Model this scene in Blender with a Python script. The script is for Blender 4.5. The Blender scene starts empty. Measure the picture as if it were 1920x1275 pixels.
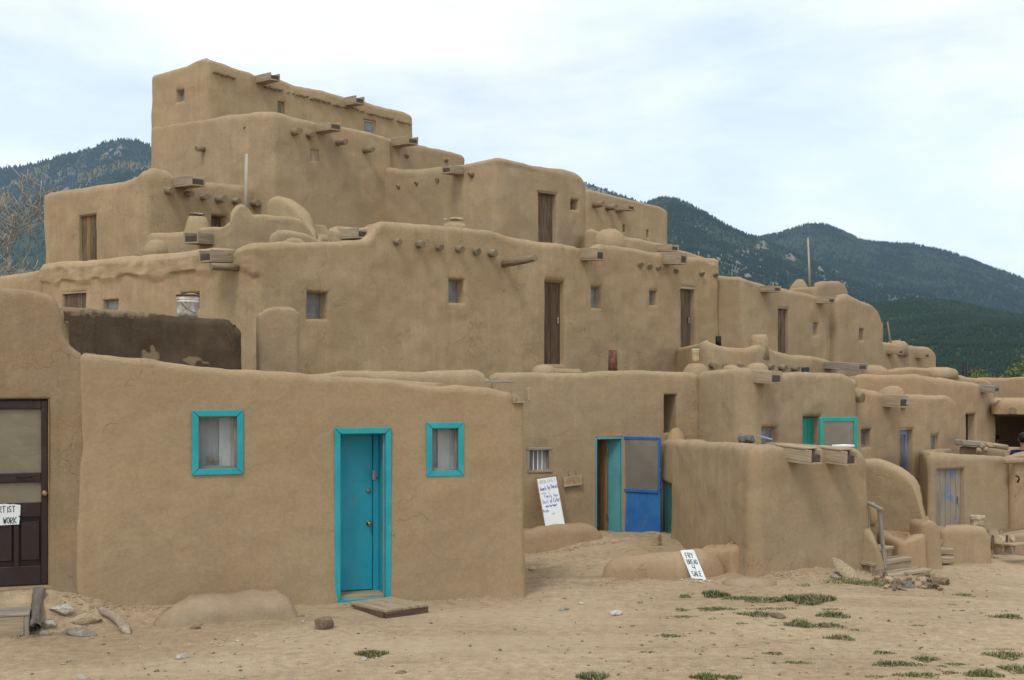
import bpy, bmesh, math, random
import numpy as np
from mathutils import Vector, Matrix, Euler

random.seed(7)
SC = bpy.context.scene
COL = SC.collection
R = math.radians

# ------------------------------------------------------------------ camera, sky, sun, exposure
F, CX, HY, EYE = 2350.0, 960.0, 715.0, 2.45      # focal length in photo pixels, principal column, horizon row, eye height
cam_d = bpy.data.cameras.new('camera')
cam = bpy.data.objects.new('camera', cam_d); COL.objects.link(cam)
cam.location = (0, 0, EYE); cam.rotation_euler = (R(90), 0, 0)
cam_d.sensor_width = 36.0; cam_d.lens = F / 1920.0 * 36.0
cam_d.shift_y = (HY - 637.5) / 1920.0
cam_d.clip_start = 0.1; cam_d.clip_end = 30000.0
SC.camera = cam

SUN_DIR = Vector((-0.22, -0.52, 0.82)).normalized()      # towards the sun
world = bpy.data.worlds.new('World'); SC.world = world; world.use_nodes = True
nt = world.node_tree; nt.nodes.clear()
def N(t, typ, **kw):
    n = t.nodes.new(typ)
    for k, v in kw.items(): setattr(n, k, v)
    return n
def L(t, a, b): t.links.new(a, b)
out = N(nt, 'ShaderNodeOutputWorld'); bg = N(nt, 'ShaderNodeBackground'); bg.inputs['Strength'].default_value = 0.1
sky = N(nt, 'ShaderNodeTexSky', sky_type='NISHITA', sun_disc=False)
sky.sun_elevation = math.asin(SUN_DIR.z); sky.sun_rotation = math.atan2(SUN_DIR.x, SUN_DIR.y)
sky.altitude = 2100; sky.air_density = 1.0; sky.dust_density = 1.5; sky.ozone_density = 1.0
tc = N(nt, 'ShaderNodeTexCoord')
mp = N(nt, 'ShaderNodeMapping'); mp.inputs['Scale'].default_value = (1.0, 1.0, 2.6); mp.inputs['Location'].default_value = (3.1, 0.4, 0.2)
mp.inputs['Rotation'].default_value = (0.0, R(14), 0.0)
L(nt, tc.outputs['Generated'], mp.inputs['Vector'])
c1 = N(nt, 'ShaderNodeTexNoise'); c1.inputs['Scale'].default_value = 1.7; c1.inputs['Detail'].default_value = 7; c1.inputs['Roughness'].default_value = 0.55; c1.inputs['Distortion'].default_value = 0.5
L(nt, mp.outputs['Vector'], c1.inputs['Vector'])
rp = N(nt, 'ShaderNodeValToRGB')
rp.color_ramp.elements[0].position = 0.33; rp.color_ramp.elements[0].color = (0.62, 0.62, 0.62, 1)
rp.color_ramp.elements[1].position = 0.60; rp.color_ramp.elements[1].color = (1, 1, 1, 1)
L(nt, c1.outputs['Fac'], rp.inputs['Fac'])
c2 = N(nt, 'ShaderNodeTexNoise'); c2.inputs['Scale'].default_value = 3.1; c2.inputs['Detail'].default_value = 6; c2.inputs['Roughness'].default_value = 0.55
L(nt, mp.outputs['Vector'], c2.inputs['Vector'])
cr = N(nt, 'ShaderNodeValToRGB')
cr.color_ramp.elements[0].position = 0.36; cr.color_ramp.elements[0].color = (9.5, 10.9, 12.2, 1)
cr.color_ramp.elements[1].position = 0.64; cr.color_ramp.elements[1].color = (13.9, 14.2, 14.4, 1)
L(nt, c2.outputs['Fac'], cr.inputs['Fac'])
mx = N(nt, 'ShaderNodeMixRGB'); L(nt, rp.outputs['Color'], mx.inputs['Fac'])
L(nt, sky.outputs['Color'], mx.inputs['Color1']); L(nt, cr.outputs['Color'], mx.inputs['Color2'])
L(nt, mx.outputs['Color'], bg.inputs['Color']); L(nt, bg.outputs['Background'], out.inputs['Surface'])

sun_d = bpy.data.lights.new('sun', 'SUN'); sun_d.energy = 1.5; sun_d.angle = R(14); sun_d.color = (1.0, 0.965, 0.91)
sun = bpy.data.objects.new('sun', sun_d); COL.objects.link(sun)
sun.rotation_euler = SUN_DIR.to_track_quat('Z', 'Y').to_euler(); sun.location = (0, 0, 30)
SC.view_settings.view_transform = 'Standard'; SC.view_settings.look = 'None'
SC.view_settings.exposure = 0.0; SC.view_settings.gamma = 1.0; SC.view_settings.use_curve_mapping = False
SC.cycles.volume_bounces = 1; SC.cycles.max_bounces = 8

# ------------------------------------------------------------------ helpers
def PX(px, Y): return (px - CX) / F * Y
def PZ(py, Y): return EYE + (HY - py) / F * Y
def P(px, py, Y): return Vector((PX(px, Y), Y, PZ(py, Y)))

def vnoise(pts, scale, seed=0):
    """smooth value noise in [-1, 1] at an (n,3) array of points"""
    p = np.asarray(pts, dtype=np.float64) / scale + 1000.0 + seed * 17.31
    i = np.floor(p).astype(np.int64); f = p - i
    f = f * f * f * (f * (f * 6 - 15) + 10)
    def h(a, b, c):
        n = (a * 374761393 + b * 668265263 + c * 2147483647 + seed * 1274126177) & 0xFFFFFFFF
        n = ((n ^ (n >> 13)) * 1274126177) & 0xFFFFFFFF
        n = n ^ (n >> 16)
        return (n & 0xFFFF) / 32767.5 - 1.0
    x, y, z = i[:, 0], i[:, 1], i[:, 2]
    fx, fy, fz = f[:, 0], f[:, 1], f[:, 2]
    c00 = h(x, y, z) * (1 - fx) + h(x + 1, y, z) * fx
    c10 = h(x, y + 1, z) * (1 - fx) + h(x + 1, y + 1, z) * fx
    c01 = h(x, y, z + 1) * (1 - fx) + h(x + 1, y, z + 1) * fx
    c11 = h(x, y + 1, z + 1) * (1 - fx) + h(x + 1, y + 1, z + 1) * fx
    return (c00 * (1 - fy) + c10 * fy) * (1 - fz) + (c01 * (1 - fy) + c11 * fy) * fz
def fbm(pts, scale, oct=3, seed=0):
    t = 0; a = 1.0; s = scale; m = 0
    for k in range(oct):
        t = t + a * vnoise(pts, s, seed + k); m += a; a *= 0.5; s *= 0.5
    return t / m
def sstep(a, b, x):
    t = np.clip((np.asarray(x, dtype=float) - a) / (b - a), 0, 1); return t * t * (3 - 2 * t)

def tag(o, label=None, cat=None, group=None, kind=None):
    if label: o['label'] = label
    if cat: o['category'] = cat
    if group: o['group'] = group
    if kind: o['kind'] = kind
    return o
def empty(name, label, cat, loc, group=None):
    o = bpy.data.objects.new(name, None); COL.objects.link(o)
    o.location = loc; o.empty_display_size = 0.2
    return tag(o, label, cat, group)
def base_of(parent):
    l = Vector((0, 0, 0)); q = parent
    while q is not None: l = l + Vector(q.location); q = q.parent
    return l
def link_mesh(name, me, mats, parent=None, smooth=False):
    o = bpy.data.objects.new(name, me); COL.objects.link(o)
    for m in (mats if isinstance(mats, (list, tuple)) else [mats]): me.materials.append(m)
    if parent is not None: o.parent = parent
    if smooth:
        me.polygons.foreach_set('use_smooth', [True] * len(me.polygons))
    return o
def mesh_obj(name, verts, faces, mat, parent=None, smooth=False):
    """verts in world space; stored relative to the parent chain (which is unrotated)"""
    b = base_of(parent) if parent is not None else Vector((0, 0, 0))
    v = np.asarray(verts, dtype=float) - np.array(b)
    if parent is None:                                           # a thing that is one mesh: origin at its base
        c = np.array([v[:, 0].mean(), v[:, 1].mean(), v[:, 2].min()]); v = v - c
    me = bpy.data.meshes.new(name); me.from_pydata(v.tolist(), [], faces); me.update()
    o = link_mesh(name, me, mat, parent, smooth)
    if parent is None: o.location = c
    return o
def bm_obj(name, bm, mat, parent=None, smooth=False, sharp=None):
    b = base_of(parent) if parent is not None else None
    if parent is None:
        co = np.array([v.co[:] for v in bm.verts]); c = Vector((co[:, 0].mean(), co[:, 1].mean(), co[:, 2].min()))
    else: c = b
    bmesh.ops.translate(bm, verts=bm.verts, vec=-c)
    me = bpy.data.meshes.new(name); bm.to_mesh(me); bm.free()
    o = link_mesh(name, me, mat, parent, smooth)
    if parent is None: o.location = c
    return o

class Fr:
    """a local frame: u along a wall, n outwards, z up"""
    def __init__(s, o, u, n=None, z=None):
        s.o = Vector(o); s.u = Vector(u).normalized(); s.z = Vector(z or (0, 0, 1)).normalized()
        s.n = Vector(n).normalized() if n is not None else s.u.cross(s.z).normalized()
    def w(s, a, b, c): return s.o + s.u * a + s.n * b + s.z * c
    def at(s, a, b, c): return Fr(s.w(a, b, c), s.u, s.n, s.z)
    def turn(s, ang):                                            # about z, by the right-hand rule
        M = Matrix.Rotation(ang, 3, s.z); return Fr(s.o, M @ s.u, M @ s.n, s.z)
    def tilt(s, ang):                                            # about u
        M = Matrix.Rotation(ang, 3, s.u); return Fr(s.o, s.u, M @ s.n, M @ s.z)
    def roll(s, ang):                                            # about n
        M = Matrix.Rotation(ang, 3, s.n); return Fr(s.o, M @ s.u, s.n, M @ s.z)

def add_box(bm, fr, u, n, z, bev=0.006, jit=0.0):
    """one bevelled box added to a bmesh, UVs running along its longest side (metres)"""
    q = bmesh.new()
    vs = []
    for c in z:
        for b in n:
            for a in u:
                vs.append(q.verts.new((a + random.uniform(-jit, jit), b + random.uniform(-jit, jit), c + random.uniform(-jit, jit))))
    for f in ((0, 2, 3, 1), (4, 5, 7, 6), (0, 1, 5, 4), (2, 6, 7, 3), (0, 4, 6, 2), (1, 3, 7, 5)):
        q.faces.new([vs[i] for i in f])
    if bev: bmesh.ops.bevel(q, geom=list(q.edges), offset=min(bev, 0.3 * min(abs(u[1] - u[0]), abs(n[1] - n[0]), abs(z[1] - z[0]))), segments=1, affect='EDGES')
    bmesh.ops.recalc_face_normals(q, faces=q.faces)
    dims = [abs(u[1] - u[0]), abs(n[1] - n[0]), abs(z[1] - z[0])]
    la = dims.index(max(dims)); oth = [i for i in range(3) if i != la]
    off = (random.uniform(0, 50), random.uniform(0, 50))
    uvl = bm.loops.layers.uv.verify(); mp_ = {}
    for v in q.verts: mp_[v] = (bm.verts.new(fr.w(*v.co)), v.co.copy())
    flip = fr.u.cross(fr.n).dot(fr.z) < 0
    for f in q.faces:
        vv = list(f.verts)
        if flip: vv = vv[::-1]
        nf = bm.faces.new([mp_[v][0] for v in vv])
        for lp, v in zip(nf.loops, vv):
            co = mp_[v][1]; lp[uvl].uv = (co[la] + off[0], co[oth[0]] + co[oth[1]] + off[1])
    q.free()
def box(name, parent, mat, fr, u, n, z, bev=0.006, jit=0.0):
    bm = bmesh.new(); add_box(bm, fr, u, n, z, bev, jit); return bm_obj(name, bm, mat, parent)
def boxes(name, parent, mat, fr, lst, bev=0.006, jit=0.0):
    bm = bmesh.new()
    for (u, n, z) in lst: add_box(bm, fr, u, n, z, bev, jit)
    return bm_obj(name, bm, mat, parent)
def beam(name, parent, mat, a, b, w, h, bev=0.006, up=(0, 0, 1), jit=0.0):
    a = Vector(a); b = Vector(b); d = (b - a); l = d.length; d.normalize()
    side = d.cross(Vector(up)).normalized(); zz = side.cross(d)
    return box(name, parent, mat, Fr(a, d, side, zz), (0, l), (-w / 2, w / 2), (-h / 2, h / 2), bev, jit)

def add_tube(bm, pts, rad, seg=10, rough=0.0, seed=0):
    """a capped tube through points with a radius at each, UV u along it"""
    pts = [Vector(p) for p in pts]; rad = rad if isinstance(rad, (list, tuple)) else [rad] * len(pts)
    uvl = bm.loops.layers.uv.verify()
    rings = []; prev = None; dist = 0.0; us = []
    off = random.uniform(0, 40)
    for i, p in enumerate(pts):
        t = (pts[min(i + 1, len(pts) - 1)] - pts[max(i - 1, 0)]).normalized()
        if prev is None:
            a = t.orthogonal().normalized()
        else:
            a = (prev - t * prev.dot(t))
            a = a.normalized() if a.length > 1e-6 else t.orthogonal().normalized()
        prev = a; b = t.cross(a)
        if i: dist += (p - pts[i - 1]).length
        us.append(dist + off)
        ring = []
        for k in range(seg):
            an = 2 * math.pi * k / seg
            r = rad[i] * (1 + rough * (random.random() - 0.5))
            ring.append(bm.verts.new(p + (a * math.cos(an) + b * math.sin(an)) * r))
        rings.append(ring)
    per = 2 * math.pi * max(rad)
    for i in range(len(rings) - 1):
        for k in range(seg):
            k2 = (k + 1) % seg
            f = bm.faces.new((rings[i][k], rings[i][k2], rings[i + 1][k2], rings[i + 1][k])); f.smooth = True
            for lp, (uu, kk) in zip(f.loops, ((us[i], k), (us[i], k + 1), (us[i + 1], k + 1), (us[i + 1], k))):
                lp[uvl].uv = (uu, per * kk / seg + off)
    for ring, rev, pc in ((rings[0], True, pts[0]), (rings[-1], False, pts[-1])):
        f = bm.faces.new(ring[::-1] if rev else ring)
        for lp in f.loops:
            d = lp.vert.co - pc
            lp[uvl].uv = (off + d.length * 0.3, off + math.atan2(d.x + d.y, d.z) * 0.05)
def tube(name, parent, mat, pts, rad, seg=10, rough=0.0):
    bm = bmesh.new(); add_tube(bm, pts, rad, seg, rough); return bm_obj(name, bm, mat, parent)
def lathe(name, parent, mat, c, prof, seg=24, wob=0.0, smooth=True, sx=1.0, sy=1.0, seed=0):
    """prof: (radius, height) from the bottom up"""
    c = Vector(c); v = []; f = []
    for (r, h) in prof:
        for k in range(seg):
            a = 2 * math.pi * k / seg; v.append((c.x + r * math.cos(a) * sx, c.y + r * math.sin(a) * sy, c.z + h))
    n = len(prof)
    for i in range(n - 1):
        for k in range(seg):
            k2 = (k + 1) % seg; f.append((i * seg + k, i * seg + k2, (i + 1) * seg + k2, (i + 1) * seg + k))
    f.append(tuple(range(seg))[::-1]); f.append(tuple((n - 1) * seg + k for k in range(seg)))
    v = np.array(v)
    if wob:
        d = v - np.array(c); d[:, 2] = 0
        v = v + d * (wob * fbm(v, 0.35, 2, 5 + seed))[:, None] * 2 + np.array([0, 0, 1]) * (wob * 0.2 * vnoise(v, 0.3, 9 + seed))[:, None]
    return mesh_obj(name, v, f, mat, parent, smooth)
def rock(name, parent, mat, c, size, seed, sub=3, flat=0.0, rot=(0, 0, 0), rough=0.35, facet=True):
    bm = bmesh.new(); bmesh.ops.create_icosphere(bm, subdivisions=sub, radius=1.0)
    co = np.array([v.co[:] for v in bm.verts])
    rs = np.random.RandomState(seed)
    if facet:                                                    # chisel some planes
        for k in range(9):
            nn = rs.normal(size=3); nn /= np.linalg.norm(nn); d = rs.uniform(0.62, 0.9)
            ex = np.maximum(co @ nn - d, 0); co = co - ex[:, None] * nn * 0.9
    co = co * (1 + rough * 0.5 * fbm(co, 0.9, 3, seed))[:, None]
    M = Euler(rot).to_matrix()
    for v, q in zip(bm.verts, co):
        v.co = M @ Vector((q[0] * size[0], q[1] * size[1], q[2] * size[2])) + Vector(c)
    return bm_obj(name, bm, mat, parent, smooth=not facet)

# ------------------------------------------------------------------ materials
def new_mat(name):
    m = bpy.data.materials.new(name); m.use_nodes = True
    t = m.node_tree; b = t.nodes['Principled BSDF']; b.inputs['Roughness'].default_value = 0.9
    b.inputs['Specular IOR Level'].default_value = 0.2
    return m, t, b
def noise(t, vec, scale, detail=4, rough=0.55, dist=0.0):
    n = N(t, 'ShaderNodeTexNoise'); n.inputs['Scale'].default_value = scale; n.inputs['Detail'].default_value = detail
    n.inputs['Roughness'].default_value = rough; n.inputs['Distortion'].default_value = dist
    if vec is not None: L(t, vec, n.inputs['Vector'])
    return n.outputs['Fac']
def scaled(t, vec, sc, loc=(0, 0, 0), rot=(0, 0, 0)):
    m = N(t, 'ShaderNodeMapping'); m.inputs['Scale'].default_value = sc; m.inputs['Location'].default_value = loc; m.inputs['Rotation'].default_value = rot
    L(t, vec, m.inputs['Vector']); return m.outputs['Vector']
def mrange(t, v, a, b, c=0.0, d=1.0, smooth=True):
    m = N(t, 'ShaderNodeMapRange'); m.interpolation_type = 'SMOOTHSTEP' if smooth else 'LINEAR'
    L(t, v, m.inputs['Value'])
    for k, x in zip(('From Min', 'From Max', 'To Min', 'To Max'), (a, b, c, d)): m.inputs[k].default_value = x
    return m.outputs['Result']
def mathn(t, op, a, b):
    m = N(t, 'ShaderNodeMath', operation=op)
    for i, x in enumerate((a, b)):
        if isinstance(x, (int, float)): m.inputs[i].default_value = x
        else: L(t, x, m.inputs[i])
    return m.outputs[0]
def mixc(t, fac, a, b, mode='MIX'):
    m = N(t, 'ShaderNodeMixRGB', blend_type=mode)
    for k, x in (('Fac', fac), ('Color1', a), ('Color2', b)):
        if isinstance(x, (int, float)): m.inputs[k].default_value = x
        elif isinstance(x, (tuple, list)): m.inputs[k].default_value = (*x[:3], 1)
        else: L(t, x, m.inputs[k])
    return m.outputs['Color']
def bump(t, b, h, strength=0.5, dist=0.02, prev=None):
    n = N(t, 'ShaderNodeBump'); n.inputs['Strength'].default_value = strength; n.inputs['Distance'].default_value = dist
    L(t, h, n.inputs['Height'])
    if prev is not None: L(t, prev, n.inputs['Normal'])
    L(t, n.outputs['Normal'], b.inputs['Normal']); return n.outputs['Normal']

def adobe(name, ca, cb, straw=0.4, crack=0.5, seed=0.0, patch=None, rough=1.0, streak=1.0):
    """mud plaster: blotches, run marks, grit, flecks of straw, hairline cracks"""
    m, t, b = new_mat(name); b.inputs['Roughness'].default_value = 0.95; b.inputs['Specular IOR Level'].default_value = 0.08
    g = N(t, 'ShaderNodeNewGeometry'); pos = scaled(t, g.outputs['Position'], (1, 1, 1), (seed, seed * 1.7, seed * 0.6))
    big = noise(t, pos, 0.55, 4, 0.6, 0.3); med = noise(t, pos, 2.6, 5, 0.6); fine = noise(t, pos, 24, 4, 0.65); grit = noise(t, pos, 130, 2, 0.6)
    run = noise(t, scaled(t, pos, (5, 5, 0.45)), 1.6, 4, 0.6)
    f = mathn(t, 'ADD', mathn(t, 'MULTIPLY', big, 0.62), mathn(t, 'MULTIPLY', med, 0.5))
    f = mathn(t, 'ADD', f, mathn(t, 'MULTIPLY', run, 0.38 * streak))
    fac = mrange(t, f, 0.46 + 0.19 * streak, 0.82 + 0.19 * streak)
    col = mixc(t, fac, ca, cb)
    col = mixc(t, mrange(t, noise(t, pos, 1.7, 5, 0.65, 0.8), 0.45, 0.68), col, mixc(t, 1.0, col, (1.02, 0.972, 0.94), 'MULTIPLY'))      # warmer clay here and there
    blot = mrange(t, noise(t, pos, 1.15, 6, 0.68, 0.6), 0.56, 0.74)          # damp / worn patches
    col = mixc(t, mathn(t, 'MULTIPLY', blot, 0.24), col, tuple(0.66 * x for x in ca))
    col = mixc(t, 0.07, col, mrange(t, fine, 0.25, 0.75), 'OVERLAY')
    col = mixc(t, 0.07, col, mrange(t, grit, 0.3, 0.7), 'OVERLAY')
    if patch:                                                                  # light re-plastered spots with hard edges, plus a paler ragged band at the top
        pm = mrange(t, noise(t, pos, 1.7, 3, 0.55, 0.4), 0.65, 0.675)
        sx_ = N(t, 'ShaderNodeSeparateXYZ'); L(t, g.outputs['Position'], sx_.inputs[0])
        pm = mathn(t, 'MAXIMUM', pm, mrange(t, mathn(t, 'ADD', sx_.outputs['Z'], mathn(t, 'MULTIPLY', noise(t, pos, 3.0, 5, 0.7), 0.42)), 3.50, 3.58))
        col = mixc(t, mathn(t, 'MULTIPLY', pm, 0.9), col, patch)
    # straw: short bright slivers at mixed angles
    st = None
    for k, (rx, ry) in enumerate(((0.5, 0.3), (-0.6, 1.1))):
        v = N(t, 'ShaderNodeTexVoronoi'); v.inputs['Scale'].default_value = 1.0
        L(t, scaled(t, pos, (26, 26, 95) if k == 0 else (85, 85, 24), (0, 0, 0), (rx, ry, 0.4)), v.inputs['Vector'])
        s = mrange(t, v.outputs['Distance'], 0.10, 0.17, 1, 0)
        st = s if st is None else mathn(t, 'MAXIMUM', st, s)
    sm = mrange(t, noise(t, pos, 3.0, 3), 0.62 - 0.25 * straw, 0.72 - 0.1 * straw)
    stm = mathn(t, 'MULTIPLY', mathn(t, 'MULTIPLY', st, sm), min(1.0, 0.35 + straw * 0.6))
    col = mixc(t, mathn(t, 'MULTIPLY', stm, 0.75), col, (0.62, 0.51, 0.33))
    # cracks
    nv = N(t, 'ShaderNodeTexNoise'); nv.inputs['Scale'].default_value = 3.5; nv.inputs['Detail'].default_value = 5; L(t, pos, nv.inputs['Vector'])
    dv = N(t, 'ShaderNodeMixRGB', blend_type='LINEAR_LIGHT'); dv.inputs['Fac'].default_value = 0.28; L(t, pos, dv.inputs['Color1']); L(t, nv.outputs['Color'], dv.inputs['Color2'])
    vo = N(t, 'ShaderNodeTexVoronoi', feature='DISTANCE_TO_EDGE'); vo.inputs['Scale'].default_value = 1.15; L(t, dv.outputs['Color'], vo.inputs['Vector'])
    ck = mathn(t, 'MULTIPLY', mrange(t, vo.outputs['Distance'], 0.0, 0.011, 1, 0), mrange(t, noise(t, pos, 0.9, 3), 0.60 - 0.22 * crack, 0.66 - 0.12 * crack))
    col = mixc(t, mathn(t, 'MULTIPLY', ck, 0.34), col, tuple(0.35 * x for x in ca))
    oi = N(t, 'ShaderNodeObjectInfo')                                           # each house has its own batch of mud
    col = mixc(t, mrange(t, oi.outputs['Random'], 0, 1, 0.0, 1.0, False), mixc(t, 1.0, col, (0.94, 0.945, 0.955), 'MULTIPLY'), mixc(t, 1.0, col, (1.06, 1.05, 1.03), 'MULTIPLY'))
    L(t, col, b.inputs['Base Color'])
    h = mathn(t, 'ADD', mathn(t, 'MULTIPLY', med, 1.3), mathn(t, 'MULTIPLY', fine, 0.10 * rough))
    h = mathn(t, 'ADD', h, mathn(t, 'MULTIPLY', grit, 0.022)); h = mathn(t, 'SUBTRACT', h, mathn(t, 'MULTIPLY', ck, 0.2))
    h = mathn(t, 'ADD', h, mathn(t, 'MULTIPLY', stm, 0.1))
    bump(t, b, h, 0.40, 0.045)
    return m

def wood(name, ca, cb, grain=1.0, rough=0.85, cc=None, wear=0.5):
    """boards: grain along the board (UV), knots and grey weathering"""
    m, t, b = new_mat(name); b.inputs['Roughness'].default_value = rough
    uv = N(t, 'ShaderNodeUVMap'); u = uv.outputs['UV']
    g = noise(t, scaled(t, u, (3.0, 70 * grain, 1)), 1.0, 5, 0.6, 0.6); g2 = noise(t, scaled(t, u, (1.2, 9, 1)), 1.0, 3)
    col = mixc(t, mrange(t, g, 0.33, 0.68), ca, cb)
    col = mixc(t, mathn(t, 'MULTIPLY', mrange(t, g2, 0.4, 0.7), 0.5), col, cc or tuple(0.6 * x for x in ca))
    kn = N(t, 'ShaderNodeTexVoronoi'); kn.inputs['Scale'].default_value = 1.0; L(t, scaled(t, u, (2.2, 7, 1)), kn.inputs['Vector'])
    col = mixc(t, mathn(t, 'MULTIPLY', mrange(t, kn.outputs['Distance'], 0.05, 0.13, 1, 0), 0.7), col, tuple(0.4 * x for x in ca))
    L(t, col, b.inputs['Base Color']); bump(t, b, g, 0.5 * wear, 0.006)
    return m
def paint(name, c, under=(0.25, 0.17, 0.10), wear=0.3, rough=0.45, fade=None, dirt=0.25, chip=17):
    """painted boards: brush marks, fading, chips down to the wood, dust"""
    m, t, b = new_mat(name); b.inputs['Roughness'].default_value = rough; b.inputs['Specular IOR Level'].default_value = 0.3
    uv = N(t, 'ShaderNodeUVMap'); u = uv.outputs['UV']
    g = N(t, 'ShaderNodeNewGeometry'); pos = g.outputs['Position']
    br = noise(t, scaled(t, u, (2.5, 55, 1)), 1.0, 4, 0.6)
    fd = noise(t, pos, 2.2, 5, 0.6)
    col = mixc(t, mrange(t, fd, 0.35, 0.7), c, fade or tuple(min(1, 1.18 * x + 0.012) for x in c))
    col = mixc(t, mathn(t, 'MULTIPLY', mrange(t, br, 0.5, 0.8), 0.3), col, tuple(0.72 * x for x in c))
    ch = mrange(t, noise(t, pos, chip, 6, 0.7), 0.735 - 0.12 * wear, 0.76 - 0.12 * wear)
    col = mixc(t, ch, col, under)
    col = mixc(t, mathn(t, 'MULTIPLY', mrange(t, noise(t, pos, 6, 5, 0.7), 0.52, 0.8), dirt), col, (0.33, 0.25, 0.16))
    L(t, col, b.inputs['Base Color']); bump(t, b, mathn(t, 'SUBTRACT', br, ch), 0.35, 0.004)
    return m
def plain(name, c, rough=0.7, metal=0.0, var=0.3, scale=9.0, c2=None, bmp=0.2):
    m, t, b = new_mat(name); b.inputs['Roughness'].default_value = rough; b.inputs['Metallic'].default_value = metal
    g = N(t, 'ShaderNodeNewGeometry'); n = noise(t, g.outputs['Position'], scale, 5, 0.62)
    L(t, mixc(t, mrange(t, n, 0.35, 0.7), tuple((1 - var) * x for x in c), c2 or c), b.inputs['Base Color'])
    if bmp: bump(t, b, n, bmp, 0.01)
    return m
def stone(name, c, c2, scale=7.0):
    m, t, b = new_mat(name); b.inputs['Roughness'].default_value = 0.9
    g = N(t, 'ShaderNodeNewGeometry'); p = g.outputs['Position']
    n = noise(t, p, scale, 6, 0.68, 0.5); n2 = noise(t, p, scale * 9, 4, 0.7)
    col = mixc(t, mrange(t, n, 0.36, 0.66), c, c2); col = mixc(t, 0.35, col, mrange(t, n2, 0.3, 0.7), 'OVERLAY')
    L(t, col, b.inputs['Base Color']); bump(t, b, mathn(t, 'ADD', n, mathn(t, 'MULTIPLY', n2, 0.4)), 0.7, 0.02)
    return m
def glass(name, tint=(0.8, 0.85, 0.85), alpha=0.45, body=(0.16, 0.17, 0.17), ro=0.13, sp=0.6):
    m, t, b = new_mat(name)
    b.inputs['Base Color'].default_value = (*body, 1); b.inputs['Roughness'].default_value = ro; b.inputs['Specular IOR Level'].default_value = sp
    g = N(t, 'ShaderNodeNewGeometry'); n = noise(t, g.outputs['Position'], 5, 4)
    L(t, mixc(t, mrange(t, n, 0.35, 0.7), body, tuple(1.5 * x for x in body)), b.inputs['Base Color'])
    tr = N(t, 'ShaderNodeBsdfTransparent'); tr.inputs['Color'].default_value = (*tint, 1)
    mx_ = N(t, 'ShaderNodeMixShader'); mx_.inputs['Fac'].default_value = alpha
    L(t, tr.outputs[0], mx_.inputs[1]); L(t, b.outputs[0], mx_.inputs[2]); L(t, mx_.outputs[0], t.nodes['Material Output'].inputs['Surface'])
    return m
def screen_mat(name, c=(0.18, 0.17, 0.15), open_=0.45):
    """insect screen: finer than a pixel, so an even half-transparent sheet with creases"""
    m, t, b = new_mat(name); g = N(t, 'ShaderNodeNewGeometry'); n = noise(t, scaled(t, g.outputs['Position'], (1, 1, 2.2)), 3.0, 5, 0.6, 0.8)
    L(t, mixc(t, mrange(t, n, 0.35, 0.7), c, tuple(1.18 * x for x in c)), b.inputs['Base Color']); b.inputs['Roughness'].default_value = 0.6
    tr = N(t, 'ShaderNodeBsdfTransparent'); mx_ = N(t, 'ShaderNodeMixShader'); mx_.inputs['Fac'].default_value = 1 - open_
    L(t, tr.outputs[0], mx_.inputs[1]); L(t, b.outputs[0], mx_.inputs[2]); L(t, mx_.outputs[0], t.nodes['Material Output'].inputs['Surface'])
    bump(t, b, n, 0.4, 0.02)
    return m

M = {}
M['mud_near'] = adobe('fresh tan mud plaster', (0.345, 0.249, 0.144), (0.396, 0.288, 0.167), 0.25, 0.22, 0.0, streak=0.7)
M['mud_straw'] = adobe('brown mud plaster full of straw', (0.254, 0.181, 0.107), (0.325, 0.237, 0.144), 1.0, 0.6, 7.0)
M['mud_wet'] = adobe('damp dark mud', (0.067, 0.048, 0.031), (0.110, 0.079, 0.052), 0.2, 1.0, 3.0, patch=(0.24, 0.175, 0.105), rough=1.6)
M['mud_mid'] = adobe('brown mud plaster', (0.336, 0.246, 0.149), (0.406, 0.302, 0.186), 0.2, 0.35, 12.0)
M['mud_old'] = adobe('old mud plaster', (0.344, 0.248, 0.144), (0.427, 0.314, 0.187), 0.3, 0.8, 21.0)
M['mud_up'] = adobe('pale mud plaster of the upper storeys', (0.337, 0.250, 0.151), (0.413, 0.309, 0.190), 0.15, 0.15, 33.0)
M['mud_red'] = adobe('reddish mud plaster', (0.350, 0.247, 0.148), (0.420, 0.302, 0.184), 0.2, 0.3, 41.0)
M['mud_rough'] = adobe('rough mud plaster with straw and pebbles', (0.320, 0.230, 0.140), (0.387, 0.279, 0.175), 0.9, 0.3, 51.0, rough=1.5)
M['mud_dust'] = adobe('dusty crumbling mud', (0.316, 0.229, 0.145), (0.387, 0.290, 0.189), 0.5, 0.4, 61.0, rough=1.7)
M['tin'] = plain('dark spout filler', (0.105, 0.078, 0.062), .7, var=.3)  # dark colour standing in for shade inside the spouts
M['viga'] = wood('weathered log', (0.20, 0.150, 0.092), (0.33, 0.255, 0.165), 0.5)
M['board'] = wood('sun bleached board', (0.31, 0.235, 0.150), (0.42, 0.325, 0.215), 0.7)
M['board_grey'] = wood('grey weathered board', (0.24, 0.205, 0.155), (0.36, 0.315, 0.245), 0.8)
M['board_dark'] = wood('old brown board', (0.098, 0.068, 0.043), (0.200, 0.142, 0.092), 0.6)
M['board_red'] = wood('red brown board', (0.085, 0.050, 0.031), (0.150, 0.095, 0.060), 0.5)
M['board_warm'] = wood('warm varnished board', (0.20, 0.115, 0.050), (0.30, 0.185, 0.090), 0.5)
M['lintel'] = wood('pale lintel board', (0.36, 0.28, 0.185), (0.46, 0.375, 0.265), 0.6)
M['turq'] = paint('turquoise paint', (0.016, 0.285, 0.320), wear=0.65, dirt=0.25)
M['turq_door'] = paint('deeper turquoise door paint', (0.016, 0.290, 0.385), wear=0.22, dirt=0.2, fade=(0.03, 0.33, 0.41))
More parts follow.
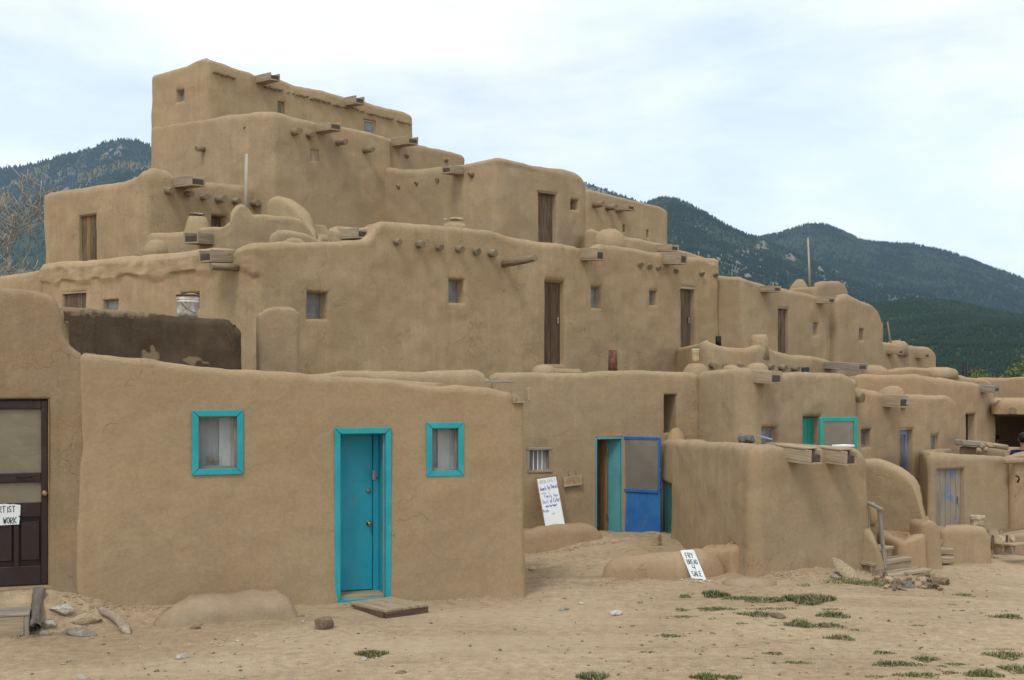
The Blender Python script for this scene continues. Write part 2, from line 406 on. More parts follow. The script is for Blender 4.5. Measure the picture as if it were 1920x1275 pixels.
M['green'] = paint('sea green paint', (0.012, 0.30, 0.235), wear=0.15, dirt=0.10)
M['teal'] = paint('pale teal paint', (0.085, 0.275, 0.300), wear=0.7, dirt=0.25)
M['teal_old'] = paint('worn teal paint', (0.030, 0.125, 0.135), wear=0.6, dirt=0.4)
M['blue'] = paint('bright blue paint', (0.022, 0.118, 0.370), wear=0.35, dirt=0.18, fade=(0.035, 0.17, 0.40))
M['blue_pale'] = paint('faded blue paint', (0.12, 0.20, 0.42), wear=0.6, dirt=0.2, fade=(0.30, 0.38, 0.52))
M['brown'] = paint('dark brown paint', (0.028, 0.015, 0.012), under=(0.15, 0.07, 0.03), wear=0.25, rough=0.5, dirt=0.10, fade=(0.034, 0.022, 0.022))
M['plank_blue'] = paint('boards with remains of blue paint', (0.25, 0.21, 0.15), under=(0.15, 0.20, 0.32), wear=1.65, dirt=0.3, rough=0.8, chip=4.5)
M['white'] = plain('white paint', (0.74, 0.76, 0.74), 0.5, var=0.06, bmp=0.02)
M['white_old'] = plain('rusty white enamel', (0.68, 0.67, 0.62), 0.5, c2=(0.36, 0.24, 0.14), var=0.0, scale=11)
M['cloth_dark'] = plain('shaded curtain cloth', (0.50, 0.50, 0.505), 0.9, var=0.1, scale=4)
M['cloth_light'] = plain('pale curtain cloth', (0.80, 0.79, 0.76), 0.9, var=0.08, scale=4)
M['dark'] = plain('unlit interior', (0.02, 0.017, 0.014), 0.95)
M['glass'] = glass('dusty window glass')
M['glass_clear'] = glass('clear window glass', (0.95, 0.96, 0.96), 0.13)
M['pane'] = glass('grey old glass', (0.5, 0.5, 0.5), 0.9, (0.17, 0.165, 0.15), 0.22, 0.4)
M['screen'] = screen_mat('grey insect screen', (0.24, 0.22, 0.19), open_=0.55)
M['screen_tan'] = screen_mat('tan insect screen', (0.22, 0.19, 0.125), 0.15)
M['brass'] = plain('worn brass', (0.42, 0.30, 0.13), 0.35, 1.0, scale=30)
M['steel'] = plain('grey steel', (0.42, 0.42, 0.42), 0.42, 0.9, scale=20)
M['rust'] = plain('rusted pipe', (0.16, 0.065, 0.045), 0.75, 0.2, scale=14, c2=(0.24, 0.10, 0.065))
M['iron'] = plain('black stove pipe', (0.035, 0.035, 0.04), 0.55, 0.5, scale=16)
M['cream'] = plain('cream enamel', (0.62, 0.52, 0.30), 0.55, c2=(0.55, 0.42, 0.22), scale=10)
M['pole'] = wood('bleached pole', (0.40, 0.345, 0.26), (0.52, 0.46, 0.36), 0.6)
M['log'] = wood('grey bark log', (0.13, 0.108, 0.088), (0.24, 0.205, 0.165), 0.25, wear=1.5)
M['st_white'] = stone('white stone', (0.34, 0.29, 0.22), (0.50, 0.45, 0.37))
M['st_tan'] = stone('tan sandstone', (0.34, 0.245, 0.150), (0.45, 0.345, 0.225))
M['st_grey'] = stone('grey stone', (0.19, 0.165, 0.13), (0.30, 0.265, 0.215))
M['st_dark'] = stone('dark basalt stone', (0.085, 0.08, 0.072), (0.21, 0.195, 0.17))
M['st_brown'] = stone('brown stone', (0.155, 0.108, 0.068), (0.265, 0.190, 0.122))
M['ink'] = plain('dark marker ink', (0.035, 0.04, 0.045), 0.8, bmp=0)
M['ink_blue'] = plain('blue marker ink', (0.16, 0.17, 0.50), 0.8, bmp=0, var=0.1)
M['ink_grey'] = plain('faded grey marker ink', (0.36, 0.37, 0.42), 0.8, bmp=0)
M['ink_rust'] = plain('orange sign paint', (0.42, 0.20, 0.07), 0.8, bmp=0)
M['ink_green'] = plain('pale green marker ink', (0.50, 0.58, 0.34), 0.8, bmp=0)

# ------------------------------------------------------------------ ground
def wall_y(x): return 13.77 + (np.asarray(x, dtype=float) + 1.922) * 0.3638
def ground(x, y):
    x = np.asarray(x, dtype=float); y = np.asarray(y, dtype=float)
    z = np.zeros_like(x * y)
    dw = wall_y(x) - y                                              # metres in front of the near house
    z = z + (0.22 * sstep(-3.7, -4.75, x) + 0.10 * sstep(-2.0, -3.6, x)) * sstep(0.62, 0.0, dw) * (x < 0.5)
    z = z - 0.04 * sstep(-1.6, -0.2, x) * sstep(1.2, 0.0, dw) * sstep(0.6, 0.2, x)
    z = z - 0.06 * sstep(15.5, 17.0, y) * sstep(19.0, 18.4, y) * sstep(-0.6, 0.2, x) * sstep(1.9, 1.2, x) + 0.10 * sstep(17.0, 19.3, y) * sstep(0.5, 1.3, x) * sstep(4.2, 3.2, x)      # the yard rises to the blue door
    z = z - np.clip(0.078 * (x - 4.0), 0, 0.34) * sstep(12.5, 16.0, y)
    g = 0.10 * np.exp(-(((x - 3.7) - 0.62 * (y - 15.85)) / 0.9) ** 2 - ((y - 15.75) / 0.42) ** 2)   # slumped mud at the foot of the low block
    z = z + g
    p = np.stack([x, y, x * 0], -1).reshape(-1, 3)
    fade = sstep(60, 25, y).reshape(-1)
    n = (0.030 * fbm(p, 2.6, 3, 2) + 0.006 * fbm(p, 0.5, 3, 8)) * fade
    near_wall = np.exp(-np.clip(dw, 0, 9) / 0.5).reshape(-1)
    n = n + 0.02 * near_wall * vnoise(p, 0.25, 4)
    yard = (sstep(14.9, 16.0, y) * sstep(-0.2, 0.2, x) * sstep(3.6, 3.0, x)).reshape(-1)
    n = n + 0.03 * yard * fbm(p, 0.35, 3, 14)
    return z + n.reshape(z.shape)
def gz(x, y): return float(ground(np.array([x]), np.array([y]))[0])

def axis(lo, hi, step, far_lo, far_hi):
    a = list(np.arange(lo, hi + 1e-6, step)); s = step
    while a[-1] < far_hi: s *= 1.22; a.append(a[-1] + s)
    s = step; b = []
    q = lo
    while q > far_lo: s *= 1.22; q -= s; b.append(q)
    return np.array(b[::-1] + a)
ax_ = axis(-6.5, 10.5, 0.05, -4200, 4200); ay_ = axis(9.2, 23.5, 0.05, -800, 4200)
gx, gy = np.meshgrid(ax_, ay_); gzv = ground(gx, gy)
import bisect
axl_, ayl_ = ax_.tolist(), ay_.tolist()
def gz(x, y):
    i = max(0, min(len(axl_) - 2, bisect.bisect_right(axl_, x) - 1)); j = max(0, min(len(ayl_) - 2, bisect.bisect_right(ayl_, y) - 1))
    a = min(1, max(0, (x - axl_[i]) / (axl_[i + 1] - axl_[i]))); b = min(1, max(0, (y - ayl_[j]) / (ayl_[j + 1] - ayl_[j])))
    return float((gzv[j, i] * (1 - a) + gzv[j, i + 1] * a) * (1 - b) + (gzv[j + 1, i] * (1 - a) + gzv[j + 1, i + 1] * a) * b)
gv = np.stack([gx, gy, gzv], -1).reshape(-1, 3); nx_, ny_ = len(ax_), len(ay_)
ii = (np.arange(ny_ - 1)[:, None] * nx_ + np.arange(nx_ - 1)[None, :]).reshape(-1)
gf = np.stack([ii, ii + 1, ii + 1 + nx_, ii + nx_], -1)

m, t, b = new_mat('trodden dirt'); b.inputs['Roughness'].default_value = 0.97; b.inputs['Specular IOR Level'].default_value = 0.05
g = N(t, 'ShaderNodeNewGeometry'); pos = g.outputs['Position']
n1 = noise(t, pos, 0.35, 5, 0.6, 0.4); n2 = noise(t, scaled(t, pos, (0.6, 2.2, 1)), 1.3, 5, 0.62, 0.3); n3 = noise(t, pos, 9, 6, 0.7); n4 = noise(t, pos, 70, 3, 0.65)
col = mixc(t, mrange(t, n1, 0.36, 0.64), (0.315, 0.226, 0.138), (0.394, 0.293, 0.185))
col = mixc(t, mathn(t, 'MULTIPLY', mrange(t, n2, 0.50, 0.72), 0.5), col, (0.262, 0.188, 0.118))
col = mixc(t, mathn(t, 'MULTIPLY', mrange(t, noise(t, pos, 0.8, 4, 0.6), 0.55, 0.7), 0.35), col, (0.40, 0.325, 0.235))
col = mixc(t, 0.2, col, mrange(t, n3, 0.28, 0.72), 'OVERLAY'); col = mixc(t, 0.16, col, mrange(t, n4, 0.3, 0.7), 'OVERLAY')
col = mixc(t, mathn(t, 'MULTIPLY', mrange(t, noise(t, scaled(t, pos, (0.13, 1.0, 1), (2, 1, 0), (0, 0, R(7))), 1.1, 4, 0.55, 0.3), 0.50, 0.62), 0.45), col, (0.43, 0.325, 0.21))      # worn cart tracks
vv = N(t, 'ShaderNodeTexVoronoi'); vv.inputs['Scale'].default_value = 26; L(t, pos, vv.inputs['Vector'])
pebm = mathn(t, 'MULTIPLY', mrange(t, vv.outputs['Distance'], 0.16, 0.24, 1, 0), mrange(t, noise(t, pos, 1.1, 4), 0.47, 0.62))
col = mixc(t, mathn(t, 'MULTIPLY', pebm, 0.6), col, mixc(t, vv.outputs['Color'], (0.24, 0.20, 0.15), (0.52, 0.46, 0.38)))
L(t, col, b.inputs['Base Color'])
h = mathn(t, 'ADD', mathn(t, 'MULTIPLY', n3, 0.4), mathn(t, 'MULTIPLY', n4, 0.1)); h = mathn(t, 'ADD', h, mathn(t, 'MULTIPLY', pebm, 0.2))
bump(t, b, h, 0.45, 0.03); M['dirt'] = m
me = bpy.data.meshes.new('ground'); me.from_pydata(gv.tolist(), [], gf.tolist()); me.update()
go = link_mesh('ground', me, M['dirt'], None, True); tag(go, 'bare tan dirt yard in front of the mud houses', 'ground', kind='structure')

# ------------------------------------------------------------------ mud house blocks
class Block:
    """a mud-plastered room block: soft corners, rolled parapet, openings pushed into the wall.
    plan: (X, Y) counter-clockwise from above, the edges that show first; prof: outline of the wall top in photo pixels"""
    def __init__(s, name, label, cat, plan, prof, z0, mat, openings=(), rc=0.16, rt=0.13, res=0.06, amp=0.022, drop=0.3,
                 nvis=None, group=None, batter=0.03, back_z=None, band=None, zmid=None, seed=0, root=True, parent=None, part='wall', topn=0.02, foot=0.0):
        s.plan = [Vector((p[0], p[1])) for p in plan]; n = len(s.plan); s.nvis = nvis if nvis is not None else n - 2
        cx = sum(p.x for p in s.plan) / n; cy = sum(p.y for p in s.plan) / n
        s.root = empty(name, label, cat, (cx, cy, z0), group) if root else parent
        s.z0 = z0; rt *= 0.80; rc *= 0.85
        s.ops = []
        for o in openings:
            e = o['e']; s0 = s.s_at(e, o['px'][0]); s1 = s.s_at(e, o['px'][1]); pm = s.pt(e, (s0 + s1) / 2)
            zt = PZ(o['py'][0], pm.y); zb = PZ(o['py'][1], pm.y)
            s.ops.append(dict(o, s0=s0, s1=s1, z0=zb, z1=zt))
        cap_in = 9.0                                                 # how far the top can be rolled in before it meets itself
        for i in range(n):
            p, q = s.plan[i], s.plan[(i + 1) % n]; u = (q - p).normalized(); cap_in = min(cap_in, abs((Vector((cx, cy)) - p).dot(Vector((u.y, -u.x)))))
        cap_in *= 0.92; rt = min(rt, 0.62 * cap_in)
        # ---- perimeter columns
        cols = []                                                    # x, y, nx, ny, edge, s, kind
        tin = []; tout = []; cinf = []
        for i in range(n):
            p = s.plan[i]; a = (s.plan[i - 1] - p); c = (s.plan[(i + 1) % n] - p)
            la, lc = a.length, c.length; a.normalize(); c.normalize()
            ang = math.acos(max(-1, min(1, a.dot(c))))
            cr = (-a.x * c.y + a.y * c.x)                            # travel -a then c: >0 = left turn = convex
            tl = min(rc / math.tan(ang / 2), 0.42 * la, 0.42 * lc); r = tl * math.tan(ang / 2)
            tin.append(p + a * tl); tout.append(p + c * tl); cinf.append((r, ang, cr > 0, a, c, tl))
        for i in range(n):
            j = (i + 1) % n
            # arc at vertex i
            r, ang, convex, a, c, tl = cinf[i]
            bis = (a + c).normalized(); ctr = s.plan[i] + bis * (tl / math.cos(ang / 2))
            na = Vector((-a.y, a.x)); nb = Vector((c.y, -c.x))       # outward normals of the edges either side
            k = 5
            for q in range(1, k):
                w = q / k; nn = (na * (1 - w) + nb * w).normalized()
                pt = ctr + (nn * r if convex else -nn * r) if r > 1e-4 else s.plan[i]
                cols.append((pt.x, pt.y, nn.x, nn.y, i if w >= 0.5 else i - 1, None, (ctr, bis, 1 / math.sin(ang / 2), r, convex)))
            # straight part of edge i -> j
            d = s.plan[j] - s.plan[i]; ln = d.length; u = d / ln; nn = Vector((u.y, -u.x))
            s_a = cinf[i][5]; s_b = ln - cinf[j][5]
            step = res if i < s.nvis else max(res * 4, 0.3)
            key = []
            for o in s.ops:
                if o['e'] == i:
                    r_ = o.get('r', 0.035)
                    for e0, sg in ((o['s0'], -1), (o['s1'], 1)):
                        key += [e0 + sg * r_, e0 + sg * r_ * 0.55, e0 + sg * r_ * 0.2, e0, e0 - sg * 0.012]
            ss = sorted([s_a, s_b] + [x for x in np.arange(s_a + step, s_b - step * 0.4, step) if all(abs(x - k2) > step * 0.4 for k2 in key)] + [k2 for k2 in key if s_a < k2 < s_b])
            for x in ss:
                q = s.plan[i] + u * x; cols.append((q.x, q.y, nn.x, nn.y, i, x, None))
        C = np.array([[c[0], c[1], c[2], c[3]] for c in cols]); edge = np.array([c[4] % n for c in cols])
        nc = len(cols)
        # ---- top height at each column
        px = CX + F * C[:, 0] / np.maximum(C[:, 1], 1); pp = np.array(prof, dtype=float)
        s.pp = pp
        py = np.interp(px, pp[:, 0], pp[:, 1]); top = EYE + (HY - py) / F * C[:, 1]
        vis = edge < s.nvis
        if (~vis).any():
            zl = top[vis][0]; zr = top[vis][-1]
            hid = np.where(~vis)[0]; order = [i for i in range(nc) if vis[i]]
            last = order[-1]; run = [(last + 1 + k) % nc for k in range(len(hid))]
            for k, i in enumerate(run):
                w = (k + 1) / (len(run) + 1); top[i] = zr * (1 - w) + zl * w
                if back_z is not None: top[i] = top[i] * (1 - math.sin(w * math.pi) ** 0.3) + back_z * math.sin(w * math.pi) ** 0.3
        P3 = np.stack([C[:, 0], C[:, 1], top], -1)
        top = top + 1.35 * topn * fbm(P3, 0.5, 3, 31 + seed) + 0.010 * fbm(P3, 0.16, 2, 37 + seed)
        s.top = top; s.C = C; s.edge = edge
        mn = top.min()
        zt_open = max([o['z1'] + o.get('r', 0.035) for o in s.ops], default=z0)
        zm = zmid if zmid is not None else max(zt_open + 0.03, min(mn - rt - 0.1, z0 + (mn - z0) * 0.7))
        zm = min(zm, mn - rt - 0.02) if zmid is None else zm
        key = []
        for o in s.ops:
            r_ = o.get('r', 0.035)
            for e0, sg in ((o['z0'], -1), (o['z1'], 1)):
                key += [e0 + sg * r_, e0 + sg * r_ * 0.55, e0 + sg * r_ * 0.2, e0, e0 - sg * 0.012]
        if zm < zt_open - 0.005: print('OPENING ABOVE zmid:', label, round(zm, 2), round(zt_open, 2))
        zs = sorted([z0, zm] + [x for x in np.arange(z0 + res, zm - res * 0.4, res) if all(abs(x - k2) > res * 0.35 for k2 in key)] + [k2 for k2 in key if z0 < k2 < zm])
        rows = []                                                    # each: z per column, inset per column, roundness flag
        for z in zs: rows.append((np.full(nc, z), np.zeros(nc), 1.0))
        mx_h = (top.max() - rt) - zm; nu = max(2, int(mx_h / res))
        for k in range(1, nu + 1): rows.append((zm + (top - rt - zm) * k / nu, np.zeros(nc), 1.0))
        for k in range(1, 6):
            a = math.pi / 2 * k / 5; rows.append((top - rt + rt * math.sin(a), np.full(nc, rt * (1 - math.cos(a))), 0.6))
        nwall = len(rows)
        thin = 2 * rt + 0.10 > cap_in
        if thin:
            rows.append((top + 0.004, np.full(nc, rt + (cap_in - rt) * 0.55), 0.3)); rows.append((top + 0.004 - min(0.0, drop) * 0.3, np.full(nc, cap_in * 0.96), 0.1))
        for k in (range(1, 5) if not thin else ()):
            a = math.pi / 2 * (1 - k / 4); rows.append((top - rt + rt * math.sin(a), np.full(nc, rt * (1 + math.cos(a)) + 0.06), 0.3))
        if not thin: rows.append((top - rt - drop, np.full(nc, 2 * rt + 0.10), 0.0))
        nr = len(rows); V = np.zeros((nr, nc, 3))
        Hh = max(0.5, top.max() - z0)
        for ri, (z, inset, w) in enumerate(rows):
            X = C[:, 0] - C[:, 2] * inset; Y = C[:, 1] - C[:, 3] * inset
            if inset.max() > 0:
                for ci, c in enumerate(cols):
                    if c[5] is None: continue
                    i = c[4]; j = (i + 1) % n; ln = (s.plan[j] - s.plan[i]).length
                    lo = max(inset[ci], cinf[i][0]) / math.tan(cinf[i][1] / 2) if cinf[i][2] else 0; hi = ln - (max(inset[ci], cinf[j][0]) / math.tan(cinf[j][1] / 2) if cinf[j][2] else 0)
                    if lo > hi: lo = hi = (lo + hi) / 2
                    s2 = min(max(c[5], lo), hi)
                    if s2 != c[5]: q = s.plan[i] + (s.plan[j] - s.plan[i]) / ln * s2; X[ci] = q.x - c[2] * inset[ci]; Y[ci] = q.y - c[3] * inset[ci]
            for ci, c in enumerate(cols):
                if c[6] is not None:
                    ctr, bis, kf, r, convex = c[6]
                    if convex and inset[ci] > r:
                        q = ctr + bis * ((inset[ci] - r) * kf); X[ci], Y[ci] = q.x, q.y
            V[ri, :, 0] = X; V[ri, :, 1] = Y; V[ri, :, 2] = z
        # ---- displacement along the wall normal
        fl = V.reshape(-1, 3); Wt = np.repeat(np.array([r[2] for r in rows]), nc)
        d = amp * (1.3 * fbm(fl, 1.1, 2, 3 + seed) + 0.5 * fbm(fl, 0.28, 2, 13 + seed)) * Wt
        d = d + batter * (1 - (fl[:, 2] - z0) / Hh) * (Wt > 0.2)
        if foot: d = d + foot * np.exp(-np.clip(fl[:, 2] - z0 - 0.1, 0, 9) / 0.14) * Wt
        if band is not None:                                        # thicker, slumped plaster round the top
            bh, bd, be = band
            tt = np.tile(top, nr); edge_t = np.tile(edge, nr)
            low = tt - bh + 0.16 * fbm(np.stack([fl[:, 0], fl[:, 1], fl[:, 0] * 0], -1), 0.5, 4, 77)
            d = d + np.where(np.isin(edge_t, be), bd * sstep(0, 0.035, fl[:, 2] - low) * (0.75 + 0.9 * fbm(fl, 0.22, 3, 78)), 0) * np.minimum(Wt, 1)
        d = d.reshape(nr, nc)
        S = np.array([c[5] if c[5] is not None else -99 for c in cols])
        for o in s.ops:
            r_ = o.get('r', 0.035)
            sd = np.maximum(np.maximum(o['s0'] - S, S - o['s1'])[None, :], np.maximum(o['z0'] - V[:, :, 2], V[:, :, 2] - o['z1']))
            on = (edge[None, :] == o['e']) & (S[None, :] > -50) & (np.arange(nr)[:, None] < nwall)
            k = np.clip((r_ - sd) / r_, 0, 1); rnd = -r_ * (1 - np.sqrt(np.clip(1 - k * k, 0, 1)))
            d = np.where(on & (sd > -0.006) & (sd < r_), d * 0.6 + rnd, d)
            d = np.where(on & (sd <= -0.006), -o.get('d', 0.2), d)
            near = on & (sd >= r_) & (sd < r_ + 0.15); d = np.where(near, d * 0.6 + d * 0.4 * ((sd - r_) / 0.15), d)
        V[:, :, 0] += d * C[None, :, 2]; V[:, :, 1] += d * C[None, :, 3]
        faces = []
        idx = np.arange(nr * nc).reshape(nr, nc); nxt = np.roll(idx, -1, 1)
        q = np.stack([idx[:-1], nxt[:-1], nxt[1:], idx[1:]], -1).reshape(-1, 4)
        faces = q.tolist(); faces.append(idx[-1].tolist())
        s.mesh = mesh_obj(part, V.reshape(-1, 3), faces, mat, s.root, True)
        s.name = name
        for o, od in zip(s.ops, openings): od['_r'] = o
    def s_at(s, e, px):
        p = s.plan[e]; u = (s.plan[(e + 1) % len(s.plan)] - p).normalized(); k = (px - CX) / F
        return (k * p.y - p.x) / (u.x - k * u.y)
    def pt(s, e, ss):
        p = s.plan[e]; u = (s.plan[(e + 1) % len(s.plan)] - p).normalized(); return p + u * ss
    def fr(s, e, ss=0.0):
        p = s.plan[e]; u = (s.plan[(e + 1) % len(s.plan)] - p).normalized(); q = p + u * ss
        return Fr((q.x, q.y, 0), (u.x, u.y, 0), (u.y, -u.x, 0), (0, 0, 1))
    def on(s, e, px, py):
        """frame standing on the wall at a photo point: (frame at s, height)"""
        ss = s.s_at(e, px); q = s.pt(e, ss); return s.fr(e, ss), PZ(py, q.y), q
    # ---- things set into or sticking out of the wall
    def viga(s, e, px, py, px_end=None, ln=0.3, r=0.075, mat='viga', droop=0.03):
        f, z, q = s.on(e, px, py); r *= random.uniform(.88, 1.12)
        if px_end is None: ln *= random.uniform(.75, 1.35)
        if px_end is not None:
            n = f.n; k = (px_end - CX) / F; den = (n.x - k * n.y)
            ln = max(0.12, min(1.6, (k * q.y - q.x) / den)) if abs(den) > 0.05 else ln
        a = f.w(0, -0.15, z); b = f.w(0, ln * 0.5, z - droop * 0.5 + random.uniform(-.006, .006)); c = f.w(random.uniform(-.015, .015), ln, z - droop)
        return tube('viga', s.root, M[mat], [a, b, c], [r * 1.02, r, r * random.uniform(0.9, 0.98)], 12, 0.10)
    def canale(s, e, px, py0, py1, px_end, w=0.22, tilt=0.06, mat='board', ln=None, th=0.03, lid=False):
        """a wooden roof spout: bottom board, two side boards; py0/py1 = top and bottom where it leaves the wall"""
        f, z1, q = s.on(e, px, py0); z0 = PZ(py1, q.y); h = z1 - z0
        if ln is None:
            n = f.n; k = (px_end - CX) / F; den = (n.x - k * n.y); p0 = q
            ln = (k * p0.y - p0.x) / den if abs(den) > 0.05 else 0.5
            ln = max(0.25, min(1.5, ln))
        fr = f.at(0, 0, 0)
        fr = Fr(f.w(0, 0, z0), f.u, f.n, f.z); M3 = Matrix.Rotation(tilt, 3, f.u)
        fr = Fr(fr.o, fr.u, M3 @ fr.n, M3 @ fr.z)
        ob = box('canale', s.root, M[mat], fr, (-w / 2, w / 2), (-0.25, ln), (0, th), 0.005)
        for sg in (-1, 1):
            box('side_board', ob, M[mat], fr, sorted((sg * w / 2, sg * (w / 2 - th))), (-0.25, ln * random.uniform(0.985, 1.0)), (th + 0.002, h), 0.005)
        box('spout_filler', ob, M['tin'], fr, (-w / 2 + th + .002, w / 2 - th - .002), (-0.25, ln - 0.02), (th + 0.002, th + 0.62 * (h - th)), 0.003)  # solid block added in the channel so its open end reads dark
        if lid: box('cover_board', ob, M[mat], fr, (-w / 2 - .01, w / 2 + .01), (-0.2, ln * 0.75), (h + 0.002, h + 0.024), 0.005)
        return ob
    def plank_door(s, o, n=4, mat='board_dark', depth=None, mats=None, lintel=None, handle=True, frame=None, sill=None, name='door'):
        r = o['_r']; f = s.fr(o['e']); d = r['d']; dd = depth if depth is not None else d - 0.075
        a, b, z0, z1 = r['s0'] + 0.005, r['s1'] - 0.005, r['z0'] + 0.005, r['z1'] - 0.005
        if frame:
            fw = 0.05
            fo = boxes('door_frame', s.root, M[frame], f, [((a, a + fw), (-dd - 0.06, -dd + 0.06), (z0, z1)), ((b - fw, b), (-dd - 0.06, -dd + 0.06), (z0, z1)), ((a + fw + .001, b - fw - .001), (-dd - 0.06, -dd + 0.06), (z1 - fw, z1))], 0.006)
            a += fw + .004; b -= fw + .004; z1 -= fw + .004
        do = boxes(name, s.root, M[mat], f, [((a, b), (-dd - 0.055, -dd - 0.032), (z0, z1))], 0.004)
        wd = (b - a) / n
        for k in range(n):
            mm = M[mats[k % len(mats)]] if mats else M[mat]
            box('plank', do, mm, f, (a + k * wd + 0.003, a + (k + 1) * wd - 0.003), (-dd - 0.03, -dd - random.uniform(0, 0.008)), (z0, z1 - random.uniform(0, 0.012)), 0.004)
        if lintel:
            box('lintel', s.root, M[lintel], f, (r['s0'] - 0.07, r['s1'] + 0.07), (-d * 0.85, -0.012), (r['z1'] - 0.012, r['z1'] + 0.045), 0.008)
        if sill:
            box('sill', s.root, M[sill], f, (r['s0'] - 0.02, r['s1'] + 0.02), (-d * 0.8, 0.03), (r['z0'] - 0.03, r['z0'] + 0.015), 0.006)
        if handle:
            zz = (z0 + z1) / 2 + 0.05
            boxes('handle', do, M['steel'], f, [((b - 0.10, b - 0.07), (-dd + 0.002, -dd + 0.03), (zz - 0.06, zz + 0.06))], 0.004)
        return do
    def window(s, o, depth=None, frame='board_grey', fw=0.03, pane='pane', bars=0, curtain=None, lintel=None, barmat=None):
        r = o['_r']; f = s.fr(o['e']); d = r['d']; dd = depth if depth is not None else d - 0.05
        a, b, z0, z1 = r['s0'] + 0.008, r['s1'] - 0.008, r['z0'] + 0.008, r['z1'] - 0.008
        lst = [((a, b), (-dd - 0.03, -dd), (z0, z0 + fw)), ((a, b), (-dd - 0.03, -dd), (z1 - fw, z1)),
               ((a, a + fw), (-dd - 0.03, -dd), (z0 + fw + .001, z1 - fw - .001)), ((b - fw, b), (-dd - 0.03, -dd), (z0 + fw + .001, z1 - fw - .001))]
        wo = boxes('window', s.root, M[frame], f, lst, 0.004)
        box('pane', wo, M[pane], f, (a + fw, b - fw), (-dd - 0.020, -dd - 0.014), (z0 + fw, z1 - fw), 0)
        for k in range(bars):
            x = a + fw + (b - a - 2 * fw) * (k + 1) / (bars + 1)
            box('bar', wo, M[barmat or frame], f, (x - 0.012, x + 0.012), (-dd - 0.012, -dd + 0.004), (z0 + fw, z1 - fw), 0.003)
        if lintel:
            box('lintel', s.root, M[lintel], f, (r['s0'] - 0.05, r['s1'] + 0.05), (-d * 0.8, -0.012), (r['z1'] - 0.01, r['z1'] + 0.035), 0.006)
        return wo

HG = 'stacked mud plastered houses of the pueblo'
def pw(px, Y): return (PX(px, Y), Y)
def house(label, plan, prof, z0, mat, openings=(), **kw):
    return Block('adobe_house', label, 'adobe house', plan, prof, z0, M[mat], openings, group=HG, **kw)

RU, RN = Vector((0.74, 0.67)), Vector((0.67, -0.74))                # right-hand faces run this way, and look this way

# ------------------------------------------------------------------ the near house with turquoise trim
def nearpt(px, off=0.0):
    k = (px - CX) / F; s = (k * 13.77 + 1.922) / (0.94 - k * 0.342)
    x, y = -1.922 + 0.94 * s, 13.77 + 0.342 * s
    return (x + 0.342 * -off, y + 0.94 * off)
oWL = dict(e=0, px=(366, 451), py=(776, 884), d=0.22, r=0.02)
oWR = dict(e=0, px=(805, 864), py=(799, 887), d=0.22, r=0.02)
oD = dict(e=0, px=(634, 727), py=(808, 1131), d=0.50, r=0.02)
a0, a1 = nearpt(147), nearpt(982)
bx = (-0.342 * 3.0, 0.94 * 3.0)
A = house('long low tan house with turquoise door and two turquoise framed windows', [a0, a1, (a1[0] + bx[0], a1[1] + bx[1]), (a0[0] + bx[0], a0[1] + bx[1])],
          [(147, 660), (200, 667), (300, 677), (370, 684), (400, 689), (470, 696), (545, 700), (600, 705), (700, 712), (780, 718), (850, 723), (920, 729), (957, 734), (974, 741), (984, 752)],
          -0.25, 'mud_near', [oWL, oWR, oD], rc=0.06, rt=0.10, res=0.045, amp=0.020, nvis=1, seed=1, foot=0.03, topn=0.03, drop=0.2)
def casing(blk, o, outer, w, mat='turq', bottom=True, name='window', proud=0.022):
    """four mitred boards round an opening; returns the part they belong to and the opening numbers"""
    r = o['_r']; f = blk.fr(o['e']); a = blk.s_at(o['e'], outer[0]); b_ = blk.s_at(o['e'], outer[2]); q = blk.pt(o['e'], (a + b_) / 2)
    z1, z0 = PZ(outer[1], q.y), PZ(outer[3], q.y)
    # the part itself: the lining of the opening
    ia, ib, iz0, iz1 = a + w, b_ - w, z0 + (w if bottom else 0), z1 - w
    return f, a, b_, z0, z1, ia, ib, iz0, iz1
def mitre_board(name, parent, mat, f, quad, n0, n1):
    """a board with mitred ends: quad = 4 (u, z) corners"""
    bm = bmesh.new(); uvl = bm.loops.layers.uv.verify(); vs = []
    for nn in (n0, n1): vs.append([bm.verts.new(f.w(u, nn, z)) for (u, z) in quad])
    fs = [bm.faces.new(vs[1]), bm.faces.new(vs[0][::-1])]
    for k in range(4): fs.append(bm.faces.new((vs[0][k], vs[0][(k + 1) % 4], vs[1][(k + 1) % 4], vs[1][k])))
    bmesh.ops.recalc_face_normals(bm, faces=bm.faces)
    us = [p[0] for p in quad]; zs = [p[1] for p in quad]; tall = (max(zs) - min(zs)) > (max(us) - min(us)); off = random.uniform(0, 30)
    for fc in bm.faces:
        for lp in fc.loops:
            d = lp.vert.co - f.o; uu, zz = d.dot(f.u), d.dot(f.z); lp[uvl].uv = ((zz, uu + off) if tall else (uu, zz + off))
    bmesh.ops.bevel(bm, geom=list(bm.edges), offset=0.004, segments=1, affect='EDGES')
    return bm_obj(name, bm, mat, parent)
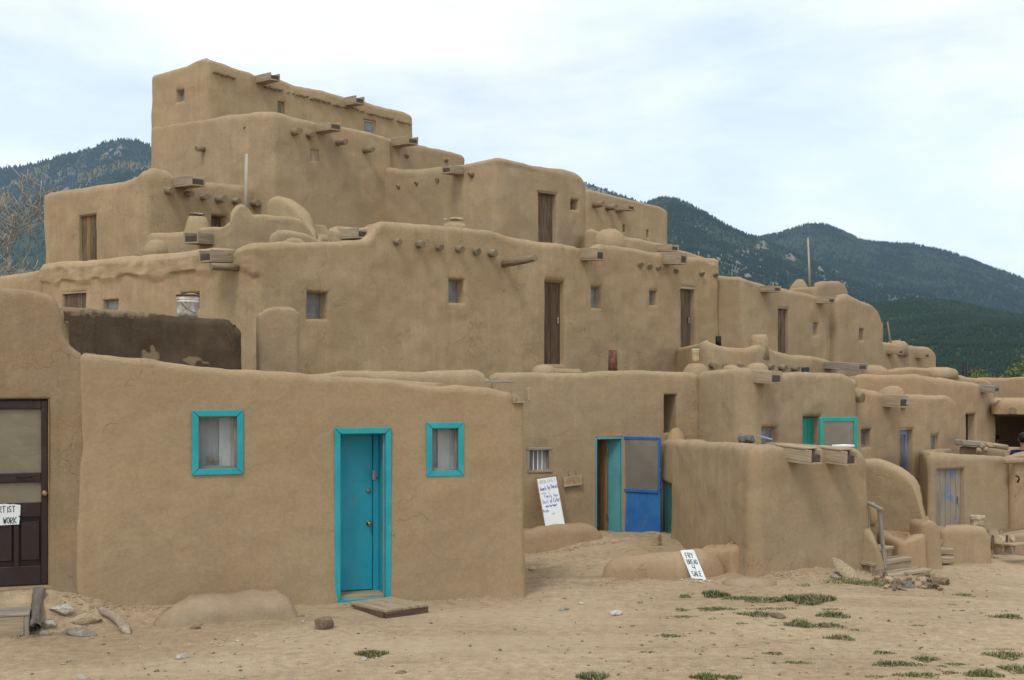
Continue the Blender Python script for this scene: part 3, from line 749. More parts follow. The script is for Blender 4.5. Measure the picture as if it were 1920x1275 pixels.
def trim(parent, mat, f, a, b_, z0, z1, ia, ib, iz0, iz1, bottom=True, n0=-0.02, n1=0.026, name='casing_board'):
    e = 0.0015
    mitre_board(name, parent, mat, f, [(a, z1), (ia + e, iz1 + e), (ib - e, iz1 + e), (b_, z1)], n0, n1)
    mitre_board(name, parent, mat, f, [(a - .0, z0), (ia - e, iz0 + (e if bottom else 0)), (ia - e, iz1 - e), (a - .0, z1 - .002)], n0, n1 - .001)
    mitre_board(name, parent, mat, f, [(b_, z0), (b_, z1 - .002), (ib + e, iz1 - e), (ib + e, iz0 + (e if bottom else 0))], n0, n1 - .002)
    if bottom: mitre_board(name, parent, mat, f, [(a + .002, z0), (b_ - .002, z0), (ib - e, iz0 - e), (ia + e, iz0 - e)], n0, n1 - .001)

def near_window(o, outer, split):
    f, a, b_, z0, z1, ia, ib, iz0, iz1 = casing(A, o, outer, 0.068)
    sw = 0.022
    wo = boxes('window', A.root, M['board_grey'], f, [((ia - .01, ib + .01), (-0.085, -0.05), (iz0 - .01, iz0 + sw)), ((ia - .01, ib + .01), (-0.085, -0.05), (iz1 - sw * .6, iz1 + .01)),
              ((ia - .01, ia + sw * .4), (-0.085, -0.05), (iz0 + sw + .001, iz1 - sw * .6 - .001)), ((ib - sw, ib + .01), (-0.085, -0.05), (iz0 + sw + .001, iz1 - sw * .6 - .001))], 0.003)
    trim(wo, M['turq'], f, a, b_, z0, z1, ia, ib, iz0, iz1)
    box('pane', wo, M['glass_clear'], f, (ia, ib), (-0.072, -0.068), (iz0, iz1), 0)
    # two curtains behind the glass, gathered in shallow folds
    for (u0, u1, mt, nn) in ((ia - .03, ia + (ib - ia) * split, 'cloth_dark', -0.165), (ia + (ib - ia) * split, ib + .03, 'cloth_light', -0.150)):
        v = []; fc = []; n = 14
        for k in range(n + 1):
            u = u0 + (u1 - u0) * k / n; dn = 0.004 * math.sin(k * 1.7) + 0.003 * math.sin(k * 0.9 + 1)
            for z in (iz0 - .03, iz1 + .03): v.append(f.w(u, nn + dn, z))
        for k in range(n): fc.append((2 * k, 2 * k + 2, 2 * k + 3, 2 * k + 1))
        mesh_obj('curtain', [tuple(x) for x in v], fc, M[mt], wo, True)
    return wo, f, ia, ib, iz0
wo, f, ia, ib, iz0 = near_window(oWL, (360, 769, 456, 890), 0.58)
# the little fan-shaped ornament standing on the sill behind the glass
bm = bmesh.new()
for k in range(7):
    a_ = math.pi * (0.12 + 0.76 * k / 6); c = f.w(ia + 0.16, -0.12, iz0 + 0.05)
    add_tube(bm, [c, c + f.u * (0.085 * math.cos(a_)) + f.z * (0.11 * math.sin(a_))], [0.008, 0.004], 6)
bm_obj('ornament', bm, M['st_tan'], wo)
near_window(oWR, (799, 792, 869, 893), 0.36)
# door: casing, deep lined reveal, door leaf, locks
f, a, b_, z0, z1, ia, ib, iz0, iz1 = casing(A, oD, (627, 802, 733, 1133), 0.066)
door = box('door', A.root, M['turq_door'], f, (ia - .01, ib - 0.075), (-0.335, -0.295), (iz0 + 0.045, iz1 + .02), 0.004)
trim(door, M['turq'], f, a, b_, z0, z1, ia, ib, iz0, iz1)
box('reveal_board', door, M['turq_door'], f, (ib - .004, ib + .02), (-0.34, -0.022), (iz0, iz1), 0.003)
box('reveal_board', door, M['turq_door'], f, (ia - .02, ia + .002), (-0.34, -0.022), (iz0, iz1), 0.003)
box('reveal_board', door, M['turq_door'], f, (ia - .01, ib + .01), (-0.34, -0.022), (iz1 - .004, iz1 + .018), 0.003)
box('door_stop', door, M['turq_door'], f, (ib - 0.07, ib - .006), (-0.345, -0.26), (iz0 + 0.03, iz1 - .006), 0.004)
box('weather_strip', door, M['board_grey'], f, (ib - 0.016, ib - .005), (-0.05, -0.024), (iz0 + 0.03, iz1 - .006), 0.002)
box('threshold', door, M['board'], f, (ia - .004, ib - .002), (-0.34, -0.020), (iz0 - .01, iz0 + 0.035), 0.006)
ku = ib - 0.115
def knob(parent, f, u, z, n=-0.295, r=0.026, mat='brass'):
    c = f.w(u, n, z); bm = bmesh.new()
    add_tube(bm, [c, c + f.n * 0.006, c + f.n * 0.007, c + f.n * 0.03, c + f.n * 0.036, c + f.n * 0.05, c + f.n * 0.058], [r * 1.15, r * 1.15, r * .45, r * .45, r, r, r * .55], 14)
    return bm_obj('knob', bm, M[mat], parent)
zk = PZ(985, 14.0); knob(door, f, ku, zk)
c = f.w(ku - .004, -0.295, PZ(923, 14.0)); bm = bmesh.new(); add_tube(bm, [c, c + f.n * 0.012, c + f.n * 0.018], [0.024, 0.024, 0.016], 14); bm_obj('deadbolt', bm, M['brass'], door)
boxes('hasp', door, M['steel'], f, [((ib - 0.085, ib - 0.045), (-0.26, -0.252), (PZ(897, 14) - .03, PZ(888, 14) + .03)), ((ib - 0.05, ib - 0.03), (-0.252, -0.225), (PZ(893, 14) - .02, PZ(893, 14) + .02))], 0.003)
boxes('strike_plate', door, M['steel'], f, [((ib - 0.0065, ib - 0.0045), (-0.16, -0.13), (zk - .06, zk + .03))], 0.0005)
# roof spout at the right corner, and a loose board end on the parapet
f, zc, q = A.on(0, 975, 728)
zb = PZ(756, q.y)
sp = Fr(f.w(0.02, 0.22, 0), Vector((0.94, 0.342, 0)), Vector((0.342, -0.94, 0)))
ca = box('canale', A.root, M['board'], sp, (-0.12, 0.09), (-0.30, -0.16), (zb, zb + 0.025), 0.004)
box('side_board', ca, M['board'], sp, (0.062, 0.09), (-0.30, -0.155), (zb + .026, zc), 0.004)
box('side_board', ca, M['board'], sp, (-0.12, -0.095), (-0.30, -0.15), (zb + .026, zc - .01), 0.004)
sc = tag(box('roof_board', None, M['board_grey'], Fr(P(937, 716, 14.75), (0.94, 0.34, 0)), (-0.16, 0.14), (-0.09, 0.09), (-0.012, 0.014), 0.004, 0.004), 'grey board lying on the parapet of the turquoise trimmed house', 'board')

# ------------------------------------------------------------------ left edge: the taller brown house
b0, b1 = nearpt(-330, 0.024), nearpt(119, 0.024)
oB = dict(e=0, px=(-92, 92), py=(748, 1102), d=0.16, r=0.025)
B = house('tall brown house flecked with straw, with a dark brown screen door', [b0, b1, (b1[0] + bx[0] * .3, b1[1] + bx[1] * .3), (b0[0] + bx[0] * .3, b0[1] + bx[1] * .3)],
          [(-330, 530), (0, 538), (60, 541), (84, 545), (98, 551), (108, 562), (114, 578), (119, 600)], -0.2, 'mud_straw', [oB], rc=0.06, rt=0.09,
          res=0.05, amp=0.026, nvis=1, seed=2, foot=0.02, topn=0.03)
s0_, s1_ = nearpt(108, 0.018), nearpt(156, 0.018)
Block('wall_foot', None, None, [s0_, s1_, (s1_[0] + bx[0] * .14, s1_[1] + bx[1] * .14), (s0_[0] + bx[0] * .14, s0_[1] + bx[1] * .14)], [(104, 585), (112, 606), (119, 628), (128, 645), (140, 656), (158, 664)], -0.2, M['mud_straw'], (), rc=0.03, rt=0.08, res=0.045, amp=0.03, nvis=1, seed=2, root=False, parent=B.root, part='wall_foot', drop=0.05, back_z=2.66)
f = B.fr(0); r = oB['_r']; u1, z0, z1 = r['s1'], r['z0'], r['z1']; u0 = r['s0']
sw = 0.075
scr = boxes('screen_door', B.root, M['brown'], f, [((u1 - sw, u1 - .012), (-0.06, -0.015), (z0 + .01, z1 - .02)), ((u0 + .012, u0 + sw), (-0.06, -0.015), (z0 + .01, z1 - .02)),
        ((u0 + sw + .001, u1 - sw - .001), (-0.06, -0.016), (z1 - 0.105, z1 - .02)),
        ((u0 + sw + .001, u1 - sw - .001), (-0.06, -0.016), (PZ(905, 12.7), PZ(887, 12.7))),
        ((u0 + sw + .001, u1 - sw - .001), (-0.06, -0.016), (PZ(970, 12.7), PZ(943, 12.7))),
        ((u0 + sw + .001, u1 - sw - .001), (-0.06, -0.016), (z0 + .01, PZ(1062, 12.7))),
        ((u1 - 0.335, u1 - 0.285), (-0.06, -0.018), (PZ(1062, 12.7) + .001, PZ(970, 12.7) - .001))], 0.006)
box('screen', scr, M['screen_tan'], f, (u0 + sw - .01, u1 - sw + .01), (-0.045, -0.041), (PZ(906, 12.7), z1 - 0.1), 0)
box('screen', scr, M['screen_tan'], f, (u0 + sw - .01, u1 - sw + .01), (-0.045, -0.041), (PZ(944, 12.7), PZ(904, 12.7)), 0)
box('door_panel', scr, M['brown'], f, (u1 - 0.27, u1 - sw - .014), (-0.056, -0.028), (PZ(1052, 12.7), PZ(979, 12.7)), 0.012)
box('door_panel', scr, M['brown'], f, (u0 + sw + .016, u1 - 0.35), (-0.056, -0.028), (PZ(1052, 12.7), PZ(979, 12.7)), 0.012)
box('back_panel', scr, M['brown'], f, (u0 + sw - .01, u1 - sw + .01), (-0.10, -0.062), (z0 + .01, PZ(945, 12.7)), 0)
box('inner_door', B.root, M['board_dark'], f, (u0, u1), (-0.15, -0.11), (z0, z1), 0)
boxes('door_frame', B.root, M['board_warm'], f, [((u1 - .010, u1 + .006), (-0.07, 0.004), (z0, z1)), ((u0 - .006, u0 + .010), (-0.07, 0.004), (z0, z1))], 0.003)
knob(scr, f, u1 - 0.042, PZ(926, 12.7), -0.015, 0.027)
bm = bmesh.new(); zz = PZ(894, 12.7)
add_tube(bm, [f.w(u1 - 0.30, -0.016, zz), f.w(u1 - 0.295, 0.012, zz), f.w(u1 - 0.17, 0.012, zz), f.w(u1 - 0.165, -0.016, zz)], 0.008, 8); bm_obj('pull_handle', bm, M['iron'], scr)

# hand lettering: strokes on a 0..1 x 0..1 cell
GL = {'A': [[(0, 0), (.5, 1), (1, 0)], [(.2, .38), (.8, .38)]], 'B': [[(0, 0), (0, 1), (.7, .95), (.8, .75), (.65, .55), (0, .52), (.75, .48), (.95, .25), (.75, .03), (0, 0)]],
      'C': [[(.95, .85), (.5, 1), (.1, .75), (.05, .3), (.4, 0), (.95, .12)]], 'D': [[(0, 0), (0, 1), (.6, .92), (.95, .55), (.7, .1), (0, 0)]],
      'E': [[(.9, 1), (0, 1), (0, 0), (.95, 0)], [(0, .5), (.7, .5)]], 'F': [[(.95, 1), (0, 1), (0, 0)], [(0, .52), (.7, .52)]], 'G': [[(.95, .85), (.5, 1), (.08, .7), (.08, .25), (.5, 0), (.95, .2), (.95, .45), (.55, .45)]],
      'H': [[(0, 0), (0, 1)], [(1, 0), (1, 1)], [(0, .5), (1, .5)]], 'I': [[(.5, 0), (.5, .9)]], 'J': [[(.8, 1), (.8, .2), (.4, 0), (.05, .25)]], 'K': [[(0, 0), (0, 1)], [(.9, 1), (0, .42), (.95, 0)]],
      'L': [[(0, 1), (0, 0), (.9, .02)]], 'M': [[(0, 0), (.1, 1), (.5, .3), (.9, 1), (1, 0)]], 'N': [[(0, 0), (0, 1), (1, 0), (1, 1)]], 'O': [[(.5, 1), (.05, .7), (.08, .2), (.5, 0), (.95, .25), (.92, .75), (.5, 1)]],
      'P': [[(0, 0), (0, 1), (.75, .95), (.9, .72), (.7, .5), (0, .47)]], 'R': [[(0, 0), (0, 1), (.75, .95), (.88, .74), (.7, .52), (0, .48), (.95, 0)]], 'S': [[(.92, .85), (.5, 1), (.1, .8), (.25, .55), (.8, .42), (.9, .15), (.5, 0), (.05, .15)]],
      'T': [[(0, 1), (1, 1)], [(.5, 1), (.5, 0)]], 'U': [[(0, 1), (.05, .2), (.5, 0), (.95, .2), (1, 1)]], 'W': [[(0, 1), (.25, 0), (.5, .7), (.75, 0), (1, 1)]], 'Y': [[(0, 1), (.5, .5), (1, 1)], [(.5, .5), (.45, 0)]],
      '4': [[(.1, 1), (.05, .45), (.95, .5)], [(.85, 1), (.75, 0)]],
      'a': [[(.9, .6), (.4, .62), (.1, .3), (.4, 0), (.85, .2), (.9, .6), (.95, 0)]], 'b': [[(.1, 1), (.1, 0), (.6, 0), (.9, .3), (.6, .6), (.1, .5)]], 'c': [[(.9, .5), (.4, .6), (.1, .3), (.4, 0), (.9, .1)]],
      'd': [[(.9, 1), (.9, 0), (.4, 0), (.1, .3), (.4, .6), (.9, .5)]], 'e': [[(.1, .32), (.9, .36), (.6, .62), (.2, .5), (.1, .2), (.5, 0), (.95, .1)]], 'f': [[(.9, .95), (.5, .9), (.45, 0)], [(.15, .55), (.8, .55)]],
      'h': [[(.1, 1), (.1, 0)], [(.1, .45), (.5, .62), (.85, .4), (.9, 0)]], 'i': [[(.5, .6), (.5, 0)], [(.5, .78), (.5, .83)]], 'l': [[(.4, 1), (.4, .1), (.7, 0)]], 'm': [[(0, 0), (0, .6), (.4, .6), (.5, 0)], [(.5, .5), (.9, .6), (1, 0)]],
      'n': [[(.1, .6), (.1, 0)], [(.1, .45), (.5, .62), (.85, .4), (.9, 0)]], 'o': [[(.5, .6), (.1, .4), (.15, .1), (.5, 0), (.9, .2), (.85, .5), (.5, .6)]], 'p': [[(.1, .6), (.1, -.4)], [(.1, .5), (.6, .6), (.9, .3), (.6, 0), (.1, .1)]],
      'r': [[(.15, .6), (.15, 0)], [(.15, .4), (.5, .6), (.9, .55)]], 's': [[(.85, .55), (.4, .62), (.2, .42), (.8, .2), (.6, 0), (.1, .08)]], 't': [[(.45, .95), (.45, .1), (.8, 0)], [(.1, .6), (.85, .6)]],
      'u': [[(.1, .6), (.15, .1), (.5, 0), (.9, .2)], [(.9, .6), (.9, 0)]], 'w': [[(0, .6), (.25, 0), (.5, .5), (.75, 0), (1, .6)]], 'y': [[(.1, .6), (.5, .1)], [(.9, .6), (.3, -.4)]], ' ': []}
def lettering(parent, mat, fr, lines, name='lettering', depth=0.0015):
    """ribbons of ink on the plane (u, z) of fr, just proud of it, one part per line: (text, u0, z0, char width, char height, pen)"""
    for (txt, u, z, cw, ch, pen) in lines:
        v = []; fc = []
        for c in txt:
            js = random.uniform(-.06, .06) * ch
            for st in GL.get(c, []):
                pts = [Vector((u + (x + random.uniform(-.04, .04)) * cw * 0.78, z + js + y * ch)) for (x, y) in st]
                for p, q in zip(pts[:-1], pts[1:]):
                    d = (q - p); d = d.normalized() if d.length > 0 else Vector((1, 0)); nn = Vector((-d.y, d.x)) * pen / 2; p = p - d * pen * .3; q = q + d * pen * .3
                    i = len(v); v += [fr.w(x.x, depth, x.y) for x in (p - nn, q - nn, q + nn, p + nn)]; fc.append((i, i + 1, i + 2, i + 3))
            u += cw * (0.62 if c in 'Iil' else 1.0)
        if v: mesh_obj(name, [tuple(x) for x in v], fc, mat, parent)

# torn card sign on the brown screen door
r = oB['_r']; f = B.fr(0); su1 = B.s_at(0, 38); sz0, sz1 = PZ(984, 12.7), PZ(944, 12.7)
su0 = su1 - 0.36
sg = empty('paper_sign', 'torn white card lettered ARTIST AT WORK on the brown screen door', 'sign', tuple(f.w(su0, 0, sz0)))
edge = [(su0, sz0), (su1 - .012, sz0 + .006), (su1 - .004, sz0 + .075), (su1 - .02, sz0 + .085), (su1 - .002, sz0 + .095), (su1 + .002, sz1 - .015), (su1 - .04, sz1 - .008), (su1 - .07, sz1 - .002), (su1 - .09, sz1 - .006), (su1 - .14, sz1 + .002), (su0 + .06, sz1 - .004), (su0, sz1)]
bm = bmesh.new(); top_ = [bm.verts.new(f.w(u, -0.0075, z)) for u, z in edge]; bot = [bm.verts.new(f.w(u, -0.012, z)) for u, z in edge]
bm.faces.new(top_); bm.faces.new(bot[::-1])
for k in range(len(edge)): k2 = (k + 1) % len(edge); bm.faces.new((bot[k], bot[k2], top_[k2], top_[k]))
bmesh.ops.recalc_face_normals(bm, faces=bm.faces); bm_obj('card', bm, M['white'], sg)
lf = Fr(f.w(0, -0.0075, 0), f.u, f.n, f.z)
lettering(sg, M['ink'], lf, [('ARTIST', su1 - 0.238, PZ(959.5, 12.7), 0.035, 0.060, 0.0075), ('AT WORK', su1 - 0.256, PZ(980.5, 12.7), 0.0325, 0.060, 0.0075)])

# ------------------------------------------------------------------ dark damp wall behind the near roof
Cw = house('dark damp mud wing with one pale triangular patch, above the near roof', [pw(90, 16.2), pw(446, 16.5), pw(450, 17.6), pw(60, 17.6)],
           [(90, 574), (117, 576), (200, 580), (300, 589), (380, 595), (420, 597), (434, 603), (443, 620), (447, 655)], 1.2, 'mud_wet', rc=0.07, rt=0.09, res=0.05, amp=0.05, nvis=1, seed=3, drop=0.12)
# the upright rough slab behind it
Pl = Block('chimney', 'rough pale round topped mud chimney in front of the wall corner', 'chimney', [pw(486, 17.2), pw(561, 17.35), (PX(561, 17.35) - .12, 17.75), (PX(486, 17.2) - .12, 17.6)],
           [(486, 590), (493, 580), (515, 573), (545, 573), (556, 578), (562, 592)], 1.6, M['mud_rough'], rc=0.07, rt=0.07, res=0.04, amp=0.02, nvis=1, seed=4, drop=0.02)

# ------------------------------------------------------------------ second storey: the great wall
oD1 = dict(e=1, px=(576, 613), py=(548, 598), d=0.24, r=0.05)
oD2 = dict(e=1, px=(843, 870), py=(524, 568), d=0.24, r=0.05)
oD3 = dict(e=1, px=(1021, 1057), py=(527, 683), d=0.20, r=0.05)
oD4 = dict(e=1, px=(1109, 1126), py=(538, 578), d=0.16, r=0.05)
oD5 = dict(e=1, px=(1218, 1231), py=(546, 572), d=0.16, r=0.05)
oD6 = dict(e=1, px=(1278, 1303), py=(541, 668), d=0.22, r=0.06)
oD7 = dict(e=0, px=(116, 160), py=(549, 655), d=0.14, r=0.05)
oD8 = dict(e=0, px=(193, 221), py=(562, 600), d=0.14, r=0.03)
oD9 = dict(e=0, px=(341, 374), py=(549, 580), d=0.12, r=0.04)
D = house('big brown two sided second storey house behind the near roofs', [(-8.71, 23.06), (-3.94, 19.5), (4.50, 27.1), (2.0, 30.2), (-5.6, 26.0)],
          [(60, 500), (72, 494), (150, 488), (240, 479), (330, 471), (395, 464), (425, 466), (436, 470), (443, 464), (470, 455), (490, 452), (560, 454), (640, 451), (688, 447), (701, 436), (708, 419), (720, 413), (760, 417), (850, 425), (925, 431), (950, 441),
           (1000, 450), (1080, 461), (1094, 468), (1112, 468), (1126, 458), (1160, 460), (1200, 467), (1240, 476), (1262, 481), (1300, 480), (1326, 484), (1333, 490), (1347, 493)], 1.9, 'mud_old',
          [oD1, oD2, oD3, oD4, oD5, oD6, oD7, oD8, oD9], rc=0.14, rt=0.14, res=0.06, amp=0.035, nvis=2, seed=5, band=(0.42, 0.05, [0]), zmid=4.30)
for o in (oD1, oD2): D.window(o, depth=0.16, frame='board_grey', fw=0.02)
D.window(oD4, depth=0.10, frame='board_grey', fw=0.02); D.window(oD5, depth=0.10, frame='board_grey', fw=0.02)
D.window(oD8, depth=0.06, frame='board_grey', fw=0.02); D.window(oD9, depth=0.08, frame='board_grey', fw=0.02, lintel='board_grey')
D.plank_door(oD3, 2, 'board_red', depth=0.09); D.plank_door(oD6, 2, 'board_dark', depth=0.11, lintel='lintel')
D.plank_door(oD7, 4, 'board_dark', depth=0.06, lintel='lintel')
for px, py in ((741, 452), (783, 457), (821, 462), (858, 466), (891, 470), (919, 473)): D.viga(1, px, py, None, 0.11, 0.066)
for px, py in ((1200, 495), (1217, 498), (1233, 501), (1267, 507), (1315, 512), (1341, 514)): D.viga(1, px, py, None, 0.04, 0.062)
D.viga(1, 944, 495, 1003, r=0.062, droop=-0.05)
D.canale(1, 1095, 466, 489, 1126, mat='board'); D.canale(1, 1249, 473, 496, 1282, mat='board')
D.canale(0, 432, 470, 493, 384, mat='board', w=0.30); D.viga(0, 448, 501, 396, r=0.055)
D0 = house('low far left house end beside the bare tree', [pw(-260, 25.2), pw(80, 23.6), (PX(80, 23.6) + 1.2, 26.5), pw(-260, 28)], [(-260, 545), (-60, 525), (0, 516), (40, 511), (80, 505)], 1.5, 'mud_old', rt=0.12, res=0.1, nvis=1, seed=6)
# raised return of the parapet behind the step in the roof line
V0 = Block('parapet_wall', 'short raised parapet behind the step in the big roof line', 'parapet', [pw(636, 22.3), pw(720, 22.9), (PX(720, 22.9) - .3, 23.2), (PX(636, 22.3) - .3, 22.6)], [(636, 432), (660, 429), (690, 425), (720, 418)], 4.0, M['mud_up'], rt=0.10, res=0.07, nvis=1, seed=7, drop=0.02)
V0.canale(0, 652, 430, 449, 611, ln=0.55, w=0.28)

# ------------------------------------------------------------------ third storey left, tower, upper blocks
oP1 = dict(e=0, px=(149, 182), py=(403, 500), d=0.13, r=0.03)
oP2 = dict(e=1, px=(398, 424), py=(404, 450), d=0.25, r=0.06)
def along(p, u, px):
    k = (px - CX) / F; s = (k * p[1] - p[0]) / (u[0] - k * u[1]); return (p[0] + u[0] * s, p[1] + u[1] * s)
LU = (-0.8, 0.6)
pc = pw(272, 25.0); pl = along(pc, LU, 75); pr = along(pc, RU, 508)
Pb = house('third storey house left of the tower with a split plank door and beam ends', [pl, pc, pr, (pr[0] - 2.5, pr[1] + 2.5), (pl[0] + 2.2, pl[1] + 2.0)],
           [(72, 378), (80, 366), (90, 360), (140, 353), (200, 344), (250, 333), (266, 320), (290, 314), (316, 319), (329, 331), (340, 336), (372, 339), (420, 343), (470, 348), (500, 353)], 0.3, 'mud_old', [oP1, oP2], rc=0.22, rt=0.15, res=0.07, amp=0.04, nvis=2, seed=8)
Pb.plank_door(oP1, 4, depth=0.05, mats=['board_dark', 'board_warm', 'board_dark', 'board_red'], lintel='lintel', handle=False)
Pb.plank_door(oP2, 3, 'board_dark', depth=0.2, handle=False)
for px, py in ((312, 358), (350, 363), (378, 369), (407, 373), (438, 376), (472, 380), (500, 384)): Pb.viga(1, px, py, None, 0.24, 0.068)
Pb.canale(1, 336, 334, 353, 372, w=0.30)

qc = pw(511, 26.3); ql = along(qc, LU, 281); qr = along(qc, RU, 738)
oQ1 = dict(e=1, px=(583, 598), py=(281, 302), d=0.07, r=0.03)
Q = house('tall fourth storey block below the tower with a blocked square niche', [ql, qc, qr, (qr[0] - 2.4, qr[1] + 2.6), (ql[0] + 2.2, ql[1] + 2.6)],
          [(279, 236), (385, 222), (420, 215), (470, 209), (508, 207), (530, 211), (560, 220), (600, 229), (650, 237), (700, 248), (722, 254), (735, 262), (741, 275)], 0.3, 'mud_up', [oQ1], rc=0.16, rt=0.13, res=0.08, amp=0.035, nvis=2, seed=9)
r = oQ1['_r']; box('niche_board', Q.root, M['board'], Q.fr(1), (r['s0'], r['s1']), (-0.07, -0.03), (r['z0'], r['z1']), 0.004)
for px, py in ((549, 247), (577, 253), (632, 267), (684, 281)): Q.viga(1, px, py, None, 0.28, 0.072)
Q.viga(0, 382, 279, None, 0.22, 0.06); Q.canale(1, 601, 233, 249, 630, w=0.28); Q.viga(0, 461, 239, None, 0.03, 0.045)
tl = along(qr, RU, 736); tr = along(qr, RU, 880)
T = house('low wing right of the fourth storey block with a rounded end', [(tl[0] - .1 - .05, tl[1] + .02), (tr[0] - .05, tr[1] + .1), (tr[0] - 2.4, tr[1] + 2.4), (tl[0] - 2.4, tl[1] + 2.4)],
          [(730, 258), (760, 265), (800, 274), (850, 284), (868, 289), (877, 296), (882, 310)], 0.3, 'mud_up', rc=0.14, rt=0.13, res=0.09, nvis=1, seed=10)
T.canale(0, 744, 260, 275, 775, w=0.28)
for px, py in ((762, 292), (836, 300)): T.viga(0, px, py, None, 0.03, 0.05)
oR1 = dict(e=0, px=(331, 344), py=(169, 190), d=0.16, r=0.06)
oR2 = dict(e=1, px=(522, 534), py=(191, 225), d=0.16, r=0.04)
oR3 = dict(e=1, px=(681, 704), py=(225, 262), d=0.14, r=0.03)
rc_ = along(qc, LU, 386); rc_ = (rc_[0] + .02, rc_[1] + .03); rl = along(rc_, LU, 281); rr = along(rc_, RU, 776)
T5 = house('topmost tower room standing above all the other roofs', [rl, rc_, rr, (rr[0] - 2.4, rr[1] + 2.6), (rl[0] + 2.2, rl[1] + 2.6)],
           [(279, 150), (284, 140), (320, 130), (350, 121), (366, 112), (380, 108), (400, 112), (430, 122), (470, 134), (484, 143), (497, 142), (512, 143), (560, 160), (600, 168), (645, 180), (652, 186), (672, 184), (690, 191), (720, 200), (760, 209), (772, 216), (777, 228)], 0.3, 'mud_up', [oR1, oR2, oR3], rc=0.15, rt=0.13, res=0.08, amp=0.035, nvis=2, seed=11)
T5.window(oR1, depth=0.10, frame='board', fw=0.02); T5.window(oR2, depth=0.1, frame='lintel', fw=0.035); T5.window(oR3, depth=0.02, frame='lintel', fw=0.035)
T5.canale(1, 489, 143, 157, 516, w=0.26); T5.canale(1, 654, 184, 199, 675, w=0.26)
# row of little stick ends under the tower parapet
f = T5.fr(1)
for (xa, xb, ya, yb) in ((401, 440, 133, 144), (497, 528, 160, 168), (540, 549, 171, 174), (556, 574, 176, 180), (582, 618, 182, 191), (624, 650, 194, 200), (660, 680, 201, 207), (688, 735, 210, 221), (746, 768, 225, 231)):
    bm = bmesh.new(); n = max(2, int((xb - xa) / 3.6)); 
    for k in range(n):
        px = xa + (xb - xa) * k / (n - 1); py = ya + (yb - ya) * k / (n - 1) + 2
        ff, z, q_ = T5.on(1, px, py); z += random.uniform(-.012, .012); ln = random.uniform(0.05, 0.11)
        add_tube(bm, [ff.w(0, -0.05, z), ff.w(random.uniform(-.01, .01), ln, z - .01)], random.uniform(0.018, 0.027), 6)
    bm_obj('stick_ends', bm, M['viga'], T5.root)

oS1 = dict(e=1, px=(1012, 1043), py=(362, 470), d=0.22, r=0.05)
oS2 = dict(e=1, px=(1071, 1083), py=(375, 393), d=0.20, r=0.06)
sl = (qr[0] - .12, qr[1] + .0); sc_ = along(pw(720, 28.25), (0.8, -0.6), 930); sl = (pw(720, 28.25)[0] - .3, 28.25 + .25); sr = along(sc_, RU, 1106)
S = house('square third storey house in the middle with an old plank door', [sl, sc_, sr, (sr[0] - 2.2, sr[1] + 2.4), (sl[0] + .6, sl[1] + 2.2)],
          [(700, 308), (722, 312), (745, 317), (800, 314), (860, 307), (900, 300), (925, 294), (940, 293), (975, 301), (1010, 310), (1060, 317), (1080, 322), (1092, 329), (1098, 342), (1106, 370)], 0.3, 'mud_up', [oS1, oS2], rc=0.34, rt=0.16, res=0.07, amp=0.04, nvis=2, seed=12)
S.plank_door(oS1, 3, 'board_dark', depth=0.11, lintel='viga', handle=False); S.plank_door(oS2, 1, 'board_dark', depth=0.16, handle=False)
for px, py in ((748, 348), (783, 342), (822, 336), (884, 326)): S.viga(0, px, py, None, 0.06, 0.055)
S.canale(0, 860, 313, 328, 834, w=0.26, ln=0.42)
uc = pw(1100, 30.0); ur = along(uc, RU, 1254)
oU1 = dict(e=0, px=(1168, 1172), py=(421, 435), d=0.15, r=0.02); oU2 = dict(e=0, px=(1213, 1217), py=(431, 446), d=0.15, r=0.02)
U = house('plain block behind with two slit windows, ending against the mountain', [uc, ur, (ur[0] - 2.4, ur[1] + 2.6), (uc[0] - 2.4, uc[1] + 2.6)],
          [(1098, 352), (1120, 358), (1160, 367), (1200, 377), (1240, 387), (1250, 392), (1256, 402)], 0.3, 'mud_up', [oU1, oU2], rc=0.12, rt=0.12, res=0.08, nvis=1, seed=13)
for px, py in ((1114, 383), (1138, 389)): U.viga(0, px, py, None, 0.26, 0.07)
U.canale(0, 1160, 385, 396, 1184, w=0.26)
V1 = house('low roof parapet behind the big second storey wall', [pw(1100, 27.2), pw(1260, 29.2), pw(1350, 30.2), (4.0, 33), (1.2, 31)],
           [(1095, 424), (1110, 428), (1130, 433), (1160, 440), (1200, 448), (1240, 456), (1262, 462), (1290, 470), (1320, 480), (1350, 486)], 0.3, 'mud_up', rc=0.2, rt=0.13, res=0.08, nvis=2, seed=14)
V1.canale(0, 1238, 459, 472, 1266, w=0.26)
tag(lathe('roof_mound', None, M['mud_up'], P(1142, 452, 26.6), [(0.36, -0.4), (0.33, 0.02), (0.27, 0.16), (0.15, 0.24), (0.02, 0.26)], 20, 0.10), 'rounded mud stub on the roof beside the square third storey house', 'chimney')
tag(lathe('chimney', None, M['mud_up'], P(1258, 476, 29.4), [(0.22, -0.3), (0.2, 0.1), (0.17, 0.16), (0.16, 0.10)], 16, 0.06), 'small broken round chimney at the end of the upper parapet', 'chimney')

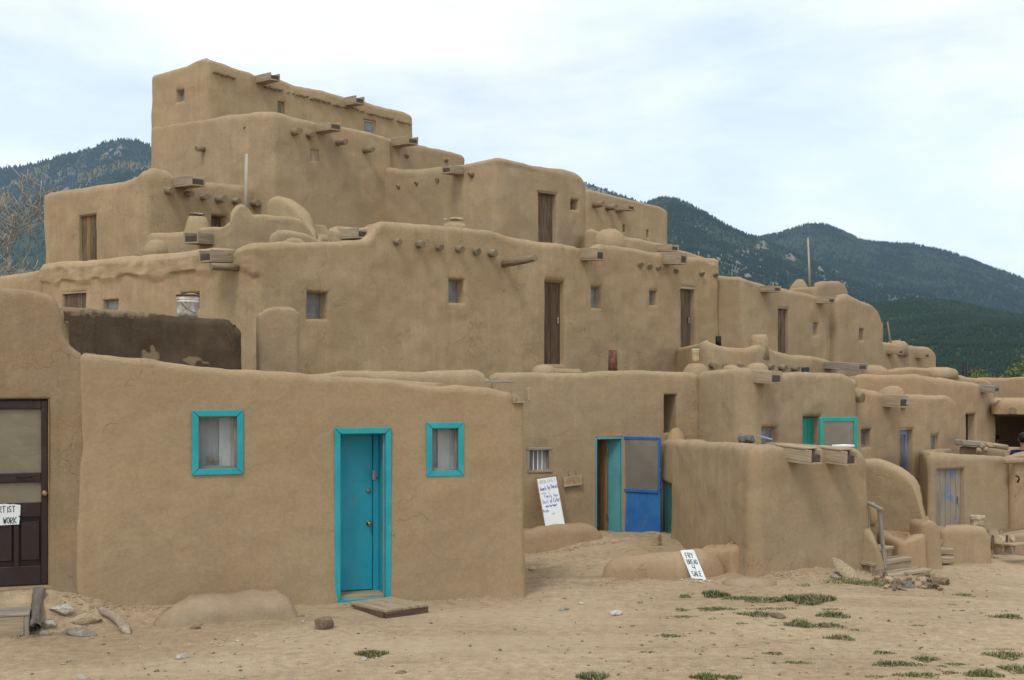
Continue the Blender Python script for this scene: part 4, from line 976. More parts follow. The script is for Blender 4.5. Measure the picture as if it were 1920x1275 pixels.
# ------------------------------------------------------------------ right wing of the second storey
wc0 = (4.30, 27.25); wc = along(wc0, (0.8, -0.6), 1396); wr = along(wc, RU, 1572)
oW1 = dict(e=1, px=(1460, 1478), py=(578, 690), d=0.18, r=0.05); oW2 = dict(e=1, px=(1525, 1534), py=(606, 629), d=0.12, r=0.04)
W = house('right hand second storey house with one narrow door and two roof spouts', [(wc0[0] - .5, wc0[1] + .35), wc, wr, (wr[0] - 2.2, wr[1] + 2.4), (wc0[0] - 1.5, wc0[1] + 2.5)],
          [(1340, 516), (1360, 518), (1385, 519), (1400, 522), (1425, 530), (1440, 535), (1480, 541), (1520, 552), (1545, 560), (1560, 563), (1572, 566)], 2.0, 'mud_mid', [oW1, oW2], rc=0.18, rt=0.13, res=0.07, amp=0.03, nvis=2, seed=15)
W.plank_door(oW1, 2, 'board_dark', depth=0.07, lintel='lintel', handle=False); W.window(oW2, depth=0.05, frame='board', fw=0.03)
W.canale(1, 1432, 536, 548, 1458, w=0.26); W.canale(1, 1536, 557, 569, 1560, w=0.26)
xl = along(wr, (-.74, -.67), 1558); xr = along(wr, RU, 1652)
oX1 = dict(e=0, px=(1611, 1619), py=(617, 638), d=0.12, r=0.04)
Xb = house('rounded end block with a tall hump beside the thin pole', [(xl[0] + .12, xl[1] - .16), (xr[0] + .05, xr[1] - .05), (xr[0] - 2.0, xr[1] + 2.4), (xl[0] - 2.0, xl[1] + 2.4)],
           [(1556, 560), (1566, 560), (1580, 553), (1592, 551), (1600, 556), (1620, 563), (1640, 572), (1648, 580), (1653, 600)], 2.0, 'mud_mid', [oX1], rc=0.14, rt=0.14, res=0.07, amp=0.03, nvis=1, seed=16)
Xb.window(oX1, depth=0.06, frame='board', fw=0.03)
tag(Block('chimney', 'squarish mud chimney hump on the roof at the foot of the right pole', 'chimney', [pw(1527, 29.6), pw(1592, 30.3), (PX(1592, 30.3) - .5, 31), (PX(1527, 29.6) - .5, 30.3)], [(1524, 545), (1532, 531), (1545, 527), (1575, 527), (1586, 533), (1592, 550)], 3.6, M['mud_mid'], rc=0.12, rt=0.1, res=0.08, nvis=1, seed=17, drop=0.05).root, None)
tag(lathe('roof_mound', None, M['mud_mid'], P(1500, 548, 30.6), [(0.25, -0.4), (0.22, 0.1), (0.14, 0.24), (0.08, 0.32), (0.01, 0.33)], 16, 0.1), 'little pointed mud hump left of the right pole', 'chimney')
yl = pw(1640, 31.2); yr = along(yl, RU, 1757)
Yb = house('lower end house with two spouts before the green hill', [yl, yr, (yr[0] - 2.2, yr[1] + 2.4), (yl[0] - 2.2, yl[1] + 2.4)], [(1636, 636), (1652, 639), (1680, 643), (1720, 649), (1745, 652), (1753, 659), (1758, 675)], 0.0, 'mud_mid', rc=0.12, rt=0.13, res=0.08, nvis=1, seed=18)
Yb.canale(0, 1667, 655, 664, 1690, w=0.24); Yb.canale(0, 1721, 661, 671, 1739, w=0.24)
tag(lathe('roof_mound', None, M['mud_mid'], P(1682, 645, 32.2), [(0.3, -0.3), (0.28, 0.0), (0.2, 0.06), (0.02, 0.09)], 16, 0.1), 'flat crumbly mud mound on the lower end house', 'chimney')

# terrace parapet in front of the right wing
Z_ = house('curved terrace parapet over a row of beam ends below the right wing', [pw(1318, 24.6), pw(1400, 24.9), pw(1575, 26.6), (PX(1575, 26.6) - .6, 28.4), (3.2, 27.2)],
           [(1316, 634), (1326, 639), (1350, 648), (1380, 652), (1405, 652), (1425, 646), (1437, 647), (1450, 656), (1480, 663), (1530, 668), (1556, 674), (1568, 682), (1576, 696)], 1.6, 'mud_mid', rc=0.2, rt=0.12, res=0.07, amp=0.03, nvis=2, seed=19)
for e, px, py in ((0, 1334, 684), (0, 1359, 684), (0, 1386, 685), (1, 1440, 687), (1, 1461, 688), (1, 1484, 689)): Z_.viga(e, px, py, None, 0.14, 0.065)
Z_.canale(1, 1553, 678, 691, 1603, w=0.28, ln=0.9, mat='board_grey')
tag(lathe('chimney', None, M['mud_mid'], P(1423, 655, 25.4), [(0.24, -0.2), (0.21, 0.08), (0.195, 0.22), (0.15, 0.29), (0.02, 0.30)], 18, 0.05, sx=0.95), 'stubby round topped chimney on the curved terrace parapet', 'chimney')

# ------------------------------------------------------------------ first storey behind the yard
E0 = house('low roof parapet showing over the turquoise trimmed house', [pw(545, 18.5), pw(919, 18.9), pw(915, 22.5), (-3.0, 21.6)], [(545, 703), (600, 699), (640, 697), (700, 697), (780, 697), (850, 694), (890, 693), (903, 697), (912, 706), (919, 722)], 0.5, 'mud_up', rc=0.12, rt=0.12, res=0.07, amp=0.03, nvis=1, seed=20)
oE1 = dict(e=0, px=(992, 1029), py=(843, 882), d=0.14, r=0.02)
oE2 = dict(e=0, px=(1117, 1166), py=(820, 1004), d=0.34, r=0.02)
oE3 = dict(e=0, px=(1246, 1268), py=(740, 812), d=0.5, r=0.03)
E = house('first storey house with a blue screen door and a white barred window', [pw(917, 19.15), pw(1311, 20.05), pw(1320, 24), pw(925, 23)],
          [(914, 716), (921, 703), (930, 699), (990, 697), (1040, 698), (1100, 699), (1150, 696), (1200, 694), (1260, 696), (1295, 698), (1306, 699), (1312, 704)], -0.25, 'mud_mid', [oE1, oE2, oE3], rc=0.10, rt=0.12, res=0.055, amp=0.028, nvis=1, seed=21, foot=0.03)
# barred window in a raw board frame
r = oE1['_r']; f = E.fr(0)
w_ = boxes('window', E.root, M['board_grey'], f, [((r['s0'] - .04, r['s1'] + .04), (-0.04, 0.03), (r['z1'] - .005, r['z1'] + .035)), ((r['s0'] - .03, r['s1'] + .05), (-0.04, 0.035), (r['z0'] - .035, r['z0'] + .005)),
      ((r['s0'] - .035, r['s0'] + .005), (-0.04, 0.022), (r['z0'] + .006, r['z1'] - .006)), ((r['s1'] - .005, r['s1'] + .035), (-0.04, 0.022), (r['z0'] + .006, r['z1'] - .006))], 0.005, 0.003)
box('pane', w_, M['glass_clear'], f, (r['s0'], r['s1']), (-0.085, -0.081), (r['z0'], r['z1']), 0)
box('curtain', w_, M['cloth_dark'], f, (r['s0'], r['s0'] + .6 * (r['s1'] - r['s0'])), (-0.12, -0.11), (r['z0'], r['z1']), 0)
box('curtain', w_, M['cloth_light'], f, (r['s0'] + .55 * (r['s1'] - r['s0']), r['s1']), (-0.108, -0.10), (r['z0'], r['z1']), 0)
for k in range(4):
    x = r['s0'] + 0.012 + (r['s1'] - r['s0']) * (0.01 + 0.22 * k); box('bar', w_, M['white'], f, (x - .009, x + .009), (-0.07, -0.052), (r['z0'], r['z1']), 0.003)
# doorway: pale teal frame, brown door ajar inside, hinges, teal jamb board
r = oE2['_r']; s0, s1, z0, z1 = r['s0'], r['s1'], r['z0'], r['z1']
df = boxes('door_frame', E.root, M['teal'], f, [((s0 - .012, s0 + .022), (-0.10, 0.012), (z0, z1)), ((s0 + .023, s1 + .06), (-0.10, 0.010), (z1 - .03, z1 + .012)), ((s1 - .012, s1 + .07), (-0.10, 0.008), (z0, z1 - .031))], 0.005, 0.002)
box('jamb_board', df, M['teal'], Fr(f.w(s1 - .015, -0.02, 0), Vector((-0.80, 0.60, 0)), None), (0, 0.255), (-0.012, 0.012), (z0, z1 - .04), 0.004)
dr = Fr(f.w(s1 - .19, -0.16, 0), Vector((-0.62, 0.78, 0)), None)
dl = box('inner_door', df, M['board_warm'], dr, (0, 0.5), (-0.02, 0.02), (z0 + .01, z1 - .04), 0.006)
for zz in (z0 + .28, z1 - .22):
    boxes('hinge', df, M['brass'], f, [((s1 - .205, s1 - .185), (-0.165, -0.135), (zz - .05, zz + .05))], 0.003)
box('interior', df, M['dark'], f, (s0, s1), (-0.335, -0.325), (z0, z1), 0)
# screen door swung out to the right
sa = P(1163, 818, 19.75); sb = P(1239, 818, 19.35); sz1 = PZ(819, 19.5); sz0 = PZ(1004, 19.5)
sf = Fr((sa.x, sa.y, 0), (sb.x - sa.x, sb.y - sa.y, 0)); wd = (Vector((sb.x, sb.y)) - Vector((sa.x, sa.y))).length; st = 0.045
zm_ = PZ(921, 19.5)
sd = boxes('screen_door', E.root, M['blue'], sf, [((0, st), (-0.016, 0.016), (sz0, sz1)), ((wd - st, wd), (-0.016, 0.016), (sz0, sz1)), ((st + .001, wd - st - .001), (-0.016, 0.015), (sz1 - st, sz1)),
      ((st + .001, wd - st - .001), (-0.016, 0.018), (zm_ - .025, zm_ + .025)), ((st + .001, wd - st - .001), (-0.016, 0.015), (sz0, sz0 + .035))], 0.005)
box('panel', sd, M['blue'], sf, (st - .005, wd - st + .005), (-0.010, -0.002), (sz0 + .03, zm_ - .02), 0)
box('screen', sd, M['screen'], sf, (st - .005, wd - st + .005), (-0.003, 0.001), (zm_ + .02, sz1 - st + .005), 0)
for zz in (PZ(880, 19.5), PZ(912, 19.5)): boxes('hinge', sd, M['steel'], sf, [((wd - .012, wd + .004), (0.014, 0.022), (zz - .02, zz + .02))], 0.002)
boxes('corner_tape', sd, M['teal'], sf, [((0.0, 0.02), (0.0165, 0.018), (sz0 + .002, sz0 + .09)), ((0.02, wd * .45), (0.0185, 0.02), (sz0 + .006, sz0 + .022))], 0)
box('door_step', E.root, M['mud_dust'], Fr(f.w((s0 + s1) / 2 + .10, 0, 0), f.u), (-0.34, 0.30), (0.02, 0.40), (gz(*f.w(s1, .3, 0)[:2]) - .1, z0 - .006), 0.05)
# white marker board leaning on the wall, hanging wooden sign
def lean_frame(a, b, top_shift):
    """a: bottom-left, b: bottom-right, top_shift: vector from bottom edge to top edge"""
    u = (Vector(b) - Vector(a)).normalized(); z = Vector(top_shift).normalized(); n = u.cross(z)
    n = n if n.y < 0 else -n
    return Fr(a, u, n.normalized(), z), (Vector(b) - Vector(a)).length, Vector(top_shift).length
yb, yt = 18.86, 19.20
a_, b_, t_ = P(1021, 992, yb), P(1062, 986, yb + .03), P(1004, 896, yt)
wf, ww, wh = lean_frame(a_, b_, t_ - a_)
wb = empty('sign_board', 'tall white marker board covered in blue handwriting, leaning on the mud bench', 'sign board', tuple(a_))
box('board', wb, M['white'], wf, (0.008, ww - .008), (-0.012, 0.002), (0.008, wh - .008), 0)
for u, z in (((0, ww), (0, 0.022)), ((0, ww), (wh - .022, wh)), ((0, .02), (0.023, wh - .023)), ((ww - .02, ww), (0.023, wh - .023))): box('frame_strip', wb, M['board_warm'], wf, u, (-0.014, 0.010), z, 0.003)
wl_ = Fr(wf.w(0, .002, 0), wf.u, wf.n, wf.z)
def wline(mat, txt, f0, f1, zf, ch, pen): lettering(wb, M[mat], wl_, [(txt, f0 * ww, zf * wh, (f1 - f0) * ww / max(1, sum(.62 if c in 'Iil' else 1 for c in txt)), ch * wh, pen)])
for a in (('ink_grey', 'OPEN', .12, .46, .865, .065, .005), ('ink_grey', 'DAILY', .53, .88, .875, .065, .005), ('ink_blue', 'Jewels', .10, .42, .735, .075, .007), ('ink_blue', 'by', .47, .58, .745, .075, .008), ('ink_blue', 'Daniel', .63, .94, .752, .075, .007), ('ink_grey', 'come in', .12, .55, .665, .04, .004),
          ('ink_blue', 'Family', .26, .60, .585, .06, .005), ('ink_blue', 'Own', .67, .88, .585, .06, .005), ('ink_blue', 'Best', .14, .42, .475, .07, .005), ('ink_blue', 'of', .48, .58, .48, .075, .007), ('ink_blue', 'Color', .62, .94, .485, .08, .007), ('ink_blue', 'one by hand', .24, .74, .405, .045, .007), ('ink_blue', 'Prints', .08, .36, .31, .055, .006), ('ink_green', 'oo', .44, .6, .25, .05, .005)): wline(*a)
hw = empty('hanging_sign', 'small weathered wooden sign hung on a wire loop beside the blue doorway', 'sign', tuple(P(1074, 912, 19.4)))
hf, hl, hh = lean_frame(P(1057, 914, 19.36), P(1092, 909, 19.44), P(1056, 895, 19.40) - P(1057, 914, 19.36))
box('board', hw, M['board'], hf, (0, hl), (-0.02, 0.014), (0, hh), 0.004)
lettering(hw, M['ink_rust'], Fr(hf.w(0, .0145, 0), hf.u, hf.n, hf.z), [('OPEN', .055, .04, .052, .09, .011)])
bm = bmesh.new(); add_tube(bm, [hf.w(.09, -.004, hh), hf.w(.085, -.006, hh + .10), hf.w(.10, -.01, hh + .15), hf.w(.14, -.016, hh + .19), hf.w(.18, -.012, hh + .15), hf.w(.21, -.006, hh + .07), hf.w(.22, -.004, hh)], 0.0035, 6); bm_obj('wire', bm, M['steel'], hw)
# mud benches
def ribbon_wall(name, label, cat, pts, prof_h, w, mat, z0, seed=0, sub=10):
    """a low rounded mud wall along a plan line with a height at each point"""
    pts = [Vector(p) for p in pts]; v = []; n = len(pts)
    P2 = []; H = []
    for i in range(n - 1):
        for k in range(sub):
            q = k / sub; P2.append(pts[i].lerp(pts[i + 1], q)); qq = q * q * (3 - 2 * q); H.append(prof_h[i] * (1 - qq) + prof_h[i + 1] * qq)
    P2.append(pts[-1]); H.append(prof_h[-1]); m_ = len(P2); prof = []
    for k in range(13):
        a = math.pi * k / 12; prof.append((-math.cos(a), min(1, math.sin(a) ** 0.45)))
    fc = []; ns = len(prof)
    for i, (p, h) in enumerate(zip(P2, H)):
        t = (P2[min(i + 1, m_ - 1)] - P2[max(i - 1, 0)]).normalized(); nn = Vector((t.y, -t.x)); end = min(i, m_ - 1 - i) / max(1, sub * .45); k = min(1, end); k = math.sqrt(max(0.0, 1 - (1 - k) ** 2)) * .85 + .15
        for (a, hh) in prof:
            q = p + nn * (-a * w / 2 * (k * .6 + .4)); v.append((q.x, q.y, z0 + (h - z0) * hh * k))
    for i in range(m_ - 1):
        for k in range(ns - 1): fc.append((i * ns + k, (i + 1) * ns + k, (i + 1) * ns + k + 1, i * ns + k + 1))
    fc.append(tuple(range(ns))); fc.append(tuple((m_ - 1) * ns + k for k in range(ns))[::-1])
    v = np.array(v); v = v + (0.045 * fbm(v, 0.5, 3, seed))[:, None] * np.array([.6, -1, .45]) + (0.012 * fbm(v, 0.12, 2, seed + 5))[:, None]
    return tag(mesh_obj(name, v, fc, mat, None, True), label, cat)
BG = 'low mud benches and walls of the yard'
b1_ = Block('mud_bench', 'mud bench under the white barred window', 'mud bench', [pw(975, 18.6), pw(1126, 18.9), (PX(1126, 18.9) + .05, 19.45), (PX(975, 18.6), 19.3)], [(975, 994), (1000, 993), (1030, 989), (1060, 985), (1095, 983), (1115, 986), (1124, 993), (1127, 1003)], -0.15, M['mud_red'], rc=0.13, rt=0.12, res=0.045, amp=0.03, nvis=2, seed=23, drop=0.0, batter=0.05, foot=0.03)
ribbon_wall('mud_bench', 'low rounded mud wall in the yard that the white sign leans on', 'low wall', [pw(1128, 15.8), pw(1180, 15.72), pw(1250, 15.72), pw(1310, 15.78), pw(1352, 15.95)], [PZ(1050, 15.8), PZ(1042, 15.75), PZ(1034, 15.75), PZ(1028, 15.8), PZ(1045, 15.95)], 0.42, M['mud_red'], -0.12, 3)
Block('mud_bench', 'short mud bench nestled against the corner of the low block', 'mud bench', [pw(1318, 16.3), pw(1398, 15.6), (PX(1398, 15.6) + .1, 16.3), (PX(1318, 16.3) + .05, 17.0)], [(1316, 1040), (1335, 1031), (1360, 1023), (1380, 1020), (1392, 1025), (1404, 1040)], -0.2, M['mud_red'], rc=0.14, rt=0.14, res=0.045, amp=0.03, nvis=1, seed=61, drop=-0.06, foot=0.04)
tag(lathe('mud_step', None, M['mud_mid'], P(1266, 828, 19.8), [(0.20, -.4), (.18, 0), (.13, .13), (.06, .20), (.01, .21)], 18, .15), 'smooth mud lump below the tall niche in the wall', 'mud lump')
tag(lathe('mud_step', None, M['mud_dust'], (PX(1405, 15.2), 15.15, -0.08), [(0.36, 0), (0.33, 0.10), (0.24, 0.16), (0.03, 0.17)], 20, 0.22, sy=0.7), 'worn lump of mud at the foot of the low block corner', 'mud lump')
# dirt hump against the near wall
q = nearpt(428)
hump = Block('mud_bench', 'long gritty mud hump against the turquoise trimmed house', 'mud bench', [nearpt(292, -0.62), nearpt(562, -0.66), nearpt(566, 0.1), nearpt(288, 0.1)],
             [(285, 1158), (310, 1143), (350, 1133), (400, 1126), (450, 1120), (500, 1114), (530, 1117), (545, 1128), (556, 1148), (566, 1174)], -0.14, M['mud_dust'], rc=0.16, rt=0.24, res=0.035, amp=0.06, nvis=1, seed=25, drop=-0.09, batter=0.10, topn=0.05)

# ------------------------------------------------------------------ low block in front, with two spouts
oG1 = dict(e=0, px=(1241, 1260), py=(906, 1024), d=0.09, r=0.05)
G = house('low square block in the middle with two wooden roof spouts', [pw(1236, 19.75), pw(1411, 15.4), pw(1621, 16.5), (5.0, 18.4), (3.4, 20.2)],
          [(1230, 824), (1260, 825), (1330, 828), (1390, 831), (1412, 833), (1440, 832), (1470, 836), (1500, 838), (1535, 837), (1545, 840), (1560, 841), (1590, 838), (1608, 840), (1617, 848), (1622, 862)], -0.25, 'mud_mid', [oG1], rc=0.13, rt=0.13, res=0.05, amp=0.03, nvis=2, seed=26, foot=0.05, batter=0.05)
r = oG1['_r']; f = G.fr(0)
od = boxes('door', G.root, M['teal_old'], f, [((r['s0'], r['s1']), (-0.075, -0.055), (r['z0'], r['z1']))], 0.003)
for k in range(4): wd_ = (r['s1'] - r['s0']) / 4; box('plank', od, M['teal_old'], f, (r['s0'] + k * wd_ + .004, r['s0'] + (k + 1) * wd_ - .004), (-0.053, -0.02 - .006 * (k % 2)), (r['z0'], r['z1']), 0.004)
G.canale(1, 1486, 838, 865, 1527, w=0.22, ln=0.40, lid=True); G.canale(1, 1556, 841, 868, 1596, w=0.20, ln=0.36, lid=True)

# ------------------------------------------------------------------ first storey houses to the right
oF1 = dict(e=1, px=(1431, 1459), py=(802, 850), d=0.16, r=0.07); oF2 = dict(e=1, px=(1508, 1537), py=(782, 900), d=0.26, r=0.07)
Fb = house('first storey house with a sea green door, right of the seam', [pw(1309, 20.1), pw(1396, 18.8), pw(1602, 20.9), pw(1608, 24.5), pw(1330, 24.5)],
           [(1306, 699), (1318, 695), (1340, 693), (1380, 690), (1397, 690), (1412, 692), (1420, 698), (1450, 702), (1465, 699), (1500, 698), (1560, 699), (1588, 702), (1598, 708), (1604, 720)], -0.2, 'mud_mid', [oF1, oF2], rc=0.26, rt=0.13, res=0.06, amp=0.035, nvis=2, seed=27)
Fb.window(oF1, depth=0.10, frame='board_grey', fw=0.02)
gd = Fb.plank_door(oF2, 3, 'green', depth=0.12, handle=False)
Fb.canale(1, 1424, 694, 718, 1456, w=0.28)
sa, sb = pw(1536, 19.75), pw(1607, 19.95); sf = Fr((sa[0], sa[1], 0), (sb[0] - sa[0], sb[1] - sa[1], 0)); wd = (Vector(sb) - Vector(sa)).length; zt, zb_ = PZ(782, 19.85), PZ(905, 19.85); st = 0.068
sd = boxes('screen_door', Fb.root, M['green'], sf, [((0, st), (-0.016, 0.016), (zb_, zt)), ((wd - st, wd), (-0.016, 0.016), (zb_, zt)), ((st + .001, wd - st - .001), (-0.016, 0.015), (zt - st, zt)), ((st + .001, wd - st - .001), (-0.016, 0.015), (zb_, zb_ + st))], 0.005)
box('screen', sd, M['screen'], sf, (st - .005, wd - st + .005), (-0.003, 0.001), (zb_ + st, zt - st + .005), 0)
oI1 = dict(e=0, px=(1616, 1632), py=(806, 838), d=0.16, r=0.06); oI2 = dict(e=0, px=(1689, 1712), py=(805, 960), d=0.22, r=0.05); oI3 = dict(e=0, px=(1746, 1760), py=(815, 850), d=0.12, r=0.04)
Ib = house('first storey house with a faded blue glazed door and two small windows', [pw(1585, 21.4), pw(1797, 23.7), pw(1790, 27), pw(1590, 26)],
           [(1585, 724), (1610, 726), (1630, 728), (1650, 732), (1662, 740), (1690, 741), (1720, 740), (1760, 741), (1782, 743), (1792, 750), (1798, 768)], -0.6, 'mud_red', [oI1, oI2, oI3], rc=0.14, rt=0.13, res=0.06, amp=0.035, nvis=1, seed=28)
Ib.window(oI1, depth=0.09, frame='board_grey', fw=0.025, lintel='board_red'); Ib.window(oI3, depth=0.05, frame='board', fw=0.03, lintel='lintel')
r = oI2['_r']; f = Ib.fr(0); s0, s1, z0, z1 = r['s0'], r['s1'], r['z0'], r['z1']
bd = boxes('door', Ib.root, M['blue_pale'], f, [((s0, s0 + .05), (-0.14, -0.10), (z0, z1)), ((s1 - .08, s1 - .03), (-0.14, -0.10), (z0, z1)), ((s0 + .051, s1 - .081), (-0.14, -0.10), (z1 - .10, z1)), ((s0 + .051, s1 - .081), (-0.14, -0.10), (z0, z0 + .75))], 0.005)
box('pane', bd, M['pane'], f, (s0 + .05, s1 - .08), (-0.125, -0.12), (z0 + .74, z1 - .09), 0)
box('lintel', Ib.root, M['lintel'], f, (s0 - .03, s1 + .07), (-0.18, -0.01), (z1 - .01, z1 + .04), 0.006)
Ib.canale(0, 1662, 739, 762, 1695, w=0.28)
Ib.viga(0, 1598, 743, 1617, r=0.085)
tag(lathe('roof_mound', None, M['mud_red'], P(1672, 748, 22.7), [(0.27, -0.2), (0.26, 0.04), (0.20, 0.17), (0.10, 0.22), (0.01, 0.23)], 18, 0.12), 'cracked mud hump above the spout of the faded blue door house', 'chimney')
oJ1 = dict(e=1, px=(1811, 1829), py=(777, 860), d=0.22, r=0.05)
Jb = house('first storey end house with a narrow dark doorway and a corner spout', [pw(1598, 25.0), pw(1726, 24.3), pw(1866, 26.6), (9.5, 29), (7.2, 28.5)],
           [(1590, 701), (1640, 702), (1690, 702), (1724, 702), (1750, 706), (1790, 712), (1830, 716), (1850, 722), (1860, 728), (1868, 745)], -0.7, 'mud_red', [oJ1], rc=0.18, rt=0.13, res=0.07, amp=0.03, nvis=2, seed=29)
Jb.plank_door(oJ1, 2, 'brown', depth=0.16, handle=False)
Jb.canale(1, 1843, 722, 735, 1870, w=0.26, mat='board_grey')
J2 = house('low rolling roof parapet behind the end house', [pw(1640, 28.4), pw(1860, 30.4), pw(1850, 32.5), pw(1650, 31)], [(1636, 700), (1655, 696), (1690, 690), (1715, 688), (1740, 690), (1780, 699), (1820, 707), (1848, 710), (1858, 716), (1862, 730)], -0.7, 'mud_red', rc=0.15, rt=0.12, res=0.09, amp=0.04, nvis=1, seed=30)
K2 = house('plain far wall at the right edge below the green bush', [pw(1830, 35.0), pw(2150, 33.0), pw(2150, 37), pw(1830, 38)], [(1830, 708), (1862, 711), (1890, 709), (1925, 706), (2150, 704)], -1.0, 'mud_red', rc=0.15, rt=0.1, res=0.12, nvis=1, seed=31)
# open porch at the right edge
kb = house('deep shaded porch with a thick mud roof at the right edge', [pw(1850, 29.6), pw(2160, 29.0), pw(2160, 30.2), pw(1850, 30.8)], [(1850, 752), (1925, 748), (2160, 746)], -1.0, 'mud_straw', rc=0.08, rt=0.08, res=0.12, nvis=1, seed=32)
kr = Block('porch_roof', None, None, [pw(1860, 26.2), pw(2150, 25.6), pw(2150, 29.1), pw(1860, 29.7)], [(1858, 760), (1864, 753), (1872, 749), (1890, 748), (1925, 750), (2150, 748)], PZ(777, 26), M['mud_red'], rc=0.12, rt=0.12, res=0.07, amp=0.03, nvis=1, seed=33, root=False, parent=kb.root, part='porch_roof', drop=0.0, batter=0.0)
box('ceiling', kb.root, M['board_dark'], Fr((0, 0, 0), (1, 0, 0)), (PX(1862, 26.6), PX(2140, 26)), (-29.4, -26.3), (PZ(777, 26) - .05, PZ(777, 26) - .004), 0)
Block('porch_side', None, None, [pw(2030, 26.0), pw(2160, 26.0), pw(2160, 29.2), pw(2030, 29.4)], [(2030, 775), (2160, 775)], -1.0, M['mud_straw'], rc=0.1, rt=0.03, res=0.12, nvis=1, seed=34, root=False, parent=kb.root, part='side_wall', drop=0.0)
tube('viga', kb.root, M['viga'], [P(1899, 771, 26.5), P(1899, 770, 25.7)], 0.075, 12, 0.1)
# storage house low at the right
oM1 = dict(e=1, px=(1756, 1807), py=(879, 1010), d=0.13, r=0.03)
Mb = house('low store house with a grey and blue plank door', [pw(1723, 22.6), pw(1742, 20.4), pw(1896, 21.2), (10.4, 24.2), (8.3, 24.0)],
           [(1720, 843), (1740, 848), (1780, 851), (1830, 854), (1870, 855), (1900, 858)], -0.6, 'mud_mid', [oM1], rc=0.055, rt=0.10, res=0.055, amp=0.03, nvis=2, seed=35, batter=0.04)
Block('front_wall', None, None, [pw(1883, 20.9), pw(2080, 22.0), (12.0, 24.0), (9.2, 22.4)], [(1880, 860), (1900, 857), (1925, 860), (2080, 850)], -0.6, M['mud_red'], rc=0.10, rt=0.10, res=0.055, amp=0.03, nvis=1, seed=55, root=False, parent=Mb.root, part='front_wall')
Mf = Mb.fr(1)
Mb.plank_door(oM1, 5, depth=0.05, mats=['board_grey', 'board_grey', 'plank_blue', 'plank_blue', 'board_grey'], lintel='lintel', handle=True)
mf_ = Fr(P(1886, 867, 20.88), (pw(2080, 22.0)[0] - pw(1883, 20.9)[0], 22.0 - 20.9, 0))
box('lintel', Mb.root, M['mud_dust'], mf_, (-0.03, 1.6), (-0.05, 0.05), (-.03, .07), 0.03)
mf_ = Fr(P(1905, 898, 21.0), mf_.u); bm = bmesh.new(); add_tube(bm, [mf_.w(0, .0, .05), mf_.w(0, .05, .04), mf_.w(.01, .06, 0), mf_.w(0, .03, -.06)], 0.014, 8); bm_obj('hook', bm, M['iron'], Mb.root)
# mud counter with a plank on the store roof
ob = house('small mud counter with a crooked plank top beside the porch', [pw(1800, 22.7), pw(1882, 22.9), pw(1882, 23.5), pw(1800, 23.4)], [(1798, 836), (1840, 838), (1882, 842)], -0.6, 'mud_dust', rc=0.06, rt=0.04, res=0.06, amp=0.03, nvis=1, seed=36, drop=0.0)
beam('plank', ob.root, M['board_grey'], P(1797, 829, 22.6), P(1850, 834, 22.7), 0.3, 0.10, 0.02, jit=0.008); tube('pole', ob.root, M['board'], [P(1846, 834, 22.5), P(1868, 836, 22.6), P(1888, 839, 22.7)], 0.048, 8, 0.1)
for k, (px, py) in enumerate(((1842, 836), (1848, 842), (1856, 835), (1836, 845))): rock('rubble', ob.root, M['st_tan'] if k % 2 else M['mud_dust'], P(px, py, 22.45), (0.07, 0.06, 0.055), 50 + k, 2)

# ------------------------------------------------------------------ stair corner
lw = Block('wing_wall', 'sweeping curved mud wall beside the wooden steps', 'wall', [pw(1608, 18.7), pw(1748, 17.9), (PX(1748, 17.9) + .12, 18.25), (PX(1612, 18.7) + .1, 19.1)],
           [(1606, 861), (1640, 862), (1655, 866), (1680, 877), (1698, 889), (1708, 899), (1716, 915), (1723, 936), (1730, 960), (1738, 982), (1750, 1000)], -0.35, M['mud_mid'], rc=0.10, rt=0.10, res=0.045, amp=0.035, nvis=2, seed=37, drop=0.0, zmid=0.2)
pi_ = Block('pillar', 'short square mud post at the end of the curved wall', 'mud post', [pw(1730, 17.35), pw(1761, 17.45), (PX(1761, 17.45) + .05, 17.85), (PX(1730, 17.35) - .02, 17.85)], [(1729, 985), (1734, 977), (1750, 976), (1757, 981), (1762, 994)], -0.4, M['mud_red'], rc=0.07, rt=0.07, res=0.04, amp=0.02, nvis=2, seed=38, drop=0.0, foot=0.03)
ld = Block('landing', 'mud landing beside the wooden steps', 'landing', [pw(1688, 16.95), pw(1733, 17.15), pw(1737, 17.9), pw(1646, 18.4), pw(1656, 17.75)], [(1640, 1006), (1690, 1016), (1720, 1008), (1735, 1000)], -0.4, M['mud_red'], rc=0.08, rt=0.07, res=0.05, amp=0.025, nvis=2, seed=39, drop=-0.05)
ck = Block('cheek_wall', 'low mud cheek on the left of the wooden steps', 'mud cheek', [pw(1618, 16.45), pw(1657, 16.25), pw(1640, 17.1), pw(1606, 17.3)], [(1616, 990), (1626, 996), (1638, 1012), (1648, 1030), (1657, 1052)], -0.35, M['mud_mid'], rc=0.06, rt=0.06, res=0.04, amp=0.02, nvis=2, seed=40, drop=0.0, zmid=-0.12, foot=0.04)
st = empty('wooden_steps', 'pale wooden plank steps climbing left to the mud landing', 'steps', (4.9, 16.6, -0.1))
for k in range(4):
    o = Vector((4.82 - 0.16 * k, 16.06 + 0.20 * k, 0)); zt = -0.03 + 0.125 * k; fu = Fr(o, (0.80, 0.60, 0)); wl = 0.92 - 0.05 * k
    tr = box('tread', st, M['board'], fu, (0, wl), (-0.24, 0.015), (zt - .04, zt), 0.008, 0.006)
    box('riser', st, M['board'], fu, (0.01, wl - .02), (-0.03, -0.004), (zt - .18, zt - .042), 0.006, 0.004)
    if k < 2: box('tread', st, M['board_grey'], fu, (0.01, wl - .04), (-0.13, -0.12), (zt + .0005, zt + .012), 0.003)
hr = empty('handrail', 'grey wooden handrail of two posts beside the steps', 'handrail', tuple(P(1655, 1080, 16.45)))
